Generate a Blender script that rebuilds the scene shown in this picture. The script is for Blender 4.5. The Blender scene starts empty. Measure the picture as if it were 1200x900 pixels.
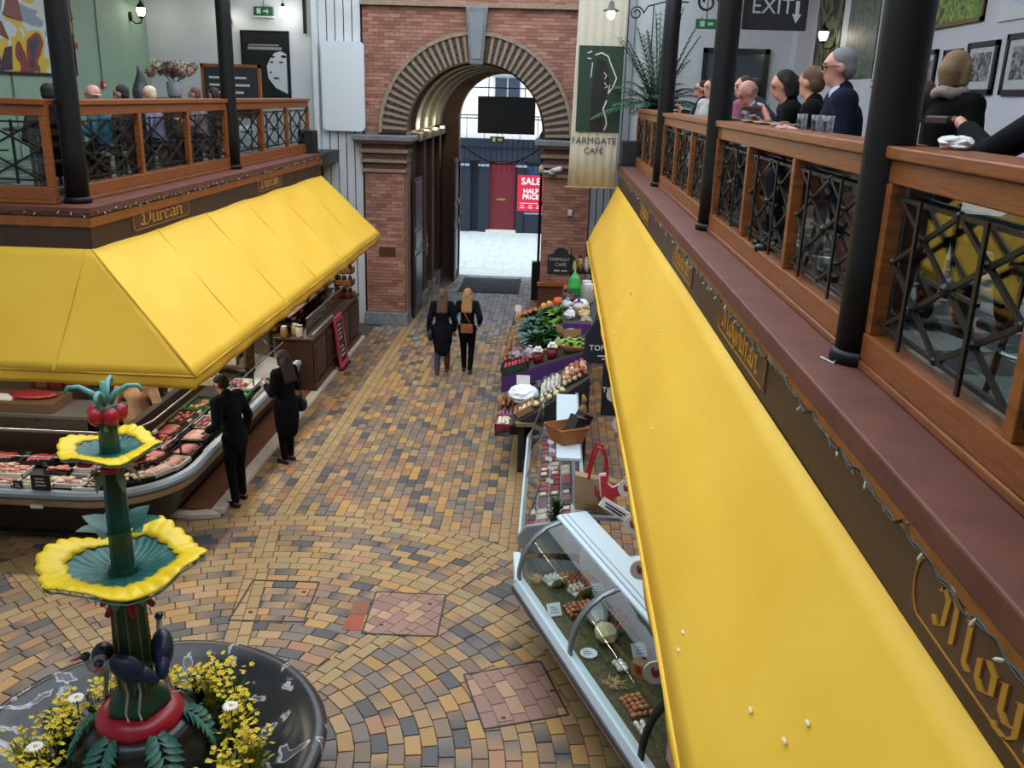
import bpy, bmesh, math, random
from math import sin, cos, pi, radians, hypot, atan2, sqrt
from mathutils import Vector, Matrix
random.seed(11)
SC = bpy.context.scene
COL = SC.collection

# ------------------------------------------------------------------ camera, sky, exposure
def setup_camera():
    # photographed from an upper walkway, looking down the market hall
    f = 1063.5
    a = Vector((55.0, -336.0, f)).normalized()            # hall axis (+Y) as seen by the lens
    v = Vector((-100.0, 3350.0, f)); v = (v - a * v.dot(a)).normalized()   # straight down
    x = v.cross(a)
    rows = (x, a, -v)
    right = Vector((rows[0][0], rows[1][0], rows[2][0]))
    down = Vector((rows[0][1], rows[1][1], rows[2][1]))
    fwd = Vector((rows[0][2], rows[1][2], rows[2][2]))
    cd = bpy.data.cameras.new('camera'); co = bpy.data.objects.new('camera', cd); COL.objects.link(co)
    m = Matrix.Identity(4)
    for i in range(3):
        m[i][0] = right[i]; m[i][1] = -down[i]; m[i][2] = -fwd[i]
    m[2][3] = 5.2
    co.matrix_world = m
    cd.sensor_fit = 'HORIZONTAL'; cd.sensor_width = 36.0; cd.lens = 36.0 * f / 1200.0
    cd.clip_start = 0.05; cd.clip_end = 200
    SC.camera = co
setup_camera()

w = bpy.data.worlds.new('overcast_sky'); SC.world = w; w.use_nodes = True
w.node_tree.nodes['Background'].inputs[0].default_value = (0.86, 0.93, 1.0, 1)
w.node_tree.nodes['Background'].inputs[1].default_value = 1.75
SC.view_settings.view_transform = 'Standard'; SC.view_settings.look = 'None'
SC.view_settings.exposure = 0.88; SC.view_settings.gamma = 1.0
SC.view_settings.use_curve_mapping = False
SC.cycles.use_denoising = True
SC.cycles.max_bounces = 9; SC.cycles.transparent_max_bounces = 16; SC.cycles.diffuse_bounces = 5
SC.cycles.caustics_reflective = False; SC.cycles.caustics_refractive = False
SC.cycles.sample_clamp_indirect = 6.0

# ------------------------------------------------------------------ materials
def lin(h):
    h = h.lstrip('#'); o = []
    for i in (0, 2, 4):
        c = int(h[i:i+2], 16) / 255.0
        o.append(c / 12.92 if c <= 0.04045 else ((c + 0.055) / 1.055) ** 2.4)
    return (o[0], o[1], o[2], 1.0)
MATS = {}
def mat(name, hexc, rough=0.6, metal=0.0, var=0.0, scale=6.0, bump=0.0, bscale=None, spec=0.5, stretch=None, hex2=None, coat=0.0):
    if name in MATS: return MATS[name]
    m = bpy.data.materials.new(name); m.use_nodes = True; nt = m.node_tree; n = nt.nodes; L = nt.links
    p = n['Principled BSDF']
    p.inputs['Base Color'].default_value = lin(hexc)
    p.inputs['Roughness'].default_value = rough; p.inputs['Metallic'].default_value = metal
    p.inputs['Specular IOR Level'].default_value = spec
    if coat: p.inputs['Coat Weight'].default_value = coat
    if var or bump or hex2:
        tc = n.new('ShaderNodeTexCoord'); mp = n.new('ShaderNodeMapping')
        if stretch: mp.inputs['Scale'].default_value = stretch
        L.new(tc.outputs['Object'], mp.inputs['Vector'])
        nz = n.new('ShaderNodeTexNoise'); nz.inputs['Scale'].default_value = scale; nz.inputs['Detail'].default_value = 5
        L.new(mp.outputs[0], nz.inputs['Vector'])
        if var or hex2:
            cr = n.new('ShaderNodeValToRGB')
            c = lin(hexc); d = lin(hex2) if hex2 else tuple(max(0, k * (1 - var)) for k in c[:3]) + (1,)
            e = c if hex2 else tuple(min(1, k * (1 + var * .7)) for k in c[:3]) + (1,)
            cr.color_ramp.elements[0].position = 0.34; cr.color_ramp.elements[1].position = 0.68
            cr.color_ramp.elements[0].color = d; cr.color_ramp.elements[1].color = e
            L.new(nz.outputs['Fac'], cr.inputs[0]); L.new(cr.outputs[0], p.inputs['Base Color'])
        if bump:
            b = n.new('ShaderNodeBump'); b.inputs['Strength'].default_value = bump; b.inputs['Distance'].default_value = 0.02
            if bscale:
                nz2 = n.new('ShaderNodeTexNoise'); nz2.inputs['Scale'].default_value = bscale; nz2.inputs['Detail'].default_value = 4
                L.new(mp.outputs[0], nz2.inputs['Vector']); L.new(nz2.outputs['Fac'], b.inputs['Height'])
            else: L.new(nz.outputs['Fac'], b.inputs['Height'])
            L.new(b.outputs[0], p.inputs['Normal'])
    MATS[name] = m
    return m
def emit(name, hexc, strength):
    if name in MATS: return MATS[name]
    m = bpy.data.materials.new(name); m.use_nodes = True; p = m.node_tree.nodes['Principled BSDF']
    p.inputs['Base Color'].default_value = lin(hexc); p.inputs['Emission Color'].default_value = lin(hexc)
    p.inputs['Emission Strength'].default_value = strength
    MATS[name] = m; return m
def glassmat(name, tint='#f4faf8', ior=1.45, dirt=0.02):
    if name in MATS: return MATS[name]
    m = bpy.data.materials.new(name); m.use_nodes = True; nt = m.node_tree; n = nt.nodes; L = nt.links
    n.remove(n['Principled BSDF']); out = n['Material Output']
    t = n.new('ShaderNodeBsdfTransparent'); t.inputs[0].default_value = lin(tint)
    g = n.new('ShaderNodeBsdfGlossy'); g.inputs['Roughness'].default_value = dirt
    lw = n.new('ShaderNodeLayerWeight'); lw.inputs['Blend'].default_value = 0.5
    pw = n.new('ShaderNodeMath'); pw.operation = 'POWER'; pw.inputs[1].default_value = 4.5; L.new(lw.outputs['Facing'], pw.inputs[0])
    ml = n.new('ShaderNodeMath'); ml.operation = 'MULTIPLY_ADD'; f0 = ((ior-1)/(ior+1))**2; ml.inputs[1].default_value = .85; ml.inputs[2].default_value = f0*1.3; L.new(pw.outputs[0], ml.inputs[0])
    mx = n.new('ShaderNodeMixShader'); L.new(ml.outputs[0], mx.inputs[0]); L.new(t.outputs[0], mx.inputs[1]); L.new(g.outputs[0], mx.inputs[2])
    L.new(mx.outputs[0], out.inputs[0]); MATS[name] = m; return m
def colattr(name, rough=0.65, bump=0.25, bscale=40.0, spec=0.35):
    # base colour comes from each piece's own colour attribute
    if name in MATS: return MATS[name]
    m = bpy.data.materials.new(name); m.use_nodes = True; nt = m.node_tree; n = nt.nodes; L = nt.links; p = n['Principled BSDF']
    a = n.new('ShaderNodeVertexColor'); a.layer_name = 'Col'
    tc = n.new('ShaderNodeTexCoord'); nz = n.new('ShaderNodeTexNoise'); nz.inputs['Scale'].default_value = bscale; nz.inputs['Detail'].default_value = 4
    L.new(tc.outputs['Object'], nz.inputs['Vector'])
    mx = n.new('ShaderNodeMixRGB'); mx.blend_type = 'OVERLAY'; mx.inputs[0].default_value = 0.22
    L.new(a.outputs[0], mx.inputs[1]); L.new(nz.outputs['Fac'], mx.inputs[2]); L.new(mx.outputs[0], p.inputs['Base Color'])
    b = n.new('ShaderNodeBump'); b.inputs['Strength'].default_value = bump; b.inputs['Distance'].default_value = 0.01
    L.new(nz.outputs['Fac'], b.inputs['Height']); L.new(b.outputs[0], p.inputs['Normal'])
    p.inputs['Roughness'].default_value = rough; p.inputs['Specular IOR Level'].default_value = spec
    MATS[name] = m; return m

# ------------------------------------------------------------------ mesh building
class MB:
    def __init__(s): s.v = []; s.f = []; s.c = []; s.mi = []; s.k = 0; s.col = None
    def add(s, vs, fs, col=None):
        o = len(s.v); s.v += [tuple(q) for q in vs]
        for f in fs:
            s.f.append(tuple(i + o for i in f)); s.c.append(col or s.col); s.mi.append(s.k)
        return s
    def box(s, x0, x1, y0, y1, z0, z1, col=None):
        return s.add([(x0,y0,z0),(x1,y0,z0),(x1,y1,z0),(x0,y1,z0),(x0,y0,z1),(x1,y0,z1),(x1,y1,z1),(x0,y1,z1)],
                     [(0,3,2,1),(4,5,6,7),(0,1,5,4),(1,2,6,5),(2,3,7,6),(3,0,4,7)], col)
    def obox(s, c, size, M, col=None):
        c = Vector(c); h = [q/2 for q in size]; vs = []
        for z in (-1,1):
            for (x,y) in ((-1,-1),(1,-1),(1,1),(-1,1)): vs.append(c + M @ Vector((x*h[0], y*h[1], z*h[2])))
        return s.add(vs, [(0,3,2,1),(4,5,6,7),(0,1,5,4),(1,2,6,5),(2,3,7,6),(3,0,4,7)], col)
    def bar(s, p, q, wd, th=None, up=(0,0,1), col=None):
        p, q = Vector(p), Vector(q); d = q - p; l = d.length; d.normalize(); th = th or wd
        u = Vector(up)
        if abs(u.dot(d)) > .98: u = Vector((1,0,0))
        a = d.cross(u).normalized(); b = a.cross(d).normalized()
        return s.obox((p+q)/2, (wd, l, th), Matrix((a, d, b)).transposed(), col)
    def prism(s, poly, z0, z1, col=None):
        n = len(poly); vs = [(x,y,z0) for x,y in poly] + [(x,y,z1) for x,y in poly]
        return s.add(vs, [tuple(reversed(range(n))), tuple(range(n,2*n))] + [(i,(i+1)%n,n+(i+1)%n,n+i) for i in range(n)], col)
    def prism3(s, pts, d, col=None):
        pts = [Vector(p) for p in pts]; d = Vector(d); n = len(pts)
        return s.add(pts + [p+d for p in pts], [tuple(reversed(range(n))), tuple(range(n,2*n))] + [(i,(i+1)%n,n+(i+1)%n,n+i) for i in range(n)], col)
    def tube(s, pts, r, n=8, cap=True, closed=False, col=None):
        pts = [Vector(p) for p in pts]; m = len(pts); rs = r if isinstance(r,(list,tuple)) else [r]*m
        vs = []; prev = None
        for i,p in enumerate(pts):
            if closed: d = pts[(i+1)%m]-pts[i-1]
            else: d = pts[min(i+1,m-1)]-pts[max(i-1,0)]
            d.normalize()
            if prev is None:
                a = d.cross(Vector((0,0,1)))
                if a.length < 1e-3: a = d.cross(Vector((1,0,0)))
            else: a = prev - d*prev.dot(d)
            a.normalize(); prev = a; b = d.cross(a)
            for k in range(n):
                t = 2*pi*k/n; vs.append(p + (a*cos(t)+b*sin(t))*rs[i])
        fs = []
        for i in range(m if closed else m-1):
            j = (i+1)%m
            for k in range(n): fs.append((i*n+k, i*n+(k+1)%n, j*n+(k+1)%n, j*n+k))
        if cap and not closed: fs += [tuple(reversed(range(n))), tuple(range((m-1)*n, m*n))]
        return s.add(vs, fs, col)
    def lathe(s, prof, n=24, c=(0,0,0), cap=True, col=None, wob=None):
        vs = []
        for r,z in prof:
            for k in range(n):
                t = 2*pi*k/n; rr = r*(wob(t,r,z) if wob else 1); vs.append((c[0]+rr*cos(t), c[1]+rr*sin(t), c[2]+z))
        fs = []
        for i in range(len(prof)-1):
            for k in range(n): fs.append((i*n+k, i*n+(k+1)%n, (i+1)*n+(k+1)%n, (i+1)*n+k))
        if cap:
            if prof[0][0] > 1e-5: fs.append(tuple(reversed(range(n))))
            if prof[-1][0] > 1e-5: fs.append(tuple(range((len(prof)-1)*n, len(prof)*n)))
        return s.add(vs, fs, col)
    def ball(s, c, r, nu=10, nv=7, M=None, jit=0.0, col=None):
        c = Vector(c); r = r if isinstance(r,(list,tuple)) else (r,r,r); vs = []; fs = []
        def T(x,y,z):
            q = Vector((x*r[0],y*r[1],z*r[2]))*(1+(random.uniform(-jit,jit) if jit else 0)); return c + (M @ q if M else q)
        vs.append(T(0,0,-1))
        for i in range(1,nv):
            ph = -pi/2+pi*i/nv
            for k in range(nu): t = 2*pi*k/nu; vs.append(T(cos(ph)*cos(t), cos(ph)*sin(t), sin(ph)))
        vs.append(T(0,0,1)); top = len(vs)-1
        for k in range(nu): fs.append((0, 1+(k+1)%nu, 1+k)); fs.append((top, top-nu+k, top-nu+(k+1)%nu))
        for i in range(nv-2):
            for k in range(nu): a = 1+i*nu; fs.append((a+k, a+(k+1)%nu, a+nu+(k+1)%nu, a+nu+k))
        return s.add(vs, fs, col)
    def cap(s, p, r1, q, r2, n=10):      # tapered capsule
        p, q = Vector(p), Vector(q)
        s.ball(p, r1, n, 6); s.ball(q, r2, n, 6); return s.tube([p, q], [r1, r2], n)
    def leaf(s, base, tip, wd, up=(0,0,1), curl=0.15, n=4, col=None):
        base, tip = Vector(base), Vector(tip); d = tip-base; l = d.length; u = Vector(up)
        a = d.cross(u)
        if a.length < 1e-4: a = d.cross(Vector((1,0,.2)))
        a.normalize(); nn = a.cross(d).normalized(); vs = []; fs = []
        for i in range(n+1):
            t = i/n; c = base + d*t + nn*(curl*l*sin(pi*t)*.6); h = wd*.5*sin(pi*min(1,max(0.04,t**.8)))
            vs += [c-a*h+nn*h*.25, c, c+a*h+nn*h*.25]
        for i in range(n):
            k = i*3; fs += [(k,k+1,k+4,k+3),(k+1,k+2,k+5,k+4)]
        return s.add(vs, fs, col)
    def mesh(s, name, mats, smooth=False):
        me = bpy.data.meshes.new(name); me.from_pydata(s.v, [], s.f)
        if not isinstance(mats,(list,tuple)): mats = [mats]
        for m in mats: me.materials.append(m)
        if len(mats) > 1: me.polygons.foreach_set('material_index', s.mi)
        if smooth: me.polygons.foreach_set('use_smooth', [True]*len(s.f))
        if any(c is not None for c in s.c):
            ca = me.color_attributes.new('Col','FLOAT_COLOR','CORNER'); i = 0; data = []
            for f,c in zip(s.f, s.c):
                c = c or (1,1,1,1)
                if isinstance(c, list):
                    for q in range(len(f)): data += c[q%len(c)]
                else: data += list(c)*len(f)
            ca.data.foreach_set('color', data)
        me.update(); return me
    def build(s, name, mats, parent=None, smooth=False, loc=None, rotz=None, bevel=0):
        o = bpy.data.objects.new(name, s.mesh(name, mats, smooth)); COL.objects.link(o)
        if parent: o.parent = parent
        if loc: o.location = loc
        if rotz: o.rotation_euler.z = rotz
        if bevel:
            b = o.modifiers.new('bevel','BEVEL'); b.width = bevel; b.segments = 2; b.limit_method = 'ANGLE'
        return o
def tag(o, label=None, cat=None, group=None, kind=None):
    if label: o['label'] = label
    if cat: o['category'] = cat
    if group: o['group'] = group
    if kind: o['kind'] = kind
    return o
def thing(name, label, cat, loc=(0,0,0), rotz=0, group=None):
    o = bpy.data.objects.new(name, None); COL.objects.link(o); o.location = loc; o.rotation_euler.z = rotz; o.empty_display_size = .1
    return tag(o, label, cat, group)
def struct(o): o['kind'] = 'structure'; return o
def inst(src, parent=None, loc=None, rot=None, name=None):
    o = bpy.data.objects.new(name or src.name.split('.')[0], src.data); COL.objects.link(o)
    if parent: o.parent = parent
    if loc is not None: o.location = loc
    if rot is not None: o.rotation_euler = rot
    return o
def text(body, size, m, origin, right, up, parent=None, name='lettering', depth=0.004, align='CENTER', squeeze=1.0, off=0.0):
    cu = bpy.data.curves.new(name,'FONT'); cu.body = body; cu.size = size; cu.extrude = depth/2; cu.align_x = align; cu.resolution_u = 2; cu.offset = off
    t = bpy.data.objects.new('t', cu); me = bpy.data.meshes.new_from_object(t); bpy.data.objects.remove(t)
    r, u = Vector(right).normalized(), Vector(up).normalized(); n = r.cross(u)
    M = Matrix((r*squeeze, u, n)).transposed().to_4x4(); M.translation = Vector(origin); me.transform(M)
    me.materials.clear(); me.materials.append(m); me.name = name
    o = bpy.data.objects.new(name, me); COL.objects.link(o)
    if parent: o.parent = parent
    return o
# broad-nib blackletter strokes
GL = {'u':(.86,[[(-.08,.9),(.06,1),(.06,.14),(.22,0),(.52,.2)],[(.45,.92),(.56,1),(.56,.12),(.72,0)]]),
 'n':(.86,[[(-.08,.9),(.06,1),(.06,.02)],[(.06,.8),(.34,1),(.56,.84),(.56,.12),(.72,0)]]),
 'h':(.86,[[(-.04,1.5),(.06,1.62),(.06,.02)],[(.06,.8),(.34,1),(.56,.84),(.56,.1),(.4,-.25)]]),
 'r':(.62,[[(-.08,.9),(.06,1),(.06,.1),(.2,0)],[(.06,.78),(.3,1),(.46,.86)]]),
 'c':(.68,[[(.5,.86),(.28,1),(.05,.8),(.05,.2),(.25,0),(.52,.16)]]),
 'a':(.86,[[(.05,.84),(.28,1),(.54,.84),(.54,.12),(.7,0)],[(.5,.56),(.16,.5),(.05,.25),(.2,0),(.52,.2)]]),
 'o':(.84,[[(.06,.8),(.06,.2),(.26,0),(.56,.2),(.56,.8),(.3,1),(.06,.8)]]),
 'y':(.86,[[(-.06,.9),(.06,1),(.06,.2),(.26,.02),(.54,.2)],[(.46,.92),(.56,1),(.56,.0),(.3,-.36),(.0,-.4),(-.06,-.28)]]),
 'i':(.42,[[(-.08,.9),(.06,1),(.06,.14),(.22,0)],[(.02,1.3),(.12,1.42)]]),
 'M':(1.62,[[(-.12,.3),(.02,.06),(.26,.3),(.32,1.2),(.1,1.45),(-.02,1.2)],[(.1,1.45),(.42,1.62),(.66,1.34),(.66,.1)],[(.66,1.3),(.98,1.62),(1.2,1.34),(1.2,.12),(1.36,0)]]),
 'D':(1.36,[[(.0,1.35),(.2,1.58),(.7,1.6),(1.08,1.2),(1.08,.4),(.66,0),(.1,.08),(.0,.22)],[(.36,1.52),(.36,.14)],[(-.08,1.05),(.06,1.2),(.36,1.1)]])}
def blackletter(word, origin, right, up, h, length, m, parent, name='lettering', depth=.006):
    r, u = Vector(right).normalized(), Vector(up).normalized(); nrm = r.cross(u); mb = MB()
    tot = sum(GL[c][0] for c in word); sx = length/tot; x = 0; o = Vector(origin); nib = (.085,.07)
    for c in word:
        wd, strokes = GL[c]
        for st in strokes:
            for (a,b) in zip(st, st[1:]):
                P = []
                for (px,py) in ((a[0]-nib[0],a[1]-nib[1]),(a[0]+nib[0],a[1]+nib[1]),(b[0]+nib[0],b[1]+nib[1]),(b[0]-nib[0],b[1]-nib[1])):
                    P.append(o + r*((x+px)*sx) + u*(py*h))
                mb.prism3(P, nrm*depth)
        x += wd
    return mb.build(name, m, parent)

M_wood = mat('varnished_wood','#8a5024',.4,var=.32,scale=3,stretch=(1,1,14),bump=.08)
M_woodrail = mat('varnished_wood_rail','#854c24',.4,var=.3,scale=5,stretch=(14,1.2,14),bump=.06)
M_black = mat('black_paint','#0f1011',.5,spec=.3)
M_iron = mat('wrought_iron','#1a1d20',.4,metal=.35,bump=.1,bscale=60)
M_white = mat('white_paint','#c9ced2',.6,var=.05,scale=3)
M_gold = mat('gold_leaf','#b8862f',.45,metal=.15)
M_steel = mat('brushed_steel','#b3b5b4',.28,metal=.9)
M_glass = glassmat('clear_glass')
M_bluewhite = mat('pale_enamel','#bfd3de',.3)
# ------------------------------------------------------------------ floor of paving bricks
floor = struct(MB().box(-9.4, 5.4, -4, 27.2, -.2, -.012).build('floor', mat('dark_mortar','#54483c',.9,var=.2,scale=30)))
CX, CY = -2.67, 5.92
BRK = colattr('paving_brick', .5, .15, 55.0, .45)
TONE = {'street_sheen':'#85868b','tan':'#9d7f57','ochre':'#a57f49','grey':'#71655c','mauve':'#7a6553','dark':'#4c4a4c','pink':'#9a7050','sand':'#998359','brown':'#80664a'}
TL = {k: lin(v) for k, v in TONE.items()}
def jit(c, a=.12):
    k = 1 + random.uniform(-a, a); return (min(1,c[0]*k), min(1,c[1]*k), min(1,c[2]*k), 1)
def brickcol(kind, x=0, y=0):
    r = random.random()
    if kind == 'band': return [jit(TL['tan' if r < .6 else 'sand'], .1)]*4
    if kind == 'mauve': return [jit(lin('#8f6c5e' if r < .7 else '#a98468'), .12)]*4
    far = min(1, max(0, (y-15)/8))
    if kind == 'tunnel': w_ = (('street_sheen',.6),('grey',.25),('mauve',.15))  # cool sheen from the street is put into the passage brick colours
    else: w_ = (('tan',.27),('ochre',.17-.08*far),('grey',.15+.06*far),('mauve',.14),('dark',.10),('pink',.09),('brown',.08))
    s_ = 0
    t = r*sum(q for _, q in w_)
    for n_, q in w_:
        s_ += q
        if t <= s_: break
    a = jit(TL[n_])
    if random.random() < .33 and kind != 'tunnel':        # flashed bricks burn darker towards one end
        b = jit(TL[random.choice(['dark','grey','mauve'])]); 
        return [a, a, b, b] if random.random() < .5 else [b, b, a, a]
    return [a]*4
def shrink(q, g=.0045):
    c = (sum(p[0] for p in q)/4, sum(p[1] for p in q)/4); o = []
    for p in q:
        d = hypot(p[0]-c[0], p[1]-c[1]); k = max(0, 1-g*1.5/d) if d > 0 else 1
        o.append((c[0]+(p[0]-c[0])*k, c[1]+(p[1]-c[1])*k))
    return o
BR = []      # (size on the photo, quad, colours)
def addbrick(q, kind):
    x = sum(p[0] for p in q)/4; y = sum(p[1] for p in q)/4
    BR.append((q, brickcol(kind, x, y), x, y))
# concentric courses around the fountain, crossed by straight radial bands
RC = .1375; NR = 33
bands = [atan2(10.13-CY, -3.37-CX), atan2(9.58-CY, -.58-CX), atan2(9.9-CY, -7.0-CX), radians(-5), radians(-60), radians(215)]
HW = .125
for i in range(2, NR):
    r0 = i*RC; r1 = r0+RC; rm = (r0+r1)/2
    if rm < .75: continue
    isband = i in (32, 31, 23, 24)
    n = max(8, round(2*pi*rm/.245)); st = 2*pi/n; off = (i % 2)*st/2
    for k in range(n):
        a0 = k*st+off; a1 = a0+st; am = (a0+a1)/2
        x, y = CX+rm*cos(am), CY+rm*sin(am)
        if x < -8 or x > 1.9 or y < 2.2: continue
        if not isband:
            cut = False
            for b in bands:
                hb = HW/rm
                d0 = (a0-b+pi) % (2*pi)-pi; d1 = (a1-b+pi) % (2*pi)-pi
                if d0 >= -hb and d1 <= hb and d1 > d0: cut = True
                elif d0 < -hb < d1 and d1-d0 < 1: a1 = b-hb if True else a1; a0 = a1+d0+hb if False else (b+d0)
                elif d0 < hb < d1 and d1-d0 < 1: a0 = b+hb; a1 = b+d1
            if cut or (a1-a0)*rm < .03: continue
        q = [(CX+r0*cos(a0), CY+r0*sin(a0)), (CX+r1*cos(a0), CY+r1*sin(a0)), (CX+r1*cos(a1), CY+r1*sin(a1)), (CX+r0*cos(a1), CY+r0*sin(a1))]
        addbrick(q, 'band' if isband else 'arc')
for b in bands:
    d = (cos(b), sin(b)); nn = (-sin(b), cos(b))
    for (ra, rb) in ((1.2, 23*RC), (25*RC, 31*RC)):
        for side in (0, 1):
            r = ra - (.12 if side else 0)
            while r < rb-.02:
                e = min(rb, r+.25); s0 = max(ra, r)
                if e-s0 > .03:
                    u0, u1 = ((-HW, 0) if side else (0, HW))
                    q = [(CX+d[0]*s0+nn[0]*u0, CY+d[1]*s0+nn[1]*u0), (CX+d[0]*s0+nn[0]*u1, CY+d[1]*s0+nn[1]*u1), (CX+d[0]*e+nn[0]*u1, CY+d[1]*e+nn[1]*u1), (CX+d[0]*e+nn[0]*u0, CY+d[1]*e+nn[1]*u0)]
                    x = CX+d[0]*(s0+e)/2; y = CY+d[1]*(s0+e)/2
                    if -8 < x < 1.9 and y > 2.2: addbrick(q, 'band')
                r += .25
# straight courses along the aisle beyond the outer ring
RO = NR*RC; w0 = -4.05; CWD = .1265
ncol = int((2.2-w0)/CWD)
for i in range(ncol):
    x0 = w0+i*CWD; x1 = x0+CWD; xm = (x0+x1)/2
    isb = i in (5, 6, 28, 29)
    y = 8.6 + (.125 if i % 2 else 0)
    while y < 27.1:
        y0, y1 = y, y+.25; y += .25
        lim = lambda xx: CY+sqrt(max(0, RO*RO-(xx-CX)**2)) if abs(xx-CX) < RO else -9
        la, lb = lim(x0), lim(x1)
        if y1 <= max(la, lb)+.01: continue
        if y1 > 27.1: y1 = 27.1
        if y > 20.8 and (xm < -3.42 or xm > -.15): continue
        q = [(x0, max(y0, la)), (x1, max(y0, lb)), (x1, y1), (x0, y1)]
        if min(q[2][1]-q[1][1], q[3][1]-q[0][1]) < .02: continue
        kind = 'band' if isb else ('tunnel' if (y > 20.2+random.uniform(-1,1)) else 'str')
        addbrick(q, kind)
# courses under the left stall's front
for i in range(26):
    y0 = 9.0+i*.1265
    x = -9.2 + (.125 if i % 2 else 0)
    while x < -4.3:
        q = [(x, y0), (x+.25, y0), (x+.25, y0+.1265), (x, y0+.1265)]; x += .25
        if hypot(q[0][0]-CX, y0-CY) > RO+.03 and y0 < 10.4: addbrick(q, 'str')
def facing_size(x, y):            # nearest first
    return x*x+y*y+27
def seen(x, y):
    if y < 5.6 or x > 1.0: return False
    if hypot(x+2.72, y-5.18) < 1.75: return False
    if x < -3.3 and y < 8.4 and hypot(x+2.72, y-5.18) < 2.0: return False
    if x > .0-.37*(y-7.9)-.2 and y < 9: return False
    if x < -4.7*(y+.5)/8.6: return False
    return True
BR.sort(key=lambda b: (0 if seen(b[2], b[3]) else 1, facing_size(b[2], b[3])))
def brick_mb(mb, q, c):
    q = shrink(q); h = random.uniform(-.0015, .0015); A = sum((p[0]*r[1]-r[0]*p[1]) for p, r in zip(q, q[1:]+q[:1]))
    if A < 0: q = q[::-1]; c = c[::-1]
    ins = shrink(q, .003)
    vs = [(p[0], p[1], -.012) for p in q]+[(p[0], p[1], -.003+h) for p in q]+[(p[0], p[1], h) for p in ins]
    mb.add(vs, [(8, 9, 10, 11)], c)
    for k in range(4):
        j = (k+1) % 4
        mb.add([vs[k], vs[j], vs[4+j], vs[4+k]], [(0, 1, 2, 3)], [c[k], c[j], c[j], c[k]])
        mb.add([vs[4+k], vs[4+j], vs[8+j], vs[8+k]], [(0, 1, 2, 3)], [c[k], c[j], c[j], c[k]])
for (q, c, x, y) in BR[:300]:
    mb = MB(); brick_mb(mb, q, c); mb.build('brick', BRK, floor)
mb = MB()
for (q, c, x, y) in BR[300:]: brick_mb(mb, q, c)
tag(mb.build('brick_paving', BRK, floor), kind='stuff')
# inspection covers let into the paving
def clip(poly, quad):
    out = poly
    A = sum(quad[i][0]*quad[(i+1)%4][1]-quad[(i+1)%4][0]*quad[i][1] for i in range(4)); sg = 1 if A > 0 else -1
    for i in range(4):
        a, b = quad[i], quad[(i+1)%4]; inp = out; out = []
        sd = lambda p: sg*((b[0]-a[0])*(p[1]-a[1])-(b[1]-a[1])*(p[0]-a[0]))
        for k in range(len(inp)):
            p, q = inp[k], inp[(k+1)%len(inp)]; s1, s2 = sd(p), sd(q)
            if s1 >= 0: out.append(p)
            if s1*s2 < 0: t = s1/(s1-s2); out.append((p[0]+(q[0]-p[0])*t, p[1]+(q[1]-p[1])*t))
        if len(out) < 3: return []
    return out
M_cov = mat('cover_frame','#3a3732',.5,metal=.5)
def cover(quad, kind, label):
    cx = sum(p[0] for p in quad)/4; cy = sum(p[1] for p in quad)/4
    t = thing('inspection_cover', label, 'manhole cover', (cx, cy, 0))
    loc = [(p[0]-cx, p[1]-cy) for p in quad]
    fr = MB()
    for i in range(4):
        p, q = loc[i], loc[(i+1)%4]; fr.bar((p[0],p[1],.003), (q[0],q[1],.003), .016, .006)
    fr.build('cover_frame', M_cov, t)
    if kind:
        MB().prism(loc if sum(loc[i][0]*loc[(i+1)%4][1]-loc[(i+1)%4][0]*loc[i][1] for i in range(4)) > 0 else loc[::-1], -.01, .0022).build('cover_tray', mat('dark_mortar','#54483c'), t)
        small = [(p[0]*.975, p[1]*.975) for p in loc]
        for (q, c, x, y) in list(BR):
            if abs(x-cx) > 1 or abs(y-cy) > 1: continue
            pc = clip([(p[0]-cx, p[1]-cy) for p in shrink(q)], small)
            if len(pc) >= 3:
                a = sum(pc[i][0]*pc[(i+1)%len(pc)][1]-pc[(i+1)%len(pc)][0]*pc[i][1] for i in range(len(pc)))
                if abs(a) < .002: continue
                MB().prism(pc if a > 0 else pc[::-1], .0, .005, brickcol('mauve')).build('brick', BRK, t)
    for (a, b) in ((.5, .22), (.5, .8)):
        k = MB()
        x = loc[0][0]*(1-b)+loc[1][0]*b; y = loc[0][1]*(1-b)+loc[3][1]*b*.9
        k.prism([(x-.02,y-.012),(x+.02,y-.012),(x+.02,y+.012),(x-.02,y+.012)], .004, .0075)
        k.build('lifting_key_slot', M_black, t)
cover([(-3.15,7.98),(-2.385,8.02),(-2.43,8.82),(-3.158,8.79)], 0, 'brick-filled inspection cover crossed by a tan radial band, beside the fountain')
cover([(-1.755,7.87),(-.997,7.89),(-1.003,8.685),(-1.762,8.672)], 1, 'mauve brick inspection cover with red patched bricks on its left')
cover([(-.417,6.53),(.313,6.787),(.053,7.557),(-.665,7.28)], 1, 'skewed mauve brick inspection cover close to the egg display case')
rp = thing('red_paving_patch','two bright terracotta replacement bricks beside the mauve inspection cover','paving',(-1.87,8.2,0))
for (dy0, dy1, hx) in ((-.28,-.0,'#9c4d3a'),(.01,.28,'#865643')):
    MB().box(-.09,.085,dy0,dy1,-.01,.004).build('brick', mat('terracotta'+hx,hx,.8,var=.1), rp)

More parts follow.
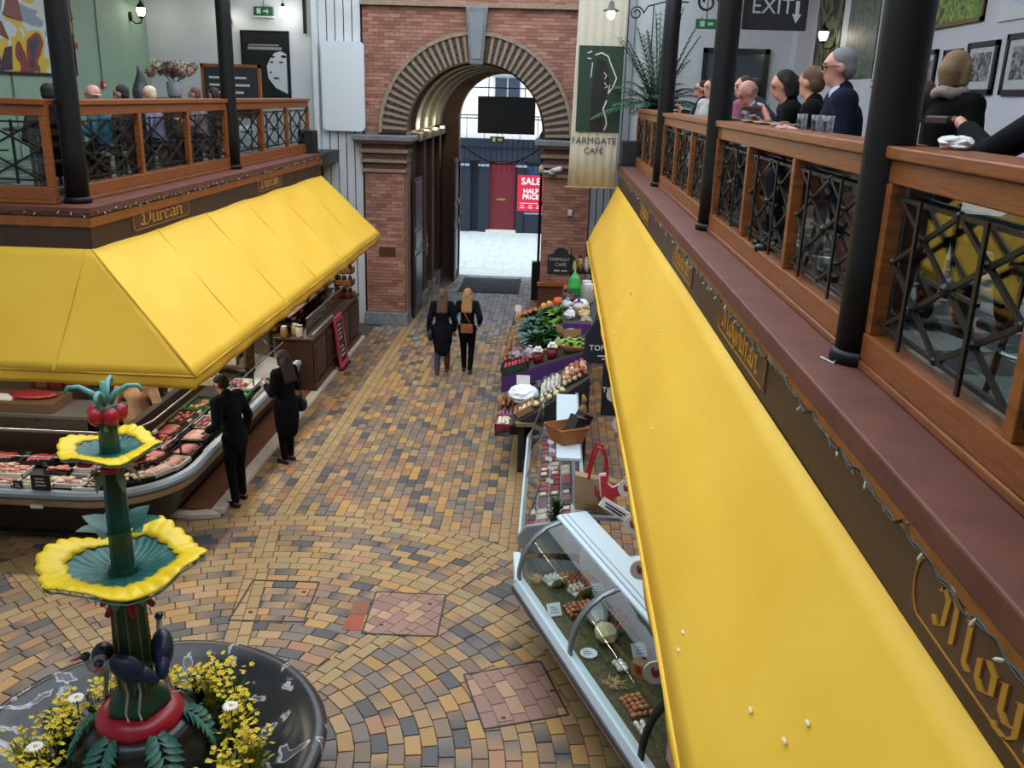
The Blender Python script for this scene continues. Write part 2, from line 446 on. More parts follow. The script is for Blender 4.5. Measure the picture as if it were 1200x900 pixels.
# ------------------------------------------------------------------ outer shell of the hall
M_siding = mat('white_boarding','#c6ccd1',.55,var=.06,scale=2)
M_green = mat('sage_green_wall','#87a08c',.7,var=.06,scale=2,bump=.03,bscale=20)
M_brickbase = mat('brick_mortar','#93705f',.9,var=.2,scale=20)
WB = colattr('wall_brick', .8, .3, 60.0, .2)
struct(MB().box(-9.4,-9.0,8.6,20.7,-.01,9.2).build('wall_left', M_green))
struct(MB().box(-9.4,-9.0,-4,8.6,-.01,9.2).build('wall_left_near', M_white))
struct(MB().box(5.2,5.6,-4,20.7,-.01,9.2).build('wall_right', mat('lilac_white_wall','#c3c5cf',.6,var=.05,scale=2)))
struct(MB().box(-9.4,5.6,-4.4,-4,-.01,9.2).build('wall_back_light_block', M_white))  # unseen wall added behind the camera to keep stray light out
struct(MB().box(-9.0,-5.22,20.7,21.1,3.9,9.2).build('wall_far_left', mat('cool_white_wall','#bfc6cc',.6,var=.05,scale=2)))
struct(MB().box(-9.0,-4.5,20.9,21.2,-.01,3.9).build('wall_stall_left', mat('stall_back','#5c4c3c',.8)))
struct(MB().box(1.55,5.2,20.7,21.1,-.01,9.2).build('wall_far_right', mat('cool_white_wall','#bfc6cc')))
struct(MB().box(-9.4,-5.9,-4.4,21.1,8.3,8.5).build('ceiling_left', M_white))
struct(MB().box(2.3,5.6,-4.4,21.1,8.3,8.5).build('ceiling_right', M_white))
struct(MB().box(-5.9,2.3,-4.4,1.0,9.0,9.2).build('ceiling_back', M_white))
# boarded strips beside the brick arch wall
def boards(name, x0, x1, y, z0, z1, n, m):
    base = struct(MB().box(x0,x1,y+.03,y+.3,z0,z1).build(name, mat('board_gap','#30343a',.8)))
    wd = (x1-x0)/n
    for i in range(n):
        MB().box(x0+i*wd+.012, x0+(i+1)*wd-.012, y, y+.03, z0, z1).build('board', m, base)
boards('wall_boarding_left', -5.22, -4.3, 20.62, 0, 9.2, 5, M_siding)
boards('wall_boarding_right', .78, 1.55, 20.62, 0, 9.2, 5, mat('grey_boarding','#8f969c',.6))
wp = thing('wall_panel','large plain white panel with rounded corners on the boarded wall left of the arch','panel',(-4.68,20.6,4.36))
mb = MB(); P = []
for (cx, cz, a0) in ((.36,.1,-90),(.36,1.75,0),(-.36,1.75,90),(-.36,.1,180)):
    for k in range(5):
        a = radians(a0+k*22.5); P.append((cx+.1*cos(a), 0, cz+.1*sin(a)))
mb.prism3(P, (0,-.12,0)); mb.build('panel_face', mat('panel_white','#cdd6dd',.5), wp)
MB().box(-.34,.34,-.02,.02,.2,1.6).build('mounting_frame', M_white, wp)
struct(MB().box(-5.32,-5.22,20.45,20.7,3.9,9.2).build('trim_1', M_siding))

# ------------------------------------------------------------------ brick arch wall with striped voussoirs
AX, AZ, RI, RE, YW = -1.80, 4.35, 1.53, 2.06, 20.7
NA = 40
arc = [(AX+RI*cos(pi-pi*k/NA), AZ+RI*sin(pi-pi*k/NA)) for k in range(NA+1)]
wa = MB()
def strip(mb, y):
    vs = []; fs = []
    for (x, z) in arc: vs += [(x,y,z),(x,y,9.2)]
    for k in range(NA): fs.append((2*k,2*k+2,2*k+3,2*k+1))
    mb.add(vs, fs)
    mb.add([(-4.28,y,0),(AX-RI,y,0),(AX-RI,y,9.2),(-4.28,y,9.2)],[(0,1,2,3)])
    mb.add([(AX+RI,y,0),(.78,y,0),(.78,y,9.2),(AX+RI,y,9.2)],[(0,1,2,3)])
strip(wa, YW); strip(wa, YW+.5)
for k in range(NA): wa.add([(arc[k][0],YW,arc[k][1]),(arc[k+1][0],YW,arc[k+1][1]),(arc[k+1][0],YW+.5,arc[k+1][1]),(arc[k][0],YW+.5,arc[k][1])],[(0,1,2,3)])
for x in (-4.28,.78,AX-RI,AX+RI): wa.add([(x,YW,0),(x,YW+.5,0),(x,YW+.5,9.2),(x,YW,9.2)],[(0,1,2,3)])
wall_arch = struct(wa.build('wall_arch', M_brickbase))
def wbcol():
    c = jit(lin(random.choice(['#a07567','#956a5c','#a87d6d','#997264','#8a6154'])), .14); return c
bm_ = MB(); z = 4.5
def brickrows(mb, x0, x1, y, z0, z1, skip, dy=-.012):
    z = z0; r = 0
    while z < z1-.02:
        x = x0-(.117 if r % 2 else 0)
        while x < x1:
            a, b = max(x, x0), min(x+.235, x1)
            if b-a > .03 and not skip((a+b)/2, z+.035): mb.box(a+.004, b-.004, y+dy, y, z+.004, min(z+.071, z1), wbcol())
            x += .235
        z += .075; r += 1
skipf = lambda x, z: hypot(x-AX, z-AZ) < 2.12 if z > AZ else (AX-2.12 < x < AX+2.12)
brickrows(bm_, -4.28, .78, YW, 4.4, 9.0, lambda x, z: skipf(x, z) or 6.93 < z < 7.06)
tag(bm_.build('brick_courses', WB, wall_arch), kind='stuff')
# piers below the springing
def pier(x0, x1, name):
    p = struct(MB().box(x0,x1,YW-.13,YW+.5,0,3.5).build(name, M_brickbase))
    mb = MB(); brickrows(mb, x0, x1, YW-.13, .32, 3.5, lambda x, z: False)
    z = .32; r = 0
    while z < 3.48:                       # return faces of the pier
        y = YW-.13
        while y < YW+.48:
            a, b = y, min(y+.235, YW+.5)
            for xx, s in ((x0,-1),(x1,1)): mb.box(min(xx,xx+s*.012), max(xx,xx+s*.012), a+.004, b-.004, z+.004, z+.071, wbcol())
            y += .235
        z += .075
    tag(mb.build('brick_courses', WB, p), kind='stuff')
    st = mat('grey_stone','#7d8287',.75,var=.25,scale=8,bump=.2)
    MB().box(x0-.06,x1+.06,YW-.2,YW+.52,0,.3).build('plinth', st, p, bevel=.015)
    z = 3.5
    for i,(h,o,kind) in enumerate(((.07,.06,'t'),(.14,.02,'b'),(.07,.08,'t'),(.14,.04,'b'),(.08,.1,'t'),(.12,.06,'b'),(.06,.16,'t'))):
        MB().box(x0-o,x1+o,YW-.13-o,YW+.5,z,z+h).build('corbel_course', mat('tan_stone','#8d7d6c',.8,var=.2,scale=12) if kind == 't' else mat('dark_brick','#5a3b33',.85,var=.25,scale=14), p); z += h
    MB().box(x0-.24,x1+.24,YW-.4,YW+.6,z,z+.12).build('impost_slab', mat('slate','#6a7077',.6,var=.2,scale=5), p, bevel=.02)
    return p
pier(-4.25, -3.38, 'wall_pier_left'); pier(-.24, .76, 'wall_pier_right')
# voussoirs
arch = struct(bpy.data.objects.new('trim_arch_ring', None)); COL.objects.link(arch); arch.location = (AX, YW, AZ)
tan_v = mat('tan_voussoir','#8c7a68',.8,var=.18,scale=10); drk_v = mat('dark_voussoir_brick','#383130',.7,var=.2,scale=20)
def wedge(r0, r1, a0, a1, y0, y1, seg=1):
    mb = MB(); vs = []
    for y in (y0, y1):
        for (r, a) in ((r0,a0),(r1,a0),(r1,a1),(r0,a1)): vs.append((r*cos(a), y, r*sin(a)))
    return mb.add(vs, [(0,1,2,3),(7,6,5,4),(0,4,5,1),(1,5,6,2),(2,6,7,3),(3,7,4,0)])
NV = 41; st = pi/NV; kc = NV//2
for i in range(NV):
    a = (i+.5)*st
    if abs(i-kc) <= 1: continue
    wedge(RI, RE, a-st*.5+.002, a+st*.0, -.10, .3).build('voussoir', tan_v, arch)
    for k in range(3):
        q0 = RI+.012+k*.172
        wedge(q0, q0+.158, a+st*.03, a+st*.49, -.085, .3).build('dark_brick', drk_v, arch)
wedge(RI, RE, st*NV-.004-st*.0, pi, -.1, .3)
for k in range(24):
    wedge(RE+.005, RE+.085, pi*k/24+.001, pi*(k+1)/24-.001, -.13, .1).build('hood_mould_stone', mat('tan_stone','#8d7d6c'), arch)
key = MB().prism3([(-.14,-.22,RI-.06),(.14,-.22,RI-.06),(.24,-.22,2.62),(-.24,-.22,2.62)], (0,.4,0)); key.build('keystone', mat('slate','#6a7077'), arch, bevel=.02)
MB().prism3([(-.09,-.24,RI+.05),(.09,-.24,RI+.05),(.17,-.24,2.5),(-.17,-.24,2.5)], (0,.1,0)).build('keystone_face', mat('slate_light','#767d84',.6,var=.15,scale=4), arch)
struct(MB().box(-4.3,.8,YW-.14,YW,6.96,7.05).build('trim_string_course', mat('tan_stone','#8d7d6c')))

# ------------------------------------------------------------------ vaulted passage to the street
PX0, PX1, YE = -3.35, -.2, 27.0
mb = MB(); cx = (PX0+PX1)/2; rr = (PX1-PX0)/2
ys = [21.2, 27.0]
for i in range(30):
    a0, a1 = pi*i/30, pi*(i+1)/30
    mb.add([(cx+rr*cos(a0),21.2,4.4+rr*sin(a0)),(cx+rr*cos(a1),21.2,4.4+rr*sin(a1)),(cx+rr*cos(a1),27,4.4+rr*sin(a1)),(cx+rr*cos(a0),27,4.4+rr*sin(a0))],[(0,1,2,3)])
    mb.add([(cx+(rr+.15)*cos(a0),21.2,4.4+(rr+.15)*sin(a0)),(cx+(rr+.15)*cos(a1),21.2,4.4+(rr+.15)*sin(a1)),(cx+(rr+.15)*cos(a1),27,4.4+(rr+.15)*sin(a1)),(cx+(rr+.15)*cos(a0),27,4.4+(rr+.15)*sin(a0))],[(3,2,1,0)])
vault = struct(mb.build('ceiling_vault', mat('cream_plaster','#c9bf97',.7,var=.08,scale=2), smooth=True))
for y in (21.2, 22.55, 24.0, 25.5):
    r_ = MB()
    for i in range(24):
        a0, a1 = pi*i/24, pi*(i+1)/24; vs = []
        for yy in (y, y+.6):
            for (q, a) in ((rr-.14,a0),(rr+.02,a0),(rr+.02,a1),(rr-.14,a1)): vs.append((cx+q*cos(a), yy, 4.4+q*sin(a)))
        r_.add(vs, [(0,1,2,3),(7,6,5,4),(0,4,5,1),(2,6,7,3),(3,7,4,0)])
    r_.build('vault_rib', mat('dark_rib','#37342f',.7), vault)
pw = mat('passage_brick','#4b3630',.85,var=.25,scale=25,stretch=(1,1,4))
wl = struct(MB().box(-4.0,PX0,21.2,27.0,-.01,4.5).build('wall_passage_left', pw))
wr = struct(MB().box(PX1,.6,21.2,27.0,-.01,4.5).build('wall_passage_right', pw))
for wo, sx, s in ((wl,PX0,1),(wr,PX1,-1)):
    MB().box(min(sx,sx+s*.22),max(sx,sx+s*.22),21.2,27.0,4.15,4.32).build('cornice', mat('dark_rib','#37342f'), wo)
    for y in (22.6, 24.1, 25.6) if s > 0 else ():
        MB().box(min(sx,sx+s*.13),max(sx,sx+s*.13),y,y+.42,.35,4.15).build('pilaster', mat('brown_pilaster','#4e3228',.8,var=.2,scale=20), wo)
        MB().box(min(sx,sx+s*.17),max(sx,sx+s*.17),y-.03,y+.45,0,.4).build('pilaster_plinth', mat('grey_stone','#7d8287'), wo)
# end wall with narrower opening
ew = MB(); ex, ez, er = -1.53, 4.52, 1.26; arc2 = [(ex+er*cos(pi-pi*k/24), ez+er*sin(pi-pi*k/24)) for k in range(25)]
for y in (26.6, 27.05):
    vs = []; fs = []
    for (x, z_) in arc2: vs += [(x,y,z_),(x,y,9.2)]
    for k in range(24): fs.append((2*k,2*k+2,2*k+3,2*k+1))
    ew.add(vs, fs)
    ew.add([(-9,y,0),(ex-er,y,0),(ex-er,y,9.2),(-9,y,9.2)],[(0,1,2,3)]); ew.add([(ex+er,y,0),(6,y,0),(6,y,9.2),(ex+er,y,9.2)],[(0,1,2,3)])
for k in range(24): ew.add([(arc2[k][0],26.6,arc2[k][1]),(arc2[k+1][0],26.6,arc2[k+1][1]),(arc2[k+1][0],27.05,arc2[k+1][1]),(arc2[k][0],27.05,arc2[k][1])],[(0,1,2,3)])
for x in (ex-er, ex+er): ew.add([(x,26.6,0),(x,27.05,0),(x,27.05,ez),(x,26.6,ez)],[(0,1,2,3)])
struct(ew.build('wall_street_end', pw))
struct(MB().box(-9,6,21.2,27,6.3,6.5).build('ceiling_passage_top', M_white))
# panelled iron doors folded back
def door(n, x, y0, y1, z1, s):
    d = struct(MB().box(min(x,x+s*.05),max(x,x+s*.05),y0,y1,0.02,z1).build('door_%d' % n, mat('dark_door','#23282f',.4)))
    for (a, b) in ((.08,.45),(.5,.62),(.66,.97)):
        yy0, yy1 = y0+.1, y1-.1
        MB().box(min(x+s*.05,x+s*.07),max(x+s*.05,x+s*.07),yy0,yy1,a*z1,b*z1).build('door_panel', mat('door_panel','#2c333c',.35), d, bevel=.01)
    MB().tube([(x+s*.05,y1-.15,z1*.45),(x+s*.11,y1-.15,z1*.45),(x+s*.11,y1-.15,z1*.53),(x+s*.05,y1-.15,z1*.53)],.014,6).build('door_handle', M_steel, d)
door(1, -3.3, 21.25, 22.5, 3.3, 1)
door(2, -2.86, 25.85, 27.3, 3.5, 1)
# ------------------------------------------------------------------ street beyond the passage
street = struct(MB().box(-9,7,27.05,36.6,-.2,-.01).build('floor_street', mat('street_grout','#a8aeb0',.9)))
sl = mat('street_slab','#c2cccd',.7,var=.1,scale=3)
for i in range(11):
    for k in range(8):
        x0 = -5.6+i*.62+(.31 if k % 2 else 0); y0 = 27.1+k*1.16
        MB().box(x0+.006,x0+.614,y0+.006,y0+1.15,-.02,0).build('paving_slab', sl, street)
navy = mat('navy_shopfront','#1d2633',.45,var=.1,scale=4)
fac = thing('shopfront','dark navy shopfront with white upper storey across the street','building',(-1.8,36.4,0))
def fb(name, x0, x1, y0, y1, z0, z1, m, par=None, bevel=0): return MB().box(x0+1.8,x1+1.8,y0-36.4,y1-36.4,z0,z1).build(name, m, par or fac, bevel=bevel)
fb('upper_wall',-9,7,36.5,37,3.55,14,mat('white_render','#e6eaec',.8))
fb('lower_wall',-9,7,36.5,37,0,3.55,navy)
fb('shop_cornice',-9,7,36.2,36.5,3.3,3.6,navy); fb('sign_band',-9,7,36.35,36.5,2.75,3.3,mat('navy_band','#253041',.4))
for x in (-5.4,-3.75,-3.0,-1.52,0.9):
    fb('pilaster',x,x+.42 if x != -1.52 else x+.3,36.25,36.5,.0,2.75,navy); fb('pilaster_cap',x-.03,x+.4,36.22,36.5,2.55,2.66,mat('pale_line','#8f9bab',.5))
d_ = fb('street_door',-2.62,-1.56,36.38,36.5,.12,2.72,mat('dark_red_door','#6b1f2b',.4)); fb('letter_slot',-2.3,-1.95,36.34,36.38,1.25,1.33,mat('brass','#b9a06a',.3,metal=.8), d_)
fb('door_step',-2.7,-1.5,36.2,36.5,0,.1,mat('pale_step','#d5d2c6',.7))
fb('stall_riser',-1.2,1.0,36.3,36.5,0,.75,navy); fb('shop_window',-1.2,1.0,36.42,36.5,.8,2.6,mat('shop_glass','#33506a',.1))
fb('window_sill_strip',-1.2,1.0,36.28,36.5,.75,.82,mat('pale_line','#8f9bab'))
for (x, z0) in ((-2.5,5.05),(-5.2,5.05),(.6,5.05),(-2.5,8.4),(.6,8.4)):
    w_ = fb('upper_window',x,x+1.05,36.4,36.5,z0,z0+.85 if z0 < 6 else z0+1.4,M_white)
    for k in (0,1): fb('pane',x+.06+k*.5,x+.5+k*.5,36.37,36.41,z0+.06,(z0+.79) if z0 < 6 else z0+1.34,mat('dark_pane','#3a4653',.1),w_)
    fb('window_hood',x-.06,x+1.11,36.3,36.5,(z0+.85) if z0 < 6 else z0+1.4,(z0+.93) if z0 < 6 else z0+1.48,mat('pale_line','#8f9bab'),w_)
sp = thing('sale_poster','red SALE half price poster in the shop window across the street','poster',(-.95,36.26,1.55))
red = mat('sale_red','#d11f3a',.5); wht = mat('print_white','#f2f2f2',.6)
MB().box(-.52,.52,-.02,.0,-.68,.72).build('sheet', red, sp)
text('SALE', .36, wht, (0,-.024,.36),(1,0,0),(0,0,1), sp, off=.008)
text('HALF', .25, wht, (.0,-.024,.02),(1,0,0),(0,0,1), sp, off=.008); text('PRICE', .25, wht, (0,-.024,-.2),(1,0,0),(0,0,1), sp, off=.008)
mb = MB()
mb.box(-.42,.42,-.026,-.02,-.38,-.36)
for k in (-.32,0,.32):
    mb.box(k-.07,k+.07,-.026,-.02,-.47,-.445); mb.box(k-.1,k+.1,-.026,-.02,-.56,-.53)
mb.build('small_print', wht, sp)

# ironwork across the passage mouth
gr = thing('iron_overthrow','black iron grille with scrolled gate head across the passage mouth','grille',(-1.55,26.4,3.3))
for zz in (1.28,1.36,.05,2.1): MB().box(-1.28,1.28,-.015,.015,zz-.015,zz+.015).build('rail', M_iron, gr)
for k in range(17):
    x = -1.2+k*.15; MB().box(x-.008,x+.008,-.008,.008,-.15,.66+.1*sin(k*pi/16)).build('bar', M_iron, gr)
for k in range(5): x = -1.0+k*.5; MB().box(x-.008,x+.008,-.008,.008,.66,1.36).build('bar', M_iron, gr)
pts = [(-1.15+2.3*k/16, 0, .55-.5*sin(pi*k/16)) for k in range(17)]
MB().tube(pts,.02,6).build('scroll_swag', M_iron, gr)
tv = thing('hanging_screen','black hanging display screen in front of the bright passage mouth','screen',(-1.42,26.0,4.68))
MB().box(-.79,.79,-.05,.05,-.49,.49).build('screen_case', M_black, tv, bevel=.01)
MB().box(-.76,.76,-.054,-.05,-.46,.46).build('screen_face', mat('screen_glass','#0c0d0f',.12), tv)
for x in (-.5,.5): MB().box(x-.012,x+.012,-.012,.012,.49,1.1).build('hanger', M_iron, tv)
ex1 = thing('exit_sign','small green exit sign below the black hanging screen','sign',(-1.66,26.0,4.03))
MB().box(-.2,.2,-.02,.02,-.085,.085).build('sign_box', mat('sign_green','#1d4b37',.4), ex1)
MB().tube([(0,0,.08),(0,0,.2)],.008,5).build('hanger', M_iron, ex1); MB().box(-.13,-.05,-.026,-.02,-.05,.05).box(.02,.14,-.026,-.02,-.03,.03).build('pictogram', mat('print_white','#f2f2f2'), ex1)
mt = thing('door_mat','dark grey ribbed entrance mat on the passage floor','mat',(-1.73,25.6,0))
MB().box(-.84,.84,-1.05,1.05,-.005,.016).build('mat_border', mat('mat_black','#25282c',.9), mt)
for k in range(11): MB().box(-.72,.72,-.9+k*.165,-.78+k*.165,.016,.022).build('rib', mat('mat_grey','#3b4046',.95), mt)
# lamp post and bin by the right wall of the passage
lp = thing('bollard_post','thin black post rising from a boxy base at the right of the passage','post',(-.37,24.0,0))
MB().box(-.16,.1,-.14,.14,0,1.02).build('base_box', M_black, lp, bevel=.01)
MB().tube([(0,0,1.0),(0,0,3.85)],.035,8).build('post_shaft', M_black, lp)
MB().ball((0,0,2.55),.06).build('post_ring', M_black, lp); MB().box(-.15,-.04,-.1,.1,1.02,1.03).build('label', mat('pale_blue_label','#9fb6c8',.5), lp)
# wall things in the passage
for (n_, y, z, m, lab) in (('fire_hose_box',23.3,1.45,'#b02a2a','narrow red fire point on the left passage wall'),('meter_box',23.0,1.2,'#b9bab6','small white meter box on the left passage wall')):
    t = thing(n_, lab, 'wall box', (PX0+.02,y,z)); MB().box(-.02,.09,-.08,.08,-.25 if m[1]=='b' and n_[0]=='f' else -.18,.3 if n_[0]=='f' else .12).build('case', mat(n_,m,.5), t, bevel=.008)
    MB().box(.09,.1,-.05,.05,-.02,.06).build('front_plate', M_steel, t)
for i,(y, s) in enumerate(((22.0,1),(23.5,1),(25.0,1))):
    t = thing('uplight','small lit uplight on the passage cornice, %s from the hall' % ('first','second','third')[i], 'lamp', (PX0+.28,y,4.32), group='passage uplights')
    MB().box(-.06,.06,-.08,.08,0,.05).build('housing', M_steel, t); MB().box(-.045,.045,-.065,.065,.05,.06).build('lens', emit('warm_lens','#fff0c0',5), t)
    l = bpy.data.lights.new('uplight_light','POINT'); l.energy = 13; l.color = (1,.88,.6); l.shadow_soft_size = .06
    lo = bpy.data.objects.new('uplight_light', l); COL.objects.link(lo); lo.parent = t; lo.location = (.02,0,.14)
# plate, camera, board on the piers
t = thing('brass_plate','small dark brass plate on the left brick pier','plaque',(-3.77,20.555,1.72)); MB().box(-.19,.19,-.012,.0,-.11,.11).build('plate', mat('brass_dark','#5e4429',.4,metal=.6), t)
mb = MB(); [mb.box(-.14,.14,-.018,-.012,-.06+k*.05,-.05+k*.05) for k in range(3)]; mb.build('engraved_lines', mat('engrave','#3a2a1b',.6), t)
t = thing('security_camera','white bullet security camera on a bracket above the right pier','camera',(-.08,20.3,3.66))
MB().box(-.06,.06,-.02,.27,-.06,.02).build('bracket', M_white, t); MB().tube([(.0,.02,.0),(.18,-.18,.07)],.055,10).build('camera_body', M_white, t, True)
MB().tube([(.0,.02,.0),(-.012,.035,-.004)],.045,10).build('lens', M_black, t); MB().tube([(-.2,.05,-.02),(.0,.1,-.02)],.03,8).build('arm', M_white, t); MB().ball((-.24,.05,.03),(.06,.06,.09)).build('junction', mat('beige_plastic','#b9a888',.5), t)
t = thing('cafe_board','round-topped black board reading FARMGATE CAFÉ on the right brick pier','sign',(.2,20.55,1.62))
mb = MB(); P = [(-.3,0,-.26),(.3,0,-.26),(.3,0,.16)]+[(.16*cos(a)*1.05+.0, 0, .2+.14*sin(a)) for a in [pi*k/8 for k in range(9)]]+[(-.3,0,.16)]
mb.prism3(P,(0,-.03,0)); mb.build('board', mat('chalk_black','#1c2320',.7), t)
for s_, sz, zz in (('FARMGATE',.105,.04),('CAFÉ',.105,-.08)): text(s_, sz, mat('dull_white','#b9bcba',.7), (0,-.034,zz),(1,0,0),(0,0,1), t)
MB().box(-.15,-.02,-.034,-.03,-.2,-.17).box(.02,.15,-.034,-.03,-.2,-.17).build('small_lettering', mat('dull_white','#b9bcba'), t)
t = thing('pier_shelf','brown boarded dado with a light wooden shelf under the café board','shelf',(.2,20.4,0)); MB().box(-.5,.5,.05,.16,0,1.1).build('dado', mat('dado_brown','#55301f',.6), t); MB().box(-.52,.52,-.05,.16,1.1,1.16).build('shelf_top', M_wood, t)
t = thing('wall_sensor','small white sensor box on the right brick pier','sensor',(.36,20.55,2.75)); MB().box(-.05,.05,-.05,.0,-.07,.07).build('case', M_white, t, bevel=.02)
# ------------------------------------------------------------------ upper galleries
M_ledge = mat('oxblood_ledge','#63362a',.62,var=.22,scale=4,bump=.06,bscale=30)
M_fascia = mat('brown_fascia','#3f2b1e',.42,var=.12,scale=3)
M_cornice = mat('orange_cornice','#8c5322',.4,var=.25,scale=8)
M_gfloor = mat('gallery_tile_dark','#2b2b2c',.5)
XR, XL = 1.5, -4.9
gf_r = struct(MB().box(1.45,5.2,-4,20.7,3.7,3.95).build('floor_gallery_right', M_gfloor))
gf_l = struct(MB().box(-9.0,-4.85,8.95,20.7,3.7,3.95).build('floor_gallery_left', M_gfloor))
lt = mat('gallery_tile_light','#7d7f7c',.4)
for i in range(9):
    for k in range(26):
        if (i+k) % 2: continue
        for (g, x0, ylo) in ((gf_r,1.62,-1.0),(gf_l,-8.9,9.1)):
            x, y = x0+i*.4, ylo+k*.45
            if y < 20.2 and (g is gf_r or x < -5.3): MB().box(x,x+.39,y,y+.44,3.95,3.953).build('tile', lt, g)
struct(MB().box(1.18,1.56,-3.9,18.0,3.93,4.03).build('trim_ledge_right', M_ledge, bevel=.01))
struct(MB().box(1.21,1.45,-3.9,17.95,3.6,3.93).build('trim_fascia_right', M_fascia))
struct(MB().box(1.185,1.22,-3.9,17.97,3.885,3.93).build('trim_cornice_right', M_cornice))
mb = MB(); mb.prism([(-4.55,8.8),(-4.55,18.0),(-4.95,18.0),(-4.95,9.15),(-9,9.15),(-9,8.8)][::-1],3.95,4.03); struct(mb.build('trim_ledge_left', M_ledge))
mb = MB(); mb.prism([(-4.58,8.83),(-4.58,17.97),(-4.9,17.97),(-4.9,9.1),(-9,9.1),(-9,8.83)][::-1],3.58,3.95); struct(mb.build('trim_fascia_left', M_fascia))
mb = MB(); mb.prism([(-4.56,8.81),(-4.56,17.98),(-4.62,17.98),(-4.62,8.87),(-9,8.87),(-9,8.81)][::-1],3.84,3.935); struct(mb.build('trim_cornice_left', M_cornice))
# end faces of the galleries, stall backs below
struct(MB().box(1.45,5.2,17.95,18.1,0,3.7).build('wall_stall_right_end', mat('stall_back','#5c4c3c')))
struct(MB().box(3.4,3.5,-4,18.0,0,3.7).build('wall_stall_right_back', mat('stall_back','#5c4c3c')))
struct(MB().box(-9.0,-8.2,11.0,20.8,0,3.7).build('wall_stall_left_back', mat('stall_back','#5c4c3c')))

def column(x, y, label):
    t = thing('iron_column', label, 'column', (x,y,4.03), group='gallery columns')
    MB().lathe([(.115,.06),(.112,.5),(.108,2.0),(.105,4.3)],20).build('shaft', M_black, t, True)
    MB().lathe([(.135,0),(.135,.05),(.12,.065)],20).build('base_ring', M_black, t, True)
column(1.49,4.28,'thick black column nearest the camera on the right gallery ledge')
column(1.49,8.82,'middle black column of the right gallery, beside the EXIT sign')
column(1.49,13.28,'farthest black column of the right gallery, in front of the palm')
column(-4.87,9.2,'black column at the near corner of the left gallery')
column(-4.87,13.82,'second black column of the left gallery, right of the dried flowers')

# lattice panel between two points of the railing
RIV = {}
def lattice(par, A, B, z0=4.24, z1=4.86):
    A, B = Vector(A), Vector(B); ev = (B-A); n = Vector((-ev.y, ev.x, 0)).normalized()
    def P(u, v): q = A+ev*u; return (q.x, q.y, z0+(z1-z0)*v)
    u0, u1, v0, v1 = .05, .95, .04, .94
    segs = [((u0,v1),(u1,v0)),((u0,v0),(u1,v1)),((.5,v1),(u0,.5)),((.5,v1),(u1,.5)),((u0,.5),(.5,v0)),((u1,.5),(.5,v0))]
    for i,(a,b) in enumerate(segs): MB().bar(P(*a), P(*b), .02, .016, up=n).build('diagonal_bar', M_iron, par)
    for v in (v0, v1): MB().bar(P(0,v), P(1,v), .018, .018).build('cross_bar', M_iron, par)
    MB().bar(P(.3,.49), P(.7,.49), .016, .016).build('cross_bar', M_iron, par)
    for u in (.27, .73):
        q = P(u,0); MB().bar((q[0]+n.x*.035,q[1]+n.y*.035,z0-.02),(q[0]+n.x*.035,q[1]+n.y*.035,z1-.02), .026, .012, up=n).build('upright_bar', M_iron, par)
    for (u, v) in ((.275,.725),(.725,.725),(.275,.265),(.725,.265),(.5,v1),(u0,.5),(u1,.5),(.5,v0),(.5,.49)):
        if 'r' not in RIV: RIV['r'] = MB().ball((0,0,0), .02, 8, 5).mesh('rivet', M_iron)
        o = bpy.data.objects.new('rivet', RIV['r']); COL.objects.link(o); o.parent = par; o['at'] = P(u,v)
        if v == .49: o.scale = (1.7,)*3
def railing(label, A, B, n, inward):
    # wooden framed balustrade with iron lattice and a sheet of glass behind
    A, B = Vector((A[0],A[1],0)), Vector((B[0],B[1],0)); d = (B-A).normalized(); nn = Vector(inward)
    t = thing('gallery_railing', label, 'railing', (A.x, A.y, 4.03), group='gallery railings')
    off = -Vector((A.x, A.y, 4.03))
    par = bpy.data.objects.new('x', None)
    def local(o): o.location = off; return o
    def beam(name, z0, z1, w0, w1, m=M_woodrail):
        c0 = A+nn*((w0+w1)/2); c1 = B+nn*((w0+w1)/2)
        o = MB().bar((c0.x,c0.y,(z0+z1)/2),(c1.x,c1.y,(z0+z1)/2), abs(w1-w0), z1-z0).build(name, m, t, bevel=.008); local(o)
    beam('handrail', 4.985, 5.04, -.06, .2); beam('top_board', 4.88, 4.985, -.03, .05); beam('bottom_rail', 4.07, 4.2, -.04, .06); beam('sill_strip', 4.032, 4.07, -.05, .08)
    L = (B-A).length
    for i in range(n+1):
        s = .035+(L-.07)*i/n; p = A+d*s
        local(MB().bar((p.x,p.y,4.2),(p.x,p.y,4.88), .07, .07, up=nn).build('post', M_wood, t, bevel=.005))
    kids0 = len(t.children)
    for i in range(n):
        s0 = .07+(L-.07)*i/n; s1 = (L-.07)*(i+1)/n
        p, q = A+d*s0, A+d*s1
        lattice(t, (p.x,p.y,0), (q.x,q.y,0))
        g0, g1 = p+nn*.045, q+nn*.045
        MB().bar((g0.x,g0.y,4.54),(g1.x,g1.y,4.54), .006, .68).build('glass_pane', M_glass, t)
    for c in t.children:
        c.location = off
        if 'at' in c: c.location = off+Vector(c['at']); del c['at']
    bpy.data.objects.remove(par)
railing('right gallery railing nearest the camera, right of the thickest black column', (XR,.0), (XR,4.18), 3, (1,0,0))
railing('right gallery railing between the two nearest black columns', (XR,4.38), (XR,8.72), 3, (1,0,0))
railing('right gallery railing between the middle and farthest black columns', (XR,8.92), (XR,13.18), 3, (1,0,0))
railing('right gallery railing beyond the farthest column, beside the palm', (XR,13.38), (XR,17.6), 3, (1,0,0))
railing('left gallery railing between its two black columns', (XL,9.32), (XL,13.72), 3, (-1,0,0))
railing('left gallery railing beyond its second column, by the speaker', (XL,13.92), (XL,18.3), 3, (-1,0,0))
railing('left gallery railing facing the camera, left of the corner column', (-8.9,9.0), (-4.98,9.0), 3, (0,1,0))

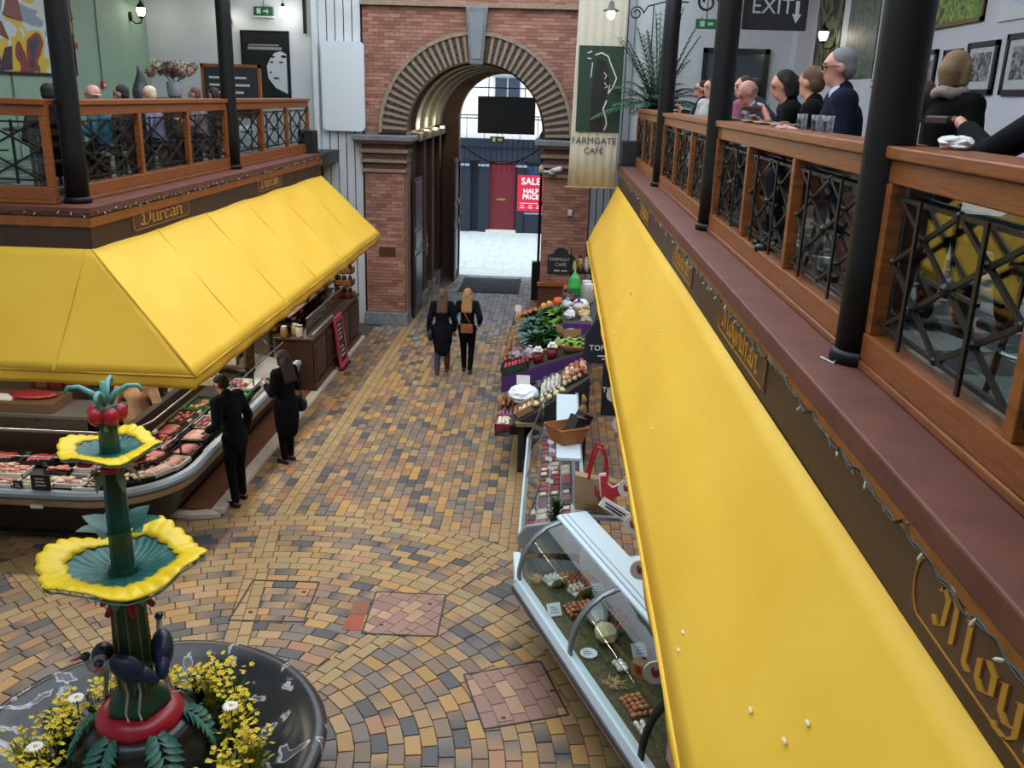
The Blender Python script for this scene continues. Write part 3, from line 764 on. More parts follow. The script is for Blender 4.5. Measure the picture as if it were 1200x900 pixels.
# sign plates on the fascias
def plate(label, x, ya, yb, word, s, z0=3.66, z1=3.885, border=True):
    # s=+1: reads from the aisle on the left fascia (facing +X); s=-1: right fascia (facing -X)
    t = thing('name_plate', label, 'sign', (x, (ya+yb)/2, (z0+z1)/2), group='fascia name plates')
    L = abs(yb-ya); h = z1-z0
    R_ = Vector((0,1,0)) if s > 0 else Vector((0,-1,0)); N = Vector((s,0,0)); U = Vector((0,0,1))
    MB().box(min(0,s*.006),max(0,s*.006),-L/2,L/2,-h/2,h/2).build('plate_back', mat('plate_brown','#4e3426',.4), t)
    mb = MB(); a, b, c = L/2-.03, h/2-.012, .045
    pts = [(-a+c,-b),(a-c,-b),(a-c*.4,-b+c*.4),(a,-b+c),(a+.012,0),(a,b-c),(a-c*.4,b-c*.4),(a-c,b),(-a+c,b),(-a+c*.4,b-c*.4),(-a,b-c),(-a-.012,0),(-a,-b+c),(-a+c*.4,-b+c*.4)]
    P = [R_*u+U*v+N*.009 for u,v in pts]
    for p, q in zip(P, P[1:]+P[:1]): mb.bar(p, q, .006, .004, up=N)
    mb.build('gold_border', M_gold, t)
    if word:
        hh = h*.44; ln = L*.74
        blackletter(word, R_*(-ln/2)+U*(-hh*.62)+N*.006, R_, U, hh, ln, M_gold, t)
plate('brown name plate reading Durcan in gold blackletter on the left fascia', -4.58, 9.72, 11.32, 'Durcan', 1)
plate('far brown name plate reading Durcan near the end of the left fascia', -4.58, 14.0, 15.3, 'Durcan', 1)
plate('large brown name plate reading Moynihan at the near end of the right fascia', 1.21, 1.05, 2.66, 'Moynihan', -1)
plate('brown name plate reading Moynihan halfway along the right fascia', 1.21, 4.85, 6.4, 'Moynihan', -1)
plate('small far brown name plate reading Moynihan on the right fascia', 1.21, 7.75, 9.1, 'Moynihan', -1)
plate('faint farthest brown name plate on the right fascia', 1.21, 11.6, 12.9, 'Moynihan', -1)

# fairy lights pinned under both ledges
def fairy(label, A, B, dx):
    t = thing('fairy_lights', label, 'string lights', (A[0],A[1],3.93)); A, B = Vector(A), Vector(B); L = (B-A).length; n = int(L/.06); pts = []
    for i in range(n+1):
        p = A+(B-A)*(i/n)-Vector((A.x,A.y,3.93)); pts.append(p+Vector((dx*(.012+random.uniform(0,.012)),0,random.uniform(-.03,.012))))
    MB().tube(pts, .0045, 5).build('wire', mat('wire_green','#20261f',.6), t)
    MB().tube([p+Vector((dx*.004,0,-.012*sin(i*1.7))) for i,p in enumerate(pts)], .0035, 5).build('wire', mat('wire_green','#20261f'), t)
    bulb = None
    for i in range(1, n, 2 if L < 12 else 3):
        M = Matrix.Rotation(random.uniform(-1.2,1.2),3,'X') @ Matrix.Rotation(random.uniform(-.8,.8),3,'Y')
        if bulb is None:
            bulb = MB().lathe([(.004,-.0),(.005,-.009),(.0065,-.013),(.006,-.027),(.002,-.034)],8).build('bulb', mat('bulb_ivory','#b9b39c',.25), t, True); bulb.location = pts[i]
        else: inst(bulb, t, pts[i], M.to_euler())
fairy('string of pale fairy lights along the right gallery ledge', (1.178,1.2,3.92), (1.178,17.9,3.92), -1)
fairy('string of fairy lights along the left gallery ledge', (-4.545,8.85,3.985), (-4.545,17.9,3.985), 1)
fairy('string of fairy lights along the near face of the left ledge', (-8.8,8.795,3.985), (-4.56,8.795,3.985), 0)
t = thing('white_cable','thin white cable running along the foot of the right railing','cable',(1.42,2,4.03))
MB().tube([(.05+.004*sin(i*2.1), -3+i*.35, .008) for i in range(16)]+[(0,2.32,.008),(-.07,2.2,.008),(-.1,2.3,.008)], .005, 5).build('cable', mat('cable_white','#d8dadb',.5), t)

# ------------------------------------------------------------------ yellow awnings
def awnmat():
    m = bpy.data.materials.new('yellow_canvas'); m.use_nodes = True; n = m.node_tree.nodes; L = m.node_tree.links; p = n['Principled BSDF']; out = n['Material Output']
    tc = n.new('ShaderNodeTexCoord'); nz = n.new('ShaderNodeTexNoise'); nz.inputs['Scale'].default_value = 1.3; nz.inputs['Detail'].default_value = 6
    L.new(tc.outputs['Object'], nz.inputs['Vector']); cr = n.new('ShaderNodeValToRGB')
    cr.color_ramp.elements[0].position = .3; cr.color_ramp.elements[0].color = lin('#f3c440'); cr.color_ramp.elements[1].position = .7; cr.color_ramp.elements[1].color = lin('#f9cf4c')
    L.new(nz.outputs['Fac'], cr.inputs[0]); L.new(cr.outputs[0], p.inputs['Base Color']); p.inputs['Roughness'].default_value = .55; p.inputs['Specular IOR Level'].default_value = .3
    nb = n.new('ShaderNodeTexNoise'); nb.inputs['Scale'].default_value = 3.0; L.new(tc.outputs['Object'], nb.inputs['Vector'])
    b = n.new('ShaderNodeBump'); b.inputs['Strength'].default_value = .12; b.inputs['Distance'].default_value = .05; L.new(nb.outputs['Fac'], b.inputs['Height']); L.new(b.outputs[0], p.inputs['Normal'])
    tr = n.new('ShaderNodeBsdfTranslucent'); tr.inputs[0].default_value = lin('#e0ad20'); mx = n.new('ShaderNodeMixShader'); mx.inputs[0].default_value = .16
    L.new(p.outputs[0], mx.inputs[1]); L.new(tr.outputs[0], mx.inputs[2]); L.new(mx.outputs[0], out.inputs[0]); return m
M_awn = awnmat(); M_seam = mat('canvas_seam','#d3a01f',.6)
def sheet(T0, T1, B0, B1, nu, nv, sag, bays):
    # canvas between a top edge and a bottom edge, sagging softly between its arms
    T0, T1, B0, B1 = map(Vector, (T0,T1,B0,B1)); vs = []; fs = []
    nrm = (T1-T0).cross(B0-T0).normalized()
    if nrm.z < 0: nrm = -nrm
    for i in range(nu+1):
        u = i/nu
        for k in range(nv+1):
            v = k/nv; p = (T0.lerp(T1,u)).lerp(B0.lerp(B1,u), v)
            ph = u*bays; s = abs(sin(pi*ph))
            p = p - nrm*(sag*s**.6*sin(pi*min(1,v*.9+.08))) + nrm*.006*sin(9*v+ph*5)
            vs.append(p)
    for i in range(nu):
        for k in range(nv): a = i*(nv+1)+k; fs.append((a,a+nv+1,a+nv+2,a+1))
    mb = MB().add(vs, fs)
    return mb
def solid(o, th=.006):
    s = o.modifiers.new('solid','SOLIDIFY'); s.thickness = th; s.offset = 0; return o
aw = thing('awning','yellow canvas awning hipped round the corner of the left stall','awning',(-4.58,8.83,3.6)); O = -Vector((-4.58,8.83,3.6))
T_c, B_c, T_f, B_f = (-4.585,8.825,3.62), (-3.44,8.33,2.5), (-4.585,17.95,3.62), (-3.44,17.95,2.52)
for nm, q in (('side_canvas',sheet(T_c,T_f,B_c,B_f,130,14,.016,6)),('front_canvas',sheet((-9.2,8.825,3.62),T_c,(-9.2,8.36,2.5),B_c,60,14,.02,3))):
    o = q.build(nm, M_awn, aw, True); o.location = O; solid(o)
o = MB().tube([T_c, Vector(T_c).lerp(Vector(B_c),.5)+Vector((.0,.0,.01)), B_c], .013, 6).build('hip_seam', M_awn, aw, True); o.location = O
for k in range(1,6):
    u = k/6; a = Vector(T_c).lerp(Vector(T_f),u); b = Vector(B_c).lerp(Vector(B_f),u)
    o = MB().bar(a+Vector((.003,0,.003)), b+Vector((.003,0,.003)), .02, .004, up=(.7,0,.7)).build('seam', M_awn, aw); o.location = O
o = MB().bar((-4.66,8.82,3.62),(-4.86,8.33,2.5),.02,.006,up=(0,-.9,.4)).build('seam', M_awn, aw); o.location = O
def valance(a, b, inw, drop, n, parent, O):
    a, b, inw = Vector(a), Vector(b), Vector(inw); vs = []; fs = []
    for i in range(n+1):
        p = a.lerp(b,i/n)
        for k in range(4): v = k/3; vs.append(p+Vector((0,0,-drop*v))+inw*(v*.01+.012*sin(i*.9)*v))
    for i in range(n):
        for k in range(3): q = i*4+k; fs.append((q,q+4,q+5,q+1))
    o = MB().add(vs, fs).build('valance', M_awn, parent, True); o.location = O; solid(o, .005)
o = MB().tube([B_c+Vector((.004,0,-.012)) if 0 else (B_c[0]+.004,B_c[1]-.004,B_c[2]-.014),(B_f[0]+.004,B_f[1],B_f[2]-.014)],.007,6).build('fold_crease_shade', mat('crease_ochre','#9c7414',.6), aw); o.location = O  # dark crease of the canvas fold, shaded in with a darker tube
o = MB().tube([(-9.2,8.356,2.486),(B_c[0],B_c[1]-.004,B_c[2]-.014)],.007,6).build('fold_crease_shade', mat('crease_ochre','#9c7414'), aw); o.location = O
valance(B_c,B_f,(-1,0,0),.14,80,aw,O); valance((-9.2,8.36,2.5),B_c,(0,1,0),.14,40,aw,O)
for k in range(7):
    y = 8.9+k*1.5; o = MB().tube([(-4.6,y,2.9),(-3.47,y-.02,2.48)],.018,6).build('awning_arm', M_steel, aw); o.location = O
ar = thing('awning','long yellow canvas awning along the right stalls','awning',(1.21,5,3.6)); O = -Vector((1.21,5,3.6))
T_a, T_b, B_a, B_b = (1.205,-3.8,3.6), (1.205,17.95,3.6), (.61,-3.8,2.5), (.67,17.95,2.5)
o = sheet(T_a,T_b,B_a,B_b,120,10,.006,4).build('canvas', M_awn, ar, True); o.location = O; solid(o)
valance(B_a,B_b,(1,0,0),.12,120,ar,O)
o = MB().tube([B_a,B_b],.014,6).build('front_rail', M_awn, ar); o.location = O
for k in range(12):
    y = -2.5+k*1.8; o = MB().tube([(1.3,y,2.9),(.66,y,2.47)],.016,6).build('awning_arm', M_steel, ar); o.location = O
mb = MB()
for k in range(14):
    y = random.uniform(1.6,12); v = random.uniform(.2,.9); p = Vector((1.205,y,3.6)).lerp(Vector((.63,y,2.5)),v); mb.ball(p+Vector((-.006,0,.006)),(.008,.02,.006),6,4)
o = mb.build('droppings', mat('bird_white','#d9d7c8',.8), ar); o.location = O
# ------------------------------------------------------------------ fountain
FX, FY = -2.72, 5.18
ft = thing('fountain','painted flower fountain with yellow-rimmed tiers standing in a black marble basin','fountain',(FX,FY,0))
def marble():
    m = bpy.data.materials.new('black_marble'); m.use_nodes = True; n = m.node_tree.nodes; L = m.node_tree.links; p = n['Principled BSDF']
    tc = n.new('ShaderNodeTexCoord'); nz = n.new('ShaderNodeTexNoise'); nz.inputs['Scale'].default_value = 2.1; nz.inputs['Detail'].default_value = 9; nz.inputs['Distortion'].default_value = 2.8
    L.new(tc.outputs['Object'], nz.inputs['Vector'])
    cr = n.new('ShaderNodeValToRGB'); e = cr.color_ramp.elements; e[0].position = .0; e[0].color = lin('#26282b'); e[1].position = .57; e[1].color = lin('#2e3033')
    q = e.new(.60); q.color = lin('#c3c4c6'); q = e.new(.632); q.color = lin('#4a4c50'); q = e.new(.45); q.color = lin('#222427')
    L.new(nz.outputs['Fac'], cr.inputs[0]); L.new(cr.outputs[0], p.inputs['Base Color']); p.inputs['Roughness'].default_value = .28; return m
M_marb = marble()
MB().lathe([(.42,0),(.46,.06),(.34,.14),(.3,.22),(.45,.3),(.85,.4),(1.15,.56),(1.24,.7),(1.265,.78),(1.235,.82),(1.17,.82),(1.08,.76),(.95,.65),(.7,.56),(.3,.53),(.0,.53)],72).build('basin', M_marb, ft, True)
G_stem = mat('stem_green','#1c4738',.35,var=.2,scale=8); G_leaf = mat('leaf_teal','#2e6a5c',.4,var=.25,scale=12); G_pale = mat('leaf_pale_green','#6f8a6a',.5,var=.2,scale=15)
Y_rim = mat('petal_yellow','#e8c81e',.4,var=.08,scale=10); R_red = mat('berry_red','#a3172c',.3); T_teal = mat('teal_petal','#2b6a64',.4,var=.3,scale=3,stretch=(8,8,1)); T_light = mat('teal_light','#5f9a97',.4)
MB().lathe([(.46,.53),(.46,.62),(.43,.86),(.36,.93),(.38,.97),(.3,1.02)],36).build('pedestal', mat('pedestal_black','#1e2022',.3), ft, True)
MB().lathe([(.29,1.0),(.29,1.06),(.26,1.11),(.2,1.13)],36).build('red_ring', R_red, ft, True)
MB().lathe([(.2,1.1),(.19,1.2),(.12,1.26),(.1,1.3)],20, wob=lambda t,r,z: 1+.08*sin(5*t)).build('mound', G_stem, ft, True)
MB().lathe([(.105,1.2),(.115,1.5),(.105,1.95),(.09,2.2)],10).build('stem', G_stem, ft)
MB().lathe([(.075,2.15),(.07,2.6),(.062,3.05),(.055,3.22)],10).build('stem', G_stem, ft)
mb = MB()
for k in range(10): a = 2*pi*k/10; mb.tube([(.113*cos(a),.113*sin(a),1.25),(.117*cos(a),.117*sin(a),1.6),(.106*cos(a),.106*sin(a),1.95)],.005,5)
mb.build('stem_ribs', mat('rib_yellow','#8a7a2a',.5), ft)
for k in range(6):        # acanthus leaves over the pedestal
    a = 2*pi*k/6+.25; mb = MB()
    for j in range(9):
        u = j/8; w0 = .13*sin(pi*(.25+.7*u)); r = .27+.17*sin(u*pi/2); z = 1.03-.36*u**1.6
        for s in (-1,1):
            c0 = Vector((r*cos(a), r*sin(a), z+.02)); tdir = Vector((-sin(a),cos(a),0))*s
            mb.leaf(c0, c0+tdir*w0+Vector((cos(a)*.06,sin(a)*.06,-.05)), .055, up=(cos(a),sin(a),1), curl=.2, n=3)
    mb.build('acanthus_leaf', G_leaf, ft, True)
def flower(z, R, n, lift, par):
    # dished calyx with scalloped yellow rim
    N = n*24
    def wob(t): return 1+.05*sin(4*t+1)+.04*abs(sin(t*n*.75))
    prof_in = [(.1,-.06),(.35,-.03),(.55,.03),(.7,.1),(.8,.14)]; prof_rim = [(.68,.12),(.78,.148),(.88,.16),(.96,.158),(1.02,.14)]
    def ring(prof, name, m, zig=False):
        vs = []; fs = []
        for i,(r,h) in enumerate(prof):
            for k in range(N):
                t = 2*pi*k/N; wv = wob(t) if r > .5 else 1; rr = R*r*wv*(1+.035*abs(sin(t*n*2.25)) if r > .93 else 1)
                if zig and i == 0: rr *= 1+.03*sin(t*n*3)
                hh = R*h*lift+R*.22*sin(4*t+2)*max(0,r-.55)+R*.03*abs(sin(t*n*2.25))*max(0,(r-.7)/.3)+R*.008*sin(t*n*5)*(1 if .2 < r < .75 else 0); vs.append((rr*cos(t), rr*sin(t), z+hh))
        for i in range(len(prof)-1):
            for k in range(N): fs.append((i*N+k,i*N+(k+1)%N,(i+1)*N+(k+1)%N,(i+1)*N+k))
        o = MB().add(vs, fs).build(name, m, par, True); s = o.modifiers.new('s','SOLIDIFY'); s.thickness = .009; s.offset = -1; return o
    ring(prof_in, 'calyx', T_teal); ring(prof_rim, 'petal_rim', Y_rim, True); ring([(.95,.045),(.99,.06),(1.01,.075)], 'rim_edge', T_light)
flower(2.17, .465, 7, 1.0, ft); flower(3.0, .275, 6, .8, ft)
for (z, r, n, L_, m) in ((2.42,.065,7,.2,G_leaf),(2.1,.1,7,.14,G_pale),(2.9,.06,6,.13,G_pale)):
    for k in range(n):
        a = 2*pi*k/n+.3
        if m is G_leaf: MB().leaf((r*cos(a),r*sin(a),z),((r+L_)*cos(a),(r+L_)*sin(a),z+.10),.17,curl=.15).build('collar_leaf', m, ft, True)
        else: MB().leaf((r*cos(a),r*sin(a),z),((r+.1)*cos(a),(r+.1)*sin(a),z-L_),.11 if z < 2.5 else .06,up=(cos(a),sin(a),.3),curl=.2).build('drooping_leaf', m, ft, True)
MB().lathe([(.06,3.2),(.085,3.24),(.07,3.3),(.03,3.33)],14).build('bud_base', G_stem, ft, True)
for k in range(5): a = 2*pi*k/5+.5; MB().ball((.075*cos(a),.075*sin(a),3.25),(.05,.05,.058),12,8).build('red_berry', R_red, ft, True)
for k in range(4):
    a = 2*pi*k/4+.25; d = (cos(a), sin(a)); MB().tube([(.02*d[0],.02*d[1],3.3),(.06*d[0],.06*d[1],3.38),(.14*d[0],.14*d[1],3.43),(.2*d[0],.2*d[1],3.43),(.225*d[0],.225*d[1],3.39)],[.022,.02,.016,.014,.012],8).build('stamen', T_light, ft, True)
MB().tube([(0,0,3.3),(0,0,3.46)],[.025,.02],8).build('stamen', T_light, ft, True)
for k in range(5): a = 2*pi*k/5; MB().leaf((.05*cos(a),.05*sin(a),3.14),(.07*cos(a),.07*sin(a),3.2),.03,up=(cos(a),sin(a),0)).build('sepal', G_pale, ft, True)
for k in range(4):
    a = 2*pi*k/4+.4; MB().ball((.15*cos(a),.15*sin(a),2.94),(.06,.06,.03)).build('red_sepal', R_red, ft, True)
for k in range(6):
    a = 2*pi*k/6+.1; MB().tube([(.1*cos(a),.1*sin(a),1.98),(.17*cos(a),.17*sin(a),1.9)],[.03,.018],7).build('red_bud', R_red, ft, True)
# herons perched round the stem
blue = mat('heron_blue','#1d2c4e',.35,var=.15,scale=12); grey_ = mat('heron_neck','#a8a49a',.5)
def heron(a, name_label, flip):
    c, s = cos(a), sin(a); K = 1.35; P = lambda r, t, z: ((.13+(r-.13)*K)*c-t*K*s, (.13+(r-.13)*K)*s+t*K*c, 1.19+(z-1.19)*K*.78)
    M = Matrix.Rotation(a, 3, 'Z') @ Matrix.Rotation(flip*.75, 3, 'X')
    b = MB(); b.ball(P(.17,.0,1.52),(.078,.14,.085),14,9,M=M)
    b.ball(P(.17,-.08*flip,1.46),(.05,.1,.05),10,7,M=M)
    o = b.build('heron', blue, ft, True); o['label'] = name_label
    n = MB(); n.tube([P(.17,.07*flip,1.56),P(.16,.13*flip,1.52),P(.15,.17*flip,1.53),P(.15,.19*flip,1.6)],[.045,.032,.024,.02],8); n.build('heron_neck', grey_, o, True)
    n = MB(); n.ball(P(.15,.19*flip,1.62),(.03,.038,.027)); n.build('heron_head', blue, o, True)
    MB().tube([P(.15,.2*flip,1.62),P(.16,.26*flip,1.6)],[.013,.003],6).build('beak', mat('beak_red','#a23440',.4), o)
    for q in (-.03,.03):
        MB().tube([P(.17,q,1.47),P(.175,q-.015*flip,1.34),P(.19,q,1.2)],.009,6).build('heron_leg', grey_, o)
        MB().tube([P(.19,q,1.2),P(.24,q+.02,1.19)],.006,5).build('heron_foot', grey_, o)
heron(radians(-75),'blue heron figure with a bent pale neck facing the camera',-1); heron(radians(195),'blue heron figure on the left side of the stem',1); heron(radians(20),'blue heron figure on the right side of the stem',1)
# flowers planted in the basin, one plant clump after another
fl_y = mat('primrose_yellow','#d9c21c',.5,var=.15,scale=30); fl_o = mat('deep_yellow','#d6b41a',.5); fl_g = mat('foliage_green','#3c5a24',.6,var=.35,scale=25); fl_v = mat('variegated_leaf','#a6a94a',.6,var=.3,scale=20)
random.seed(5)
for k in range(34):
    a = 2*pi*k/34+random.uniform(-.08,.08); r = random.uniform(.54,.86); hgt = random.uniform(.26,.5)*(1.1-.35*(r-.54)/.32)
    if sin(a) < -.8: hgt *= .6
    t = thing('yellow_flower_plant','bushy yellow-flowered plant in the basin, '+('right of the pedestal','right and behind the pedestal','behind the pedestal','left and behind the pedestal','left of the pedestal','left and in front of the pedestal','in front of the pedestal','right and in front of the pedestal')[int(((a+pi/8)%(2*pi))/(pi/4))],'plant',(FX+r*cos(a),FY+r*sin(a),.56),group='yellow plants in the basin')
    g = MB()
    for j in range(46):
        b = random.uniform(0,2*pi); q = random.uniform(.03,.15); h = random.uniform(.03,hgt*.7); g.leaf((q*.4*cos(b),q*.4*sin(b),h*.5),(q*cos(b),q*sin(b),h+random.uniform(-.02,.06)),.045,curl=.2,n=3)
    for j in range(10): b = random.uniform(0,2*pi); q = random.uniform(.02,.1); g.tube([(0,0,0),(q*cos(b),q*sin(b),hgt*.95)],.004,4)
    g.build('foliage', fl_g if k % 3 else fl_v, t)
    f = MB()
    for j in range(36):
        b = random.uniform(0,2*pi); q = random.uniform(0,.15); z = hgt*random.uniform(.55,1.12); c = Vector((q*cos(b),q*sin(b),z)); ax = Vector((random.uniform(-.5,.5),random.uniform(-.5,.5),1)).normalized()
        u = ax.cross(Vector((1,0,0))).normalized(); v = ax.cross(u)
        for p in range(5): e = 2*pi*p/5; f.leaf(c, c+(u*cos(e)+v*sin(e))*.024+ax*.004, .021, up=ax, n=2)
    f.build('blossoms', fl_y if k % 4 else fl_o, t)
dw = mat('daisy_white','#eeeeea',.6)
for k,(a, r, z) in enumerate(((-62,.62,.86),(-92,.72,.8),(-155,.66,.95),(18,.6,1.0),(-40,.74,.83),(160,.6,.98))):
    a = radians(a); t = thing('white_daisy','white daisy flower among the yellow plants in the basin','flower',(FX+r*cos(a),FY+r*sin(a),z),group='white daisies in the basin')
    MB().tube([(0,0,-.28),(0,0,0)],.006,5).build('flower_stem', fl_g, t); f = MB()
    for p in range(16): e = 2*pi*p/16; f.leaf((0,0,.005),(.062*cos(e),.062*sin(e)-.01,.012),.026,n=3)
    f.build('petals', dw, t); MB().ball((0,0,.01),(.015,.015,.01),8,5).build('flower_eye', fl_o, t)
# ------------------------------------------------------------------ left butcher's counter, bowed round the corner
random.seed(21)
def bow(off, z, x_end=-9.0, y_end=14.6, n=14):
    # plan curve of the counter front, pushed inwards by off
    c = (-5.2,10.05); r = 1.03-off; pts = [(x_end, c[1]-r, z)]
    for k in range(n+1):
        a = -pi/2+pi/2*k/n; pts.append((c[0]+r*cos(a), c[1]+r*sin(a), z))
    pts.append((c[0]+r, y_end, z)); return pts
def ribbon(mb, A, B):
    n = len(A); mb.add(list(A)+list(B), [(i,i+1,n+i+1,n+i) for i in range(n-1)])
bc = thing('butcher_counter','long butcher\'s display counter with a bowed steel front at the left stall','counter',(-5.2,10.05,0)); OB = (5.2,-10.05,0)
def bpart(mb, name, m, smooth=False, par=None):
    o = mb.build(name, m, par or bc, smooth); o.location = OB if par is None else (0,0,0); return o
mb = MB(); ribbon(mb, bow(.62,0), bow(.62,.16)); ribbon(mb, bow(.62,.16), bow(.35,.2)); bpart(mb,'kick_plinth',mat('kick_black','#141312',.5))
mb = MB(); ribbon(mb, bow(.35,.2), bow(.16,.6)); bpart(mb,'lower_panel',mat('counter_black','#1d1b1a',.35),True)
mb = MB(); ribbon(mb, bow(.16,.6), bow(.05,.64)); ribbon(mb, bow(.05,.64), bow(.03,.72)); ribbon(mb, bow(.03,.72), bow(.05,.74)); bpart(mb,'steel_band',mat('counter_steel','#a79c8c',.3,metal=.75),True)
mb = MB(); ribbon(mb, bow(.05,.735), bow(0,.76)); ribbon(mb, bow(0,.76), bow(0,.8)); ribbon(mb, bow(0,.8), bow(.03,.83)); ribbon(mb, bow(.03,.83), bow(.1,.83)); bpart(mb,'bumper_rail',mat('bumper_grey','#8d9aa6',.35,metal=.3),True)
mb = MB(); ribbon(mb, bow(.1,.83), bow(.12,.8)); ribbon(mb, bow(.12,.8), bow(.92,.93)); bpart(mb,'display_deck',mat('deck_steel','#4a4846',.35,metal=.6),True)
mb = MB(); ribbon(mb, bow(.92,.93), bow(.92,1.18)); ribbon(mb, bow(.92,1.18), bow(1.02,1.18)); bpart(mb,'back_upstand',mat('upstand_dark','#3a3733',.4,metal=.4),True)
mb = MB(); ribbon(mb, bow(.30,1.14), bow(.52,1.36)); bpart(mb,'glass_guard',M_glass,True)
bpart(MB().tube(bow(.52,1.37),.012,6),'guard_rail',M_steel,True)
bpart(MB().tube(bow(.30,1.135),.008,6),'guard_rail',M_steel,True)
for k,(x,y) in enumerate(((-7.6,9.32),(-6.3,9.32),(-5.0,9.35),(-4.47,10.2),(-4.47,11.6),(-4.47,13.0))):
    bpart(MB().tube([(x,y,.82),(x,y,1.15)],.012,6),'guard_post',mat('post_dark','#4a4d4c',.3,metal=.7))
mb = MB(); mb.box(-5.72,-5.58,9.0,9.02,.645,.685); bpart(mb,'rating_label',mat('paper','#cfcac0',.6))
kb = struct(MB().box(-4.22,-4.06,10.4,19.3,-.01,.05).build('trim_kerb_pale', mat('pale_marble_kerb','#d2c6b6',.5,var=.08,scale=6)))
mb = MB(); mb.prism([(-4.24,10.42),(-4.06,10.28),(-4.4,10.2),(-4.95,10.22),(-4.95,10.36),(-4.45,10.34)][::-1],-.01,.045); struct(mb.build('trim_kerb_corner', mat('pale_marble_kerb','#d2c6b6')))
struct(MB().box(-4.6,-4.22,10.4,19.3,-.01,.06).build('trim_kerb_wood', mat('kerb_brown','#7d4f33',.6,var=.2,scale=8)))
# food trays and cuts: position along the counter, depth in
def fr(u, d, z=0):
    # u: metres along the front (0 at the start of the bend, negative along the near run), d: inset from the edge
    c = (-5.2,10.05); R = 1.03; Lb = R*pi/2
    if u < 0: p = (c[0]+u, c[1]-R+d); a = -pi/2
    elif u < Lb: a = -pi/2+u/R; p = (c[0]+(R-d)*cos(a), c[1]+(R-d)*sin(a))
    else: a = 0; p = (c[0]+R-d, c[1]+u-Lb)
    zz = .80+(d-.12)*.13/.8
    return (p[0], p[1], zz+.005+z), a+pi/2
MT = {k: mat('meat_'+k, h, .38, var=.22, scale=26, bump=.25, bscale=60) for k,h in dict(red='#8f2f2b',dark='#5e2422',pink='#d29a8a',pale='#e0bdae',salmon='#d08a6a',ham='#b9696a',bacon='#c0736b',cream='#d8c7a8').items()}
black_tray = mat('tray_black','#191a1b',.35); green_tray = mat('garnish_green','#2f7a4a',.5); white_tray = mat('tray_white','#d5d5d0',.4); film = glassmat('cling_film','#eef2f2',1.35,.15)
def tray(u, d, L, W, m, cls, label, n, kind):
    p, a = fr(u, d)
    L *= 1.12; W *= 1.14; n = n if kind == 'block' else int(n*1.3)
    t = thing('meat_tray', label, 'tray', p, a, group='trays on the butcher\'s counter')
    MB().box(-L/2,L/2,-W/2,W/2,0,.008).box(-L/2,L/2,-W/2,-W/2+.012,.008,.05).box(-L/2,L/2,W/2-.012,W/2,.008,.05).box(-L/2,-L/2+.012,-W/2,W/2,.008,.05).box(L/2-.012,L/2,-W/2,W/2,.008,.05).build('tray_body', m, t)
    ca, sa = cos(a), sin(a); sw = label.split()[:9]
    while sw[-1] in ('on','the','of','at','behind','by','in','beside','a','and','against','with','one','big','two','between'): sw.pop()
    short = ' '.join(sw)
    src = None
    for i in range(n):
        if kind == 'sausage':
            x, y, z = random.uniform(-L*.38,L*.38), random.uniform(-W*.32,W*.32), .03+.018*(i//7); b = random.uniform(-.5,.5)
            g = MB(); g.tube([(-.05*cos(b),-.05*sin(b),0),(-.045*cos(b)+.004,-.045*sin(b),.003),(0,0,.006),(.045*cos(b),.045*sin(b),.003),(.05*cos(b),.05*sin(b),0)],[.006,.016,.017,.016,.006],7); nm, ct = 'sausage','sausage'
        elif kind == 'slab':
            x = -L*.36+L*.72*(i+.5)/n; y = random.uniform(-.02,.02); z = .035; g = MB(); g.ball((0,0,0),(L*.42/n*1.15,W*.4,.03),10,6,jit=.06); nm, ct = 'meat_cut','meat'
        elif kind == 'block':
            x = y = 0; z = .07; g = MB().box(-L*.42,L*.42,-W*.4,W*.4,-.05,.05); nm, ct = 'meat_block','meat'
        else:
            x, y, z = random.uniform(-L*.36,L*.36), random.uniform(-W*.34,W*.34), .035+.022*(i//6); g = MB(); g.ball((0,0,0),(random.uniform(.035,.06),random.uniform(.03,.045),.024),9,6,jit=.12); nm, ct = 'meat_piece','meat'
        o = g.build(nm, MT[cls if random.random() < .8 else {'red':'dark','pink':'pale','pale':'pink','ham':'bacon','salmon':'pink','dark':'red','bacon':'ham','cream':'pale'}[cls]], None, True, bevel=.012 if kind == 'block' else 0)
        o.location = (p[0]+ca*x-sa*y, p[1]+sa*x+ca*y, p[2]+z); o.rotation_euler.z = a+random.uniform(-.3,.3) if kind not in ('block','slab') else a
        tag(o, '%s in the %s' % ({'sausage':'pink raw sausage','meat_cut':{'red':'red meat cut','dark':'dark red meat cut','pale':'pale pink chicken portion','pink':'pink meat cut','ham':'ham cut','bacon':'bacon rasher pack','salmon':'orange-pink joint','cream':'cream coloured pack'}[cls],'meat_block':'orange-pink pressed meat block','meat_piece':{'red':'piece of red beef','dark':'piece of dark meat','pale':'pale chicken piece','pink':'piece of pink pork','ham':'piece of ham','bacon':'piece of bacon','salmon':'piece of salmon-pink meat','cream':'small cream packet'}[cls]}[nm], short), ct, 'meat on the butcher\'s counter')
def pcard(u, d, label, big=False):
    p, a = fr(u, d); t = thing('price_card', label, 'price card', (p[0],p[1],p[2]), a, group='price cards on the butcher\'s counter'); s = 2.0 if big else 1
    MB().box(-.055*s,.055*s,-.006,.006,.02,.02+.08*s*1.2).box(-.004,.004,-.004,.02,0,.03).build('card', mat('card_black','#18191b',.6), t)
    mb = MB()
    for k in range(3): mb.box(-.03*s,.03*s-.01*k,-.009,-.006,.04*s+.02*s*k,.047*s+.02*s*k)
    mb.build('chalk_writing', mat('chalk','#b9b9b4',.8), t)
tray(-1.0,.2,.42,.2,white_tray,'pink','front tray of pink sausages left of the price card',13,'sausage')
tray(-1.0,.45,.42,.26,white_tray,'pink','heaped tray of pink sausages behind the front one',18,'sausage')
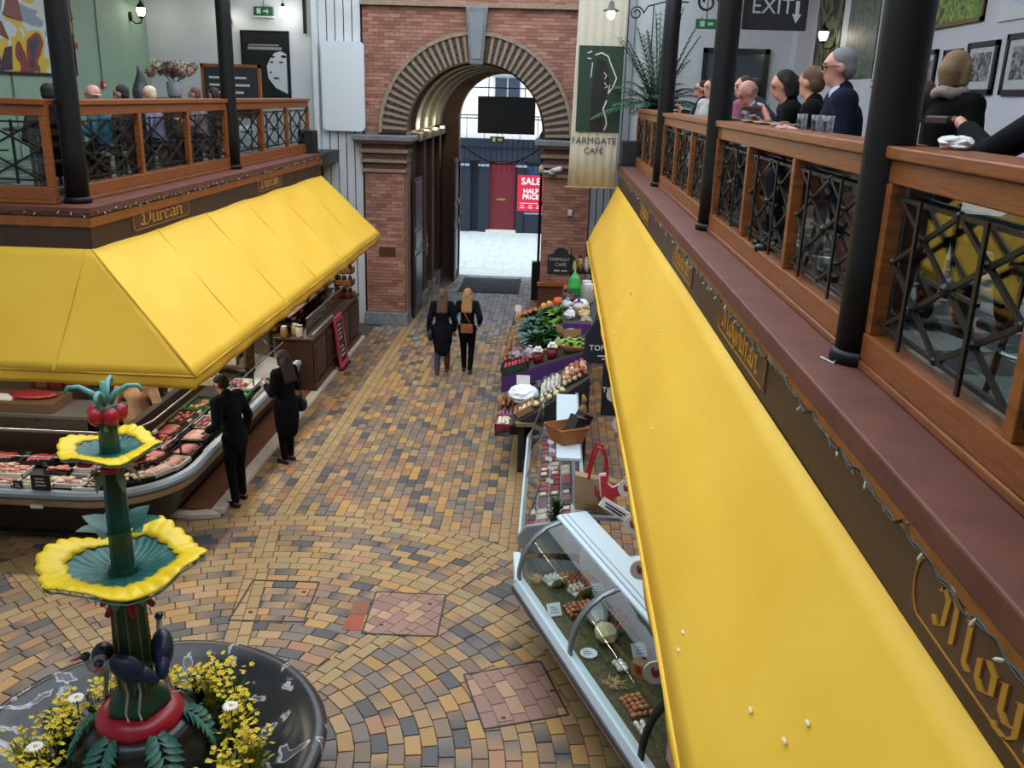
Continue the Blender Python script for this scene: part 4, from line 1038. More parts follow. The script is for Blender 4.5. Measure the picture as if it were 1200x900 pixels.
tray(-1.22,.74,.3,.24,black_tray,'red','black tray of red mince at the far left',5,'slab')
tray(-.76,.72,.34,.26,black_tray,'red','black tray of red steak behind the sausages',4,'slab')
tray(-1.6,.45,.4,.3,black_tray,'cream','black tray of coiled sausages at the frame edge',6,'piece')
tray(-.52,.24,.34,.24,white_tray,'cream','tray of cream packets beside the chalk card',9,'piece')
tray(-.14,.3,.32,.28,white_tray,'pale','tray of chicken packs behind the fountain tier',8,'piece')
tray(.3,.26,.36,.22,black_tray,'dark','black tray of dark packets on the bend',10,'piece')
tray(.3,.55,.34,.26,black_tray,'dark','second black tray of dark packets behind the first',8,'piece')
tray(.72,.27,.34,.2,black_tray,'cream','tray of yellow and cream packets on the bend',9,'piece')
tray(.76,.56,.34,.24,black_tray,'salmon','black tray with one big orange-pink block',1,'block')
tray(1.12,.3,.34,.22,white_tray,'pale','white tray of pale chicken fillets',5,'slab')
tray(1.12,.58,.32,.24,black_tray,'salmon','black tray of brown breaded pieces',8,'piece')
tray(1.5,.28,.32,.22,white_tray,'pink','white tray of pink gammon pieces',4,'slab')
tray(1.5,.56,.34,.26,black_tray,'ham','black tray of ham slices with white tags',6,'slab')
tray(.95,.82,.3,.2,black_tray,'red','black tray of red joints against the upstand on the bend',5,'piece')
tray(1.4,.83,.34,.2,black_tray,'dark','black tray of dark joints at the back of the bend',6,'piece')
tray(1.92,.3,.36,.26,black_tray,'bacon','black tray of bacon beside the man in black',7,'slab')
tray(1.95,.62,.4,.28,black_tray,'red','black tray of red diced beef beside the man in black',14,'piece')
tray(2.4,.35,.4,.3,black_tray,'pink','black tray of pink pork chops',7,'slab')
tray(2.4,.7,.4,.26,black_tray,'red','black tray of red steaks against the upstand',6,'slab')
tray(2.9,.35,.44,.32,white_tray,'ham','white tray of rosy meat between the two shoppers',14,'piece')
tray(2.9,.72,.44,.26,black_tray,'red','dark tray of red meat between the two shoppers',9,'piece')
tray(3.45,.34,.4,.3,white_tray,'red','white tray of red meat behind the woman in black',10,'piece')
tray(3.5,.7,.5,.28,green_tray,'salmon','green garnished tray behind the woman in black',6,'piece')
tray(4.0,.4,.44,.34,green_tray,'pink','second green tray farther along the counter',8,'piece')
tray(4.55,.45,.44,.36,white_tray,'bacon','last white tray before the dark wooden counter',8,'piece')
tray(-.42,.52,.26,.22,black_tray,'ham','small black tray of ham behind the chalk card',6,'piece')
tray(-.12,.6,.26,.22,white_tray,'bacon','small white tray of bacon behind the fountain top',6,'slab')
tray(-.4,.8,.3,.18,black_tray,'dark','narrow black tray of dark pieces against the upstand',6,'piece')
tray(-.05,.82,.3,.18,black_tray,'red','narrow black tray of red pieces against the upstand',6,'piece')
tray(.05,.18,.24,.14,white_tray,'cream','small white tray of cream packets at the edge of the bend',5,'piece')
tray(-1.5,.18,.4,.18,white_tray,'pink','front tray of pink sausages at the frame edge',10,'sausage')
tray(-1.62,.76,.36,.24,black_tray,'ham','black tray of ham at the frame edge',6,'piece')
tray(.3,.82,.3,.18,black_tray,'salmon','narrow tray of salmon-pink pieces at the start of the bend',6,'piece')
for k,(u,d,l) in enumerate(((-.98,.1,'small black price card below the front sausages'),(-.7,.1,'small black price card near the chicken packs'),(-.62,.55,'small black price card behind the packets'),(-1.25,.1,'small black price card at the far left'),(.95,.42,'black price card in front of the orange block'),(1.72,.45,'small black price card beside the ham'),(2.15,.5,'black price card by the man in black'),(2.65,.5,'black price card between pork and steak'))): pcard(u,d,l)
pcard(-.42,.08,'large black chalk price card behind the fountain stem',True)
for k,(u,d) in enumerate(((1.05,.8),(1.3,.72),(1.62,.75),(1.8,.5),(2.2,.78),(2.75,.55),(3.1,.55),(.2,.72))):
    p, a = fr(u,d); o = MB().box(-.05,.05,-.012,.012,.05,.09).build('white_tag', mat('paper_white','#dcdcd8',.6)); o.location = p; o.rotation_euler = (-.3,0,a); tag(o,'small white price tag stuck among the trays of meat','price tag','white price tags on the butcher\'s counter')
# work area behind the counter
wb = thing('work_bench','dark steel work bench behind the butcher\'s counter','bench',(-6.4,11.6,0)); 
MB().box(-1.6,.5,-.35,.35,.86,.9).build('bench_top', mat('bench_top','#8a8880',.3,metal=.6), wb); MB().box(-1.6,.5,-.3,.3,.4,.43).build('bench_shelf', M_steel, wb)
for (x,y) in ((-1.5,-.3),(-1.5,.3),(.42,-.3),(.42,.3)): MB().box(x-.02,x+.02,y-.02,y+.02,0,.86).build('leg', M_steel, wb)
bl = thing('chopping_block','red-topped chopping block on the work bench','block',(-7.2,11.6,.9)); MB().box(-.5,.5,-.28,.28,0,.14).build('block_body', mat('block_brown','#5d4630',.6), bl, bevel=.01); MB().ball((.1,0,.17),(.34,.18,.05),12,7,jit=.08).build('meat_joint', MT['red'], bl, True); MB().box(-.42,-.1,-.2,.0,.14,.17).build('wrapping_paper', mat('paper_white','#dcdcd8'), bl)
ov = thing('dark_cabinet','low black cabinet behind the counter','cabinet',(-6.15,12.3,0)); MB().box(-.45,.45,-.3,.3,0,1.05).build('body', mat('cab_black','#1a1918',.4), ov, bevel=.01); MB().box(-.4,.4,-.315,-.3,.1,.95).build('door', mat('cab_door','#232120',.3), ov); MB().box(-.3,.3,-.34,-.315,.85,.88).build('handle', M_steel, ov)
sc_ = thing('weighing_scale','beige weighing scale on the counter under the awning corner','scale',(-4.86,12.1,1.18)); MB().box(-.17,.17,-.13,.13,.0,.12).build('scale_body', mat('scale_beige','#b7ab93',.45), sc_, bevel=.01); MB().box(-.15,.15,-.12,.12,.13,.145).build('pan', M_steel, sc_); MB().box(-.19,-.17,-.1,.1,.02,.14).build('side_plate', M_steel, sc_); MB().tube([(0,.1,.12),(0,.1,.34)],.015,6).build('stem', M_steel, sc_); MB().box(-.1,.1,.08,.13,.34,.46).build('readout', M_black, sc_)
# shelving with goods against the back
sh = thing('back_shelving','brown shelving with hanging goods at the back of the left stall','shelving',(-7.6,13.6,0))
for z in (.5,1.0,1.5,2.0): MB().box(-.6,2.9,-.2,.2,z,z+.03).build('shelf', mat('shelf_brown','#4d3826',.6), sh)
for x in (-.6,1.1,2.88): MB().box(x-.02,x+.02,-.2,.2,0,2.3).build('upright', mat('shelf_brown','#4d3826'), sh)
pal = [mat('goods_'+h[1:],h,.5) for h in ('#8a2f2a','#b39a5a','#3d5a34','#c9c2b0','#5e3b2a','#90604a')]
for z in (.53,1.03,1.53,2.03):
    for k in range(14):
        x = -7.6-.5+k*.24; h = random.uniform(.14,.28)
        o = MB().box(-.09,.09,-.08,.08,0,h).box(-.07,.07,-.06,.06,h,h+.02).build('grocery_packet', random.choice(pal), bevel=.01); o.location = (x,13.55,z)
        tag(o,'packet standing on the dim brown shelving behind the butcher\'s counter','packet','packets on the back shelving')

# ------------------------------------------------------------------ dark wooden counter farther along, with deli goods
dk = thing('wooden_counter','dark panelled wooden counter with glass front beyond the butcher\'s counter','counter',(-4.2,15.3,0))
wd = mat('dark_counter_wood','#4a3226',.45,var=.2,scale=4,stretch=(1,1,6))
MB().box(-.62,.02,0,3.85,.06,.98).build('carcass', wd, dk)
MB().box(-.66,.06,-.04,3.9,.98,1.03).build('worktop', mat('worktop_brown','#5c4231',.35,var=.2,scale=5), dk, bevel=.01)
for k in range(4):
    y = .08+k*.95; MB().box(.02,.045,y,y+.86,.2,.9).build('panel', wd, dk, bevel=.012); MB().box(.045,.055,y+.1,y+.76,.3,.8).build('panel_field', mat('dark_counter_field','#422c21',.45,var=.15,scale=4), dk)
MB().box(.02,.08,0,3.85,.06,.18).build('skirting', wd, dk)
MB().box(-.12,-.11,.2,3.6,1.03,1.32).build('glass_screen', glassmat('smoky_glass','#b9bcbc',1.5,.05), dk)
MB().box(-.125,-.105,.2,3.6,1.32,1.335).build('screen_rail', M_steel, dk)
for k in range(14):
    o = MB().lathe([(.025,0),(.028,.03),(.02,.04),(.0,.042)],10).build('dip_jar', M_white, None, True); o.location = (-4.2+.0, 15.5+k*.11, 1.032); tag(o,'tiny white-lidded pot in the row along the wooden counter edge','pot','pots along the counter edge')
for k,(dx,y,h,c,lab) in enumerate(((-.2,15.35,.22,'#d9d5cc','white leaflet holder at the near end of the wooden counter'),(-.32,15.5,.2,'#b99a4a','honey coloured jar at the near end of the wooden counter'),(-.42,15.75,.26,'#20201f','black pot at the near end of the wooden counter'),(-.46,15.3,.2,'#9a7c4b','amber jar beside the near end of the counter'))):
    t = thing('counter_item', lab, 'container', (-4.2+dx,y,1.03)); MB().lathe([(.06,0),(.066,h*.1),(.066,h*.75),(.045,h*.85)],14).build('vessel', mat('item'+c,c,.35), t, True); MB().lathe([(.05,h*.85),(.05,h)],14).build('lid', M_white if k else M_steel, t)
for k in range(40):
    y = 15.6+random.uniform(0,3.2); c = random.choice(['#8c3b4a','#6a2d52','#a65a3a','#b08a4a','#7a3030','#c9b27a','#94406b'])
    o = MB().ball((0,0,0),(.07,.08,.09),9,6,jit=.12).build('deli_bundle', mat('deli'+c,c,.5,var=.2,scale=20), None, True); o.location = (-4.62-random.uniform(0,.3), y, 1.12+random.choice((0,.16,.32))*1.0)
    tag(o,'colourful wrapped bundle hanging and heaped behind the glass of the wooden counter','bundle','bundles behind the wooden counter')
rk = thing('bundle_rack','dim wooden rack behind the wooden counter holding wrapped bundles','rack',(-4.75,15.5,0))
for z in (1.0,1.17,1.33): MB().box(-.25,.15,0,3.4,z,z+.02).build('rack_shelf', wd, rk)
for y in (0,1.7,3.38): MB().box(-.25,-.2,y,y+.04,0,2.0).build('rack_post', wd, rk)
cr = thing('wine_rack','small wooden box rack of jars at the far end of the wooden counter','rack',(-4.3,18.75,1.03))
for (z0,x0) in ((0,-.25),(.26,-.25),(.52,-.25)):
    MB().box(x0,.13,-.15,.15,z0,z0+.02).build('rack_base', M_wood, cr); MB().box(x0,.13,-.15,-.13,z0,z0+.12).build('rack_front', M_wood, cr); MB().box(.11,.13,-.15,.15,z0,z0+.12).build('rack_side', M_wood, cr)
    for k in range(3): MB().lathe([(.045,z0+.02),(.045,z0+.15),(.03,z0+.17),(.03,z0+.2)],10,(x0+.07+k*.12,0,0)).build('jar', mat('jar_dark','#3b2a22',.25), cr, True)
MB().box(-.25,-.22,-.15,.15,0,.75).build('rack_back', M_wood, cr); MB().ball((.02,0,.84),(.09,.08,.09)).build('pink_bloom', mat('dusty_pink','#b98f8a',.7), cr, True)
MB().box(-.25,.13,-.15,.15,.72,.76).build('rack_top', M_wood, cr)
cb = thing('chalk_board','black chalkboard in a pink frame leaning on the wooden counter','chalkboard',(-4.0,17.0,.055)); T = Matrix.Rotation(-.12,3,'Y')
def tl(mb, name, m, par):
    mb.v = [tuple(T @ Vector(v)) for v in mb.v]; return mb.build(name, m, par)
pk = mat('pink_frame','#c8426c',.5); mb = MB(); mb.box(-.02,.02,-.3,-.22,0,1.0).box(-.02,.02,.22,.3,0,1.0).box(-.02,.02,-.22,.22,0,.1).box(-.02,.02,-.22,.22,.9,1.0); tl(mb,'frame',pk,cb)
tl(MB().box(-.012,.012,-.22,.22,.1,.9),'slate',mat('card_black','#18191b'),cb)
mb = MB(); [mb.box(.012,.016,-.14+.02*(k%2),.14-.03*(k%3),.2+k*.085,.235+k*.085) for k in range(8) if k != 3]; tl(mb,'chalk_writing',mat('chalk','#b9b9b4'),cb)
tl(MB().box(-.015,.06,-.3,.3,-.02,.0),'foot',M_black,cb)
# ------------------------------------------------------------------ right: egg display case set at an angle
random.seed(33)
EB = Vector((-.232,7.865,0)); ED = Vector((.372,-.928,0)); EN = Vector((.928,.372,0))   # front corner, along, inward
EC = thing('egg_display_case','pale curved-glass display case of eggs, angled across the right foreground','display case',(EB.x,EB.y,0))
def eb(s, d, z): return ED*s+EN*d+Vector((0,0,z))          # local to the case
L_E = 3.9
def eribbon(prof, s0, s1, name, m, smooth=False, th=0):
    vs = []; fs = []; n = len(prof)
    for s in (s0, s1):
        for (d,z) in prof: vs.append(eb(s,d,z))
    for i in range(n-1): fs.append((i,i+1,n+i+1,n+i))
    o = MB().add(vs, fs).build(name, m, EC, smooth)
    if th: q = o.modifiers.new('s','SOLIDIFY'); q.thickness = th; q.offset = 0
    return o
def eprism(prof, s0, s1, name, m, bevel=0, par=None):
    o = MB().prism3([eb(s0,d,z) for d,z in prof], ED*(s1-s0)).build(name, m, par or EC, bevel=bevel); return o
eprism([(.42,0),(.74,0),(.74,.5),(.42,.5)], .1, L_E, 'base', mat('case_base','#23262a',.4))
eprism([(.02,.48),(.1,.48),(.1,.56),(.02,.56)], -.02, L_E, 'bumper_lower', mat('bumper_silver','#c2cad0',.25,metal=.6), .008)
eprism([(-.02,.56),(.1,.56),(.1,.62),(-.02,.62)], -.04, L_E, 'bumper_dark', mat('bumper_dark','#31353a',.4), .01)
eprism([(-.01,.62),(.1,.62),(.1,.70),(.02,.70)], -.04, L_E, 'bumper_upper', M_bluewhite, .01)
eprism([(.1,.62),(.76,.62),(.76,.66),(.1,.66)], 0, L_E, 'deck', mat('deck_grey','#767b78',.5))
# chamfered far end
ch = Vector((-.045,.575,0))
o = MB().prism3([Vector((0,0,.5)),Vector((0,0,.7)),Vector((0,0,.7))+ch*1.0,Vector((0,0,.5))+ch*1.0],(.08,.0,0)).build('bumper_end', M_bluewhite, EC, bevel=.01)
MB().prism([(v.x,v.y) for v in (eb(0,.1,0), Vector((.05,.02,0)), ch+Vector((.07,-.03,0)), eb(-.25,.75,0), eb(0,.75,0))][::-1], .5, .66).build('end_base', mat('case_base','#23262a'), EC)
arcp = [(.04,.7),(.045,.8),(.07,.92),(.12,1.04),(.2,1.14),(.31,1.22),(.43,1.255),(.5,1.26)]
eribbon(arcp, 0, 1.28, 'curved_glass', M_glass, True); eribbon(arcp, 1.33, 2.6, 'curved_glass', M_glass, True); eribbon(arcp, 2.66, L_E, 'curved_glass', M_glass, True)
for s in (-.005, 1.30, 2.63):
    eribbon(arcp, s-.03, s+.035, 'glass_rib', mat('rib_grey','#7e8890',.3,metal=.5) if s < 2 else M_black, True, .02)
eprism([(p[0],p[1]) for p in arcp]+[(.5,.7)], -.012, -.004, 'end_glass', M_glass)
eprism([(.46,1.24),(.52,1.235),(.76,1.235),(.78,1.25),(.78,1.285),(.49,1.285),(.46,1.27)], -.12, L_E, 'top_shelf', M_bluewhite, .008)
eprism([(.50,1.286),(.512,1.286),(.512,1.289),(.50,1.289)], -.1, L_E, 'shelf_line', mat('line_grey','#7d8d9a',.4)); eprism([(.56,1.286),(.568,1.286),(.568,1.289),(.56,1.289)], -.1, L_E, 'shelf_line', mat('line_grey','#7d8d9a'))
eprism([(.74,.66),(.78,.66),(.78,1.235),(.74,1.235)], -.1, L_E, 'back_panel', mat('back_panel','#8f9a9f',.35))
eprism([(.78,1.15),(1.1,1.15),(1.1,1.19),(.78,1.19)], .7, L_E, 'service_shelf', M_bluewhite, .01)
# hay litter
hay = MB(); hb = mat('hay','#77704a',.9,hex2='#4b4c2e',scale=30)
for k in range(5200):
    s, d = random.uniform(.02,3.6), random.uniform(.1,.73); a = random.uniform(0,pi); l = random.uniform(.03,.07); z = .665+random.uniform(0,.03)
    p = eb(s,d,z); q = p+Vector((cos(a)*l,sin(a)*l,random.uniform(-.012,.012))); n_ = Vector((-sin(a),cos(a),0))*.0022
    hay.add([p-n_,p+n_,q+n_,q-n_],[(0,1,2,3)])
o = hay.build('hay_litter', hb, EC); tag(o, kind='stuff')
eprism([(.1,.66),(.74,.66),(.74,.672),(.1,.672)], .01, L_E-.02, 'turf_mat', mat('turf_mat','#474930',.95,var=.35,scale=40))
def ew(s, d, z): v = EB+eb(s,d,z); return (v.x,v.y,v.z)
def at_case(x, y):
    r = Vector((x,y,0))-EB; return r.dot(ED), r.dot(EN)
egg_b = [mat('egg_'+h[1:],h,.45,var=.08,scale=8) for h in ('#a8623c','#b87047','#9a5332','#c08458')]; egg_w = mat('egg_white','#dcd9d2',.45)
EGG = MB().lathe([(0,-.028),(.012,-.025),(.019,-.016),(.0215,-.002),(.019,.012),(.012,.022),(.005,.027),(0,.028)],12)
meshes = {}
def egg(loc, m, label, grp, rot=None):
    if m.name not in meshes: meshes[m.name] = EGG.mesh('egg', m, True)
    o = bpy.data.objects.new('egg', meshes[m.name]); COL.objects.link(o); o.location = loc; o.rotation_euler = rot or (random.uniform(.9,1.6),0,random.uniform(0,6)); tag(o, label, 'egg', grp)
def eggpile(s, d, ns, nd, lab):
    for lay in range(2):
        for i in range(ns-lay):
            for k in range(nd-lay):
                egg(ew(s+(i+lay*.5)*.05+random.uniform(-.004,.004), d+(k+lay*.5)*.048, .69+.022+lay*.036), random.choice(egg_b), lab, 'loose brown eggs in the case')
def card(s, d, label, w_=.13, rnd=False):
    t = thing('price_card', label, 'price card', ew(s,d,.70)); c_ = mat('card_paper','#cfdbe2',.6)
    if rnd: MB().lathe([(.075,0),(.075,.006)],20).build('card', c_, t)
    else:
        o = MB().box(-w_/2,w_/2,-.003,.003,0,.12).build('card', c_, t); o.rotation_euler = (-.7,0,.35)
    o = MB().box(-.04,.04,-.006,-.003,.03,.036).box(-.03,.035,-.006,-.003,.055,.061).box(-.035,.02,-.006,-.003,.08,.085).build('writing', mat('pen_grey','#6d7c88',.7), t)
    o.rotation_euler = (-.7,0,.35)
    if rnd: o.rotation_euler = (-1.5,0,.35); o.location = (0,-.06,.012)
def carton(s, d, label):
    t = thing('egg_carton', label, 'egg carton', ew(s,d,.685), -1.0); cm = mat('carton_pulp','#c9c8bd',.8)
    MB().box(-.14,.0,-.08,.08,0,.03).build('carton_base', cm, t, bevel=.006)
    o = MB().box(0,.012,-.08,.08,.0,.15).build('carton_lid', cm, t, bevel=.005); o.rotation_euler.y = .5
    o = MB().box(.013,.016,-.05,.04,.04,.11).build('yellow_label', mat('label_yellow','#d9c838',.6), t); o.rotation_euler.y = .5
    for i in range(3):
        for k in range(2):
            v = Matrix.Rotation(-1.0,3,'Z') @ Vector((-.115+k*.05, -.05+i*.05, .05)); p = ew(s,d,.685); egg((p[0]+v.x,p[1]+v.y,p[2]+v.z), egg_w, 'white egg in the '+label, 'white eggs in cartons', (0,0,0))
def eggtray(s, d, n, m_, label):
    t = thing('egg_tray', label, 'egg tray', ew(s,d,.685), -1.19); MB().box(-.17,.17,-.17,.17,0,.03).build('tray_pulp', mat('tray_green','#4f7a63',.7), t, bevel=.006)
    for i in range(n):
        for k in range(m_):
            v = Matrix.Rotation(-1.19,3,'Z') @ Vector((-.14+i*.28/(n-1), -.14+k*.28/(m_-1), .045)); p = ew(s,d,.685); egg((p[0]+v.x,p[1]+v.y,p[2]+v.z), random.choice(egg_b[:3]), 'brown egg standing in the '+label, 'brown eggs in trays', (0,0,0))
carton(.2,.36,'left open egg carton in the case'); carton(.44,.52,'right open egg carton in the case')
eggpile(.62,.28,4,6,'brown egg in the loose pile below the two open cartons')
eggtray(.24,.58+.02,6,6,'full egg tray at the far end of the case'); eggtray(.98,.60,6,6,'full egg tray near the second glass rib')
card(.72,.14,'blue-white price card left of the brown egg pile'); card(.5,.68,'white price card above the open cartons'); card(.88,.46,'white price card near the curved glass rib'); card(1.34,.2,'round white label lying on the turf',rnd=True); card(1.52,.6,'white price card beside the rooster carton')
eggpile(2.0,.2,5,4,'brown egg in the loose pile at the near end of the case')
for k in range(6): egg(ew(1.56+.05*(k%3),.34+.05*(k//3),.73), egg_w, 'white egg beside the rooster carton', 'white eggs beside the rooster carton')
for k in range(6): egg(ew(2.32+.05*(k%3),.16+.05*(k//3),.73), egg_w, 'white egg in the cluster at the near end of the case', 'white eggs at the near end')
t = thing('rooster_carton','small carton printed with a red rooster beside white eggs','carton',ew(1.72,.5,.685),-.6); MB().box(-.07,.07,-.05,.05,0,.12).build('box', mat('kraft','#9c7a55',.7), t); MB().ball((0,-.052,.07),(.035,.006,.04)).build('red_rooster_print', R_red, t)
t = thing('paper_bag','crumpled cream paper bag lying in the egg case','bag',ew(1.2,.42,.685),.3)
MB().ball((0,0,.09),(.1,.12,.08),14,9,jit=.07).build('bag_body', mat('cream_paper','#c9bd98',.7,var=.1,scale=8), t); MB().tube([(0,.12,.1),(.02,.24,.1),(.0,.34,.14)],[.05,.1,.13],10).build('bag_mouth', mat('film_grey','#a9adad',.3), t)
for (s,d) in ((.08,.2),(1.8,.22),(1.42,.66)):
    t = MB()
    for k in range(60): a = random.uniform(0,2*pi); r = random.uniform(0,.06); t.leaf((r*cos(a),r*sin(a),.0),(r*cos(a)+.07*cos(a*3),r*sin(a)+.07*sin(a*3),random.uniform(.0,.06)),.01,n=2)
    o = t.build('straw_tuft', mat('straw','#c0a56e',.8)); o.location = ew(s,d,.70); tag(o,'dry straw tuft on the turf of the egg case, %s' % {.08:'at the far end',1.8:'near the rooster carton',1.42:'by the cream paper bag'}[s],'straw','straw tufts')
t = thing('pink_meat_tray','bag of pink meat behind black trim at the near end of the case','meat pack',ew(2.85,.35,.685)); MB().ball((0,0,.12),(.2,.3,.12),14,9,jit=.05).build('pack', mat('meat_pink_pack','#d99aa8',.35), t, True)

# ------------------------------------------------------------------ right: chilled case of packed meats
MC = thing('chilled_meat_case','grey chilled case of packed meats between the egg case and the vegetables','display case',(-.22,8.95,0))
mg = mat('case_grey','#8f979c',.4); mb = MB()
MB().box(.4,.66,.06,3.0,0,.55).build('base', mat('case_base','#23262a'), MC)
prof = [(-.02,.52),(.05,.44),(.2,.42),(.66,.42),(.66,.86),(.05,.74),(-.03,.62)]
MB().prism3([(x,0,z) for x,z in prof],(0,.05,0)).build('end_panel', mg, MC, bevel=.015)
MB().prism3([(x,3.05,z) for x,z in prof],(0,.05,0)).build('end_panel', mg, MC, bevel=.015)
MB().box(-.03,.04,.05,3.05,.5,.62).build('front_bumper', M_bluewhite, MC, bevel=.012); MB().box(-.035,-.025,.05,3.05,.55,.57).build('bumper_strip', mat('bumper_dark','#31353a'), MC)
MB().box(.0,.03,.05,3.05,.62,.645).build('glass_channel', M_steel, MC)
MB().prism3([(.04,.05,.63),(.66,.05,.74),(.66,.05,.7),(.04,.05,.59)][::-1],(0,3.0,0)).build('deck', mat('deck_white','#b9bfc2',.4), MC)
MB().prism3([(.012,.06,.64),(.018,.06,.64),(.2,.06,1.22),(.194,.06,1.22)],(0,2.98,0)).build('front_glass', M_glass, MC)
for y in (.06,1.55,3.0): MB().tube([(.015,y,.63),(.197,y,1.23)],.012,6).build('glass_frame', M_steel, MC)
MB().box(.36,.64,.55,2.85,1.30,1.34).build('top_shelf', M_bluewhite, MC, bevel=.008)
MB().box(.62,.66,.05,3.05,.7,1.30).build('back_panel', mat('back_panel','#8f9a9f'), MC)
for y in (.6,2.8): MB().box(.6,.64,y,y+.04,.7,1.3).build('shelf_bracket', M_steel, MC)
pm = [mat('pack_'+h[1:],h,.3,var=.2,scale=20) for h in ('#8a3a42','#a85a60','#6d4a4e','#c9bfae','#5b5560','#94606a')]
lbl = mat('label_cream','#d6cfae',.6)
pk_m = {}
n_ = 0
for i in range(19):
    for k in range(4):
        y = .16+i*.15; x = .1+k*.135; m = random.choice(pm)
        if m.name not in pk_m: pk_m[m.name] = MB().box(-.055,.055,-.062,.062,0,.03).mesh('meat_pack', m)
        o = bpy.data.objects.new('meat_pack', pk_m[m.name]); COL.objects.link(o); o.location = (-.22+x, 8.95+y, .648+x*.177); o.rotation_euler = (random.uniform(-.1,.1),-.17,random.uniform(-.12,.12)); tag(o,'sealed pack of meat lying in the rows of the chilled case','meat pack','sealed packs in the chilled case')
        if i in (5,9,10) or (i == 2 and k > 1):
            q = MB().box(-.035,.035,-.04,.04,.031,.036).build('pack_label', lbl, o)
for i,(x,y) in enumerate(((.3,2.5),(.32,2.2),(.28,1.9),(.31,1.6),(.3,1.2))):
    o = MB().box(-.05,.05,-.004,.004,0,.05).build('white_tag', mat('paper_white','#dcdcd8')); o.location = (-.22+x,8.95+y,.74); o.rotation_euler = (-.4,0,-.6); tag(o,'small white price tag among the packs in the chilled case','price tag','tags in the chilled case')
bk = thing('wicker_basket','wicker basket holding black boxes on top of the chilled case shelf','basket',(.28,10.0,1.341),.5); wk = mat('wicker','#a3683a',.7,var=.35,scale=30,stretch=(1,1,3),bump=.5,bscale=70)
v0 = [(-.16,-.13),(.16,-.13),(.2,.16),(-.2,.16)]
mb = MB(); inn = [(x*.78,y*.78,0) for x,y in v0]; out = [(x*1.15,y*1.15,.2) for x,y in v0]; mb.add(inn+out,[(0,3,2,1)]+[(i,(i+1)%4,4+(i+1)%4,4+i) for i in range(4)]); o = mb.build('basket_wall', wk, bk); solid(o,.014)
MB().tube([(x,y,z) for x,y,z in out],.014,6,closed=True).build('basket_rim', wk, bk)
for k,(x,y,r) in enumerate(((.0,.0,.5),(.12,.1,.7))):
    o = MB().box(-.08,.08,-.07,.07,.03,.33).build('black_box', mat('box_black','#22252a',.4), bk); o.location = (x,y,0); o.rotation_euler = (.15,r*.7,.3)
fern = thing('green_fern','small dark green fern tuft at the near end of the chilled case','plant',(.17,9.1,.68)); mb = MB()
for k in range(90):
    a = random.uniform(0,2*pi); l = random.uniform(.08,.2); mb.leaf((0,0,.02),(l*cos(a),l*sin(a),random.uniform(.05,.42)),.035,curl=.3,n=3)
mb.build('fronds', mat('fern_green','#22472a',.6,var=.4,scale=20), fern)
MB().lathe([(.06,0),(.08,.08)],10).build('pot', mat('pot_dark','#2b2a26',.7), fern)
# jute bag with red handles and rooster print, standing on the counter end
st_ = thing('counter_post_shelf','narrow grey shelf carrying the jute bag behind the cases','shelf',(.56,8.55,0)); MB().box(-.26,.3,-.16,.12,1.12,1.16).build('shelf_top', mg, st_); MB().box(-.02,.04,-.03,.03,0,1.12).build('shelf_leg', M_steel, st_)
jb = thing('jute_bag','tan jute bag with a red rooster print and red handles','bag',(.53,8.48,1.161),.1); ju = mat('jute','#9b8061',.85,var=.12,scale=40,bump=.3,bscale=120)
MB().prism3([(-.2,-.05,.06),(.21,-.05,-.0),(.21,-.05,.36),(-.21,-.05,.44)],(0,.12,0)).build('bag_body', ju, jb, bevel=.01)
for y in (-.052,.07): MB().tube([(-.08,y,.4),(-.04,y,.62),(.0,y,.74),(.06,y,.72),(.1,y,.58),(.11,y,.38)],.014,6).build('handle', R_red, jb)
mb = MB(); mb.ball((.04,-.052,.24),(.045,.004,.04)); mb.ball((.085,-.052,.28),(.02,.004,.03)); mb.ball((.0,-.052,.29),(.015,.004,.04)); mb.ball((.04,-.052,.19),(.012,.004,.03)); mb.build('rooster_print', mat('print_red','#9d2f35',.8), jb)
mb = MB()
for k in range(3): mb.bar((-.1,-.053,.12-.025*k),(.16-.03*k,-.053,.09-.025*k),.004,.008)
mb.build('print_lines', mat('print_brown','#74483a',.8), jb)
rs = thing('rooster_sign','red cut-out rooster sign with a white name board on its foot','sign',(.66,8.25,1.47)); mb = MB()
P = [(-.08,0,.0),(-.02,0,-.1),(.03,0,-.1),(.05,0,-.02),(.12,0,.02),(.14,0,.2),(.09,0,.12),(.03,0,.08),(-.02,0,.12),(-.04,0,.21),(-.1,0,.2),(-.09,0,.1)]
mb.prism3(P,(0,-.02,0)); mb.build('rooster', mat('rooster_red','#b51f2f',.4), rs); MB().prism3([(x*1.12,.004,z*1.1) for x,_,z in P],(0,.015,0)).build('white_backing', wht, rs)
o = MB().box(-.16,.16,-.03,-.01,-.05,.05).build('name_board', wht, rs); o.location = (.06,-.02,-.13); o.rotation_euler.y = .55
mb = MB().box(-.12,.12,-.036,-.03,.005,.02).box(-.1,.1,-.036,-.03,-.025,-.01); q = mb.build('board_print', mat('pen_navy','#2c3552',.7), rs); q.location = (.06,-.02,-.13); q.rotation_euler.y = .55
